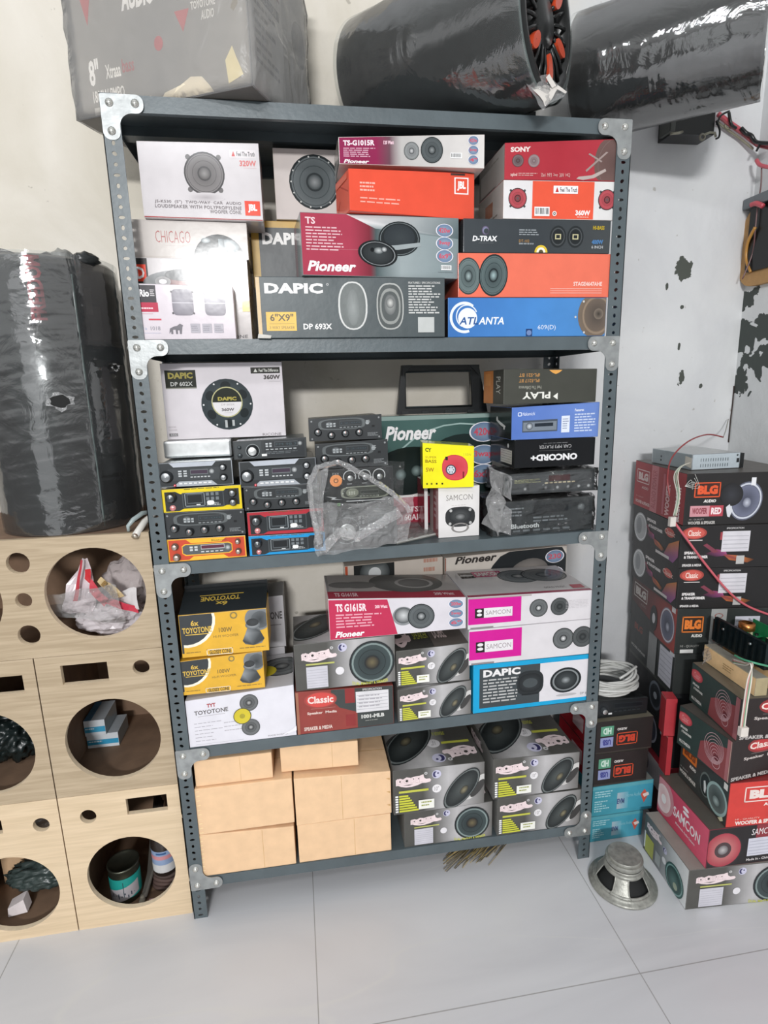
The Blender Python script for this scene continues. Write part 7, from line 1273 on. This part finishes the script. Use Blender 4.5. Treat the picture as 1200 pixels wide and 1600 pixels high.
Q3 = qcarton('black BLG carton with upside down logo above the teal cartons', 0, xq(1011, 1200), .2095, .325, .24, '#272322'); blgd(Q3); Q3.done()
Q4 = qcarton('black BLG carton with upside down logo under the slim car stereo', 0, xq(1019, 1150), .3265, .440, .24, '#272322'); blgd(Q4); Q4.done()
ST = stereo('slim black car stereo under the grey cable coil beside the rack', (930, 1096), (1011, 1090), (933, 1122), (1012, 1115), .075, flat(.4415), .16, 'blackslim', top='#3a3d3e', group=None)
mb = MB('plastic', '#c6c6c2'); cc = Vector((1.33, .155, ST.c[4].z + .002)); R3 = random.Random(3)
for k in range(20):
    rr = .068 + .004 * (k % 4) + R3.uniform(-.004, .004); ph = R3.uniform(0, 6.28); zz = .006 + .005 * (k // 2) ; tx, ty = R3.uniform(-.12, .12), R3.uniform(-.12, .12); ox, oy = R3.uniform(-.008, .008), R3.uniform(-.006, .006)
    pts = []
    for i in range(30):
        a = i * 2 * math.pi / 30; x_, y_ = rr * 1.25 * math.cos(a), rr * math.sin(a); pts.append(cc + Vector((x_ + ox, y_ + oy, max(zz + x_ * tx + y_ * ty + .003 * math.sin(3 * a + ph), .004))))
    mb.tube(pts, .0042, 6, ('#c9c9c5', '#bdbdb9', '#d0d0cc')[k % 3], closed=True)
mb.tube([cc + Vector((.02, -.05, .05)), cc + Vector((.05, -.04, .056)), cc + Vector((.09, -.03, .075))], .0042, 6, '#c9c9c5')
tag(mb.build('cable_coil', origin=cc), 'coil of light grey cable lying on the slim car stereo right of the rack', 'cable')
# bare speaker driver lying on the floor, magnet up -----------------------
sx0, sy0 = 1.271, -.105
DR = thing('speaker_driver', 'bare grey metal speaker driver lying magnet up on the floor', 'speaker', (sx0, sy0, .0006)); X = Matrix.Translation((sx0, sy0, .0006))
mat('cast_metal', lin('#9d9d96'), rough=.4, metal=.45, namt=.25, nscale=60, bump=.12, bscale=110)
mb = MB('cast_metal'); mb.lathe([(.080, .004), (.094, .0), (.0975, .002), (.0975, .006), (.094, .009), (.088, .010), (.086, .014), (.081, .018), (.079, .016)], 56, X=X); mb.build('rim', DR)
mb = MB('matt', '#0f1111'); mb.lathe([(.083, .008), (.070, .018), (.046, .050), (.030, .058), (0, .058)], 40, X=X, c='#141616'); mb.build('paper_cone', DR)
mb = MB('cast_metal'); n = 4
for k in range(n):   # basket spokes
    ac = k * math.pi / 2 + .95; hw = .30
    ring = []
    for t in range(7):
        a = ac - hw + 2 * hw * t / 6; f_ = lambda r, z, s_=1.0: X @ Vector((r * math.cos(ac + (a - ac) * s_), r * math.sin(ac + (a - ac) * s_), z)); ring.append([f_(.082, .016, 1.25), f_(.074, .026), f_(.062, .048), f_(.054, .062, 1.1), f_(.052, .066, 1.5)])
    vs = [v_ for r_ in ring for v_ in r_]; mb.add(vs, [(i * 5 + j, (i + 1) * 5 + j, (i + 1) * 5 + j + 1, i * 5 + j + 1) for i in range(6) for j in range(4)], smooth=True)
    for sg in (0, 6): mb.tube([ring[sg][j] for j in range(5)], .0022, 6)
mb.lathe([(.083, .015), (.079, .022), (.076, .022), (.078, .014)], 48, X=X); mb.lathe([(.056, .058), (.058, .062), (.056, .068), (.050, .070), (0, .070)], 48, X=X); mb.build('basket', DR)
mb = MB('cast_metal'); mb.lathe([(.053, .069), (.054, .071), (.054, .075), (.052, .077)], 56, X=X)
for pr in ([(.050, .077), (.050, .080)], [(.050, .080), (.0525, .080)], [(.0525, .080), (.053, .081), (.053, .093), (.0525, .094)], [(.0525, .094), (.0475, .0945)], [(.0475, .0945), (.0475, .101), (.0465, .102)], [(.0465, .102), (0, .102)]): mb.lathe(pr, 56, X=X)
mb.build('magnet', DR)
# wall device, cables, and dark framed thing on the right wall ------------
def wallpt(px, py, o=.0): return atY(px, py, YW - o)
WD = thing('wall_bracket', 'black metal bracket box on the wall under the overhanging wrapped tube', 'bracket', (1.63, .39, 2.215)); mb = MB('plastic', '#141615'); mb.box(1.56, .350, 2.222, 1.70, YW - .001, 2.31, bev=.002); mb.build('bracket_body', WD)
mb = MB('plastic', '#4a4c48'); mb.box(1.548, .345, 2.226, 1.566, .40, 2.29, bev=.003); mb.build('side_plate', WD)
mb = MB('metal', '#9a9788'); mb.tube([(1.55, .345, 2.219), (1.575, .343, 2.221), (1.59, .345, 2.226)], .004, 6); mb.tube([(1.66, .345, 2.219), (1.68, .343, 2.226), (1.70, .347, 2.228), (1.705, .347, 2.216)], .0035, 6); mb.build('clip', WD)
wire('black_loop', None, [(1.70, .345, 2.26), (1.712, .342, 2.235), (1.712, .342, 2.215), (1.703, .344, 2.210)], .003, '#141615', parent=WD)
wire('black_wire', None, [(1.703, .345, 2.25), (1.715, .345, 2.275), (1.745, .35, 2.29)], .003, '#141615', parent=WD)
mb = MB('matt', '#c9c5b9'); X = Matrix.Translation((1.655, .344, 2.212)) @ Matrix.Rotation(math.pi / 2, 4, 'X'); mb.lathe([(.006, 0), (.011, .001), (.011, .004), (.006, .005)], 14, X=X, c='#8d8a7d'); mb.build('ring', WD)
RC = thing('cable_bundle', 'red and black twisted cable bundle along the wall near the ceiling corner', 'cable', wallpt(1150, 210, .02))
D_ = .16
pth = [Y(1122, 178, YW - .02), Y(1140, 192, YW - .02), Y(1160, 206, YW - .02), Y(1180, 222, YW - .03), Y(1186, 224, YW - .05), Y(1205, 228, YW - .08)]
wire('red_cable', None, pth, .0075, '#c25560', parent=RC)
wire('red_cable', None, [q + Vector((0, -.004, -.010)) for q in pth], .004, '#9a4a50', parent=RC)
wire('black_cable', None, [Y(1158, 200, YW - .03), Y(1166, 208, YW - .04), Y(1174, 212, YW - .04), Y(1182, 222, YW - .05), Y(1205, 224, YW - .1)], .006, '#1c1d1d', parent=RC)
wire('black_cable', None, [Y(1139, 176, YW - .03), Y(1141, 188, YW - .035), Y(1144, 196, YW - .035), Y(1150, 200, YW - .03)], .0045, '#1c1d1d', parent=RC)
wire('grey_loop', None, [Y(1136, 190, YW - .02), Y(1133, 197, YW - .02), Y(1138, 201, YW - .02), Y(1144, 198, YW - .02)], .003, '#8d8a72', parent=RC)
wire('dark_tie', None, [Y(1188, 224, YW - .06), Y(1185, 230, YW - .06), Y(1182, 236, YW - .06)], .0035, '#1c1d1d', parent=RC)
wire('grey_cable', None, [q + Vector((0, .006, -.018)) for q in pth[:4]], .0035, '#8a8673', parent=RC)
wire('red_cable', 'short red cable running off right below the twisted bundle', [Y(1182, 250, YW - .04), Y(1188, 258, YW - .06), Y(1205, 262, YW - .1)], .006, '#c9606a', 'cable')
wire('hanging_wire', 'thin dark wire hanging down beside the mirror on the right wall', [Y(1190, 262, .36), Y(1189, 290, .36), Y(1184, 320, .36), Y(1180, 360, .36), Y(1176, 395, .37), Y(1160, 436, .38)], .0022, '#6a4a4a')
# dark framed panel on the right wall
MR = thing('wall_mirror', 'dark panel in a rounded tan frame on the right wall, cut by the picture edge', 'mirror', (XR - .02, .2, 1.85))
def wrp(px, py, o=0): return atX(px, py, XR - o)
a = [wrp(1166, 400), wrp(1172, 418), wrp(1190, 440), wrp(1230, 446)]
yr_ = wrp(1166, 400).y; zb = wrp(1195, 444).z; zt_ = wrp(1172, 330).z; yl_ = yr_ - .42
def rr(y0, y1, z0_, z1_, r, n=6):
    out = []
    for cy, cz, a0_ in ((y1 - r, z0_ + r, -90), (y1 - r, z1_ - r, 0), (y0 + r, z1_ - r, 90), (y0 + r, z0_ + r, 180)):
        for i in range(n + 1): t = math.radians(a0_ + 90 * i / n); out.append((cy + r * math.cos(t), cz + r * math.sin(t)))
    return out
mb = MB('matt', '#b0895a'); mb.prism(rr(yl_, yr_, zb, zt_, .06), XR - .022, XR - .001, plane='yz'); mb.build('tan_frame', MR, recalc=True)
mb = MB('plastic', '#0f1111'); mb.prism(rr(yl_ + .02, yr_ - .035, zb + .045, zt_ + .0, .012), XR - .030, XR - .0222, plane='yz'); mb.build('black_panel', MR, recalc=True)
mb = MB('plastic', '#b9bcc4'); mb.prism(rr(yl_ + .06, yr_ - .14, zb + .08, zt_ - .05, .004), XR - .032, XR - .0302, plane='yz'); mb.build('pale_screen', MR, recalc=True)
mb = MB('plastic', '#6a7074'); mb.box(XR - .04, yl_, zt_ - .002, XR - .002, yr_ - .01, zt_ + .03, bev=.003); mb.build('top_clamp', MR)
wire('red_clip', None, [wrp(1174, 320, .045), wrp(1182, 318, .045), wrp(1192, 322, .045)], .008, '#c2505a', parent=MR)
wire('tan_cord', None, [wrp(1180, 355, .04), wrp(1168, 380, .035), wrp(1166, 405, .03), wrp(1173, 425, .03)], .005, '#b5833f', parent=MR)
# crack line at the wall corner, drawn as a thin dark tube
mb = MB('matt', '#3a2f2a'); mb.tube([(XR - .002, YW - .002, 1.26), (XR - .003, YW - .002, 1.34), (XR - .002, YW - .003, 1.40), (XR - .003, YW - .002, 1.46)], .0022, 5); tag(mb.build('corner_crack'), 'thin dark crack running down the wall corner above the disc drive', 'cable')
# straw broom tip under the rack
BR_ = thing('straw_broom', 'dry straw broom end lying on the floor under the rack', 'broom', atZ(840, 1322, 0)); R5 = random.Random(9); mb = MB('matt', '#8a7a52')
for i in range(60):
    a_ = Vector((1.02 + R5.uniform(-.09, .05), .17 + R5.uniform(-.02, .03), .004 + R5.uniform(0, .02))); b_ = a_ + Vector((-.16 + R5.uniform(-.03, .03), -.10 + R5.uniform(-.03, .02), 0)); b_.z = .002 + R5.uniform(0, .006); mb.tube([a_, b_], .0011, 4, R5.choice(['#8a7a52', '#6d6040', '#a3905f', '#3a3426']))
mb.build('bristles', BR_)
mb = MB('matt', '#4a4230'); mb.tube([(1.0, .17, .018), (1.12, .24, .024), (1.15, .30, .026)], .016, 10, '#4a4230'); mb.build('handle', BR_)
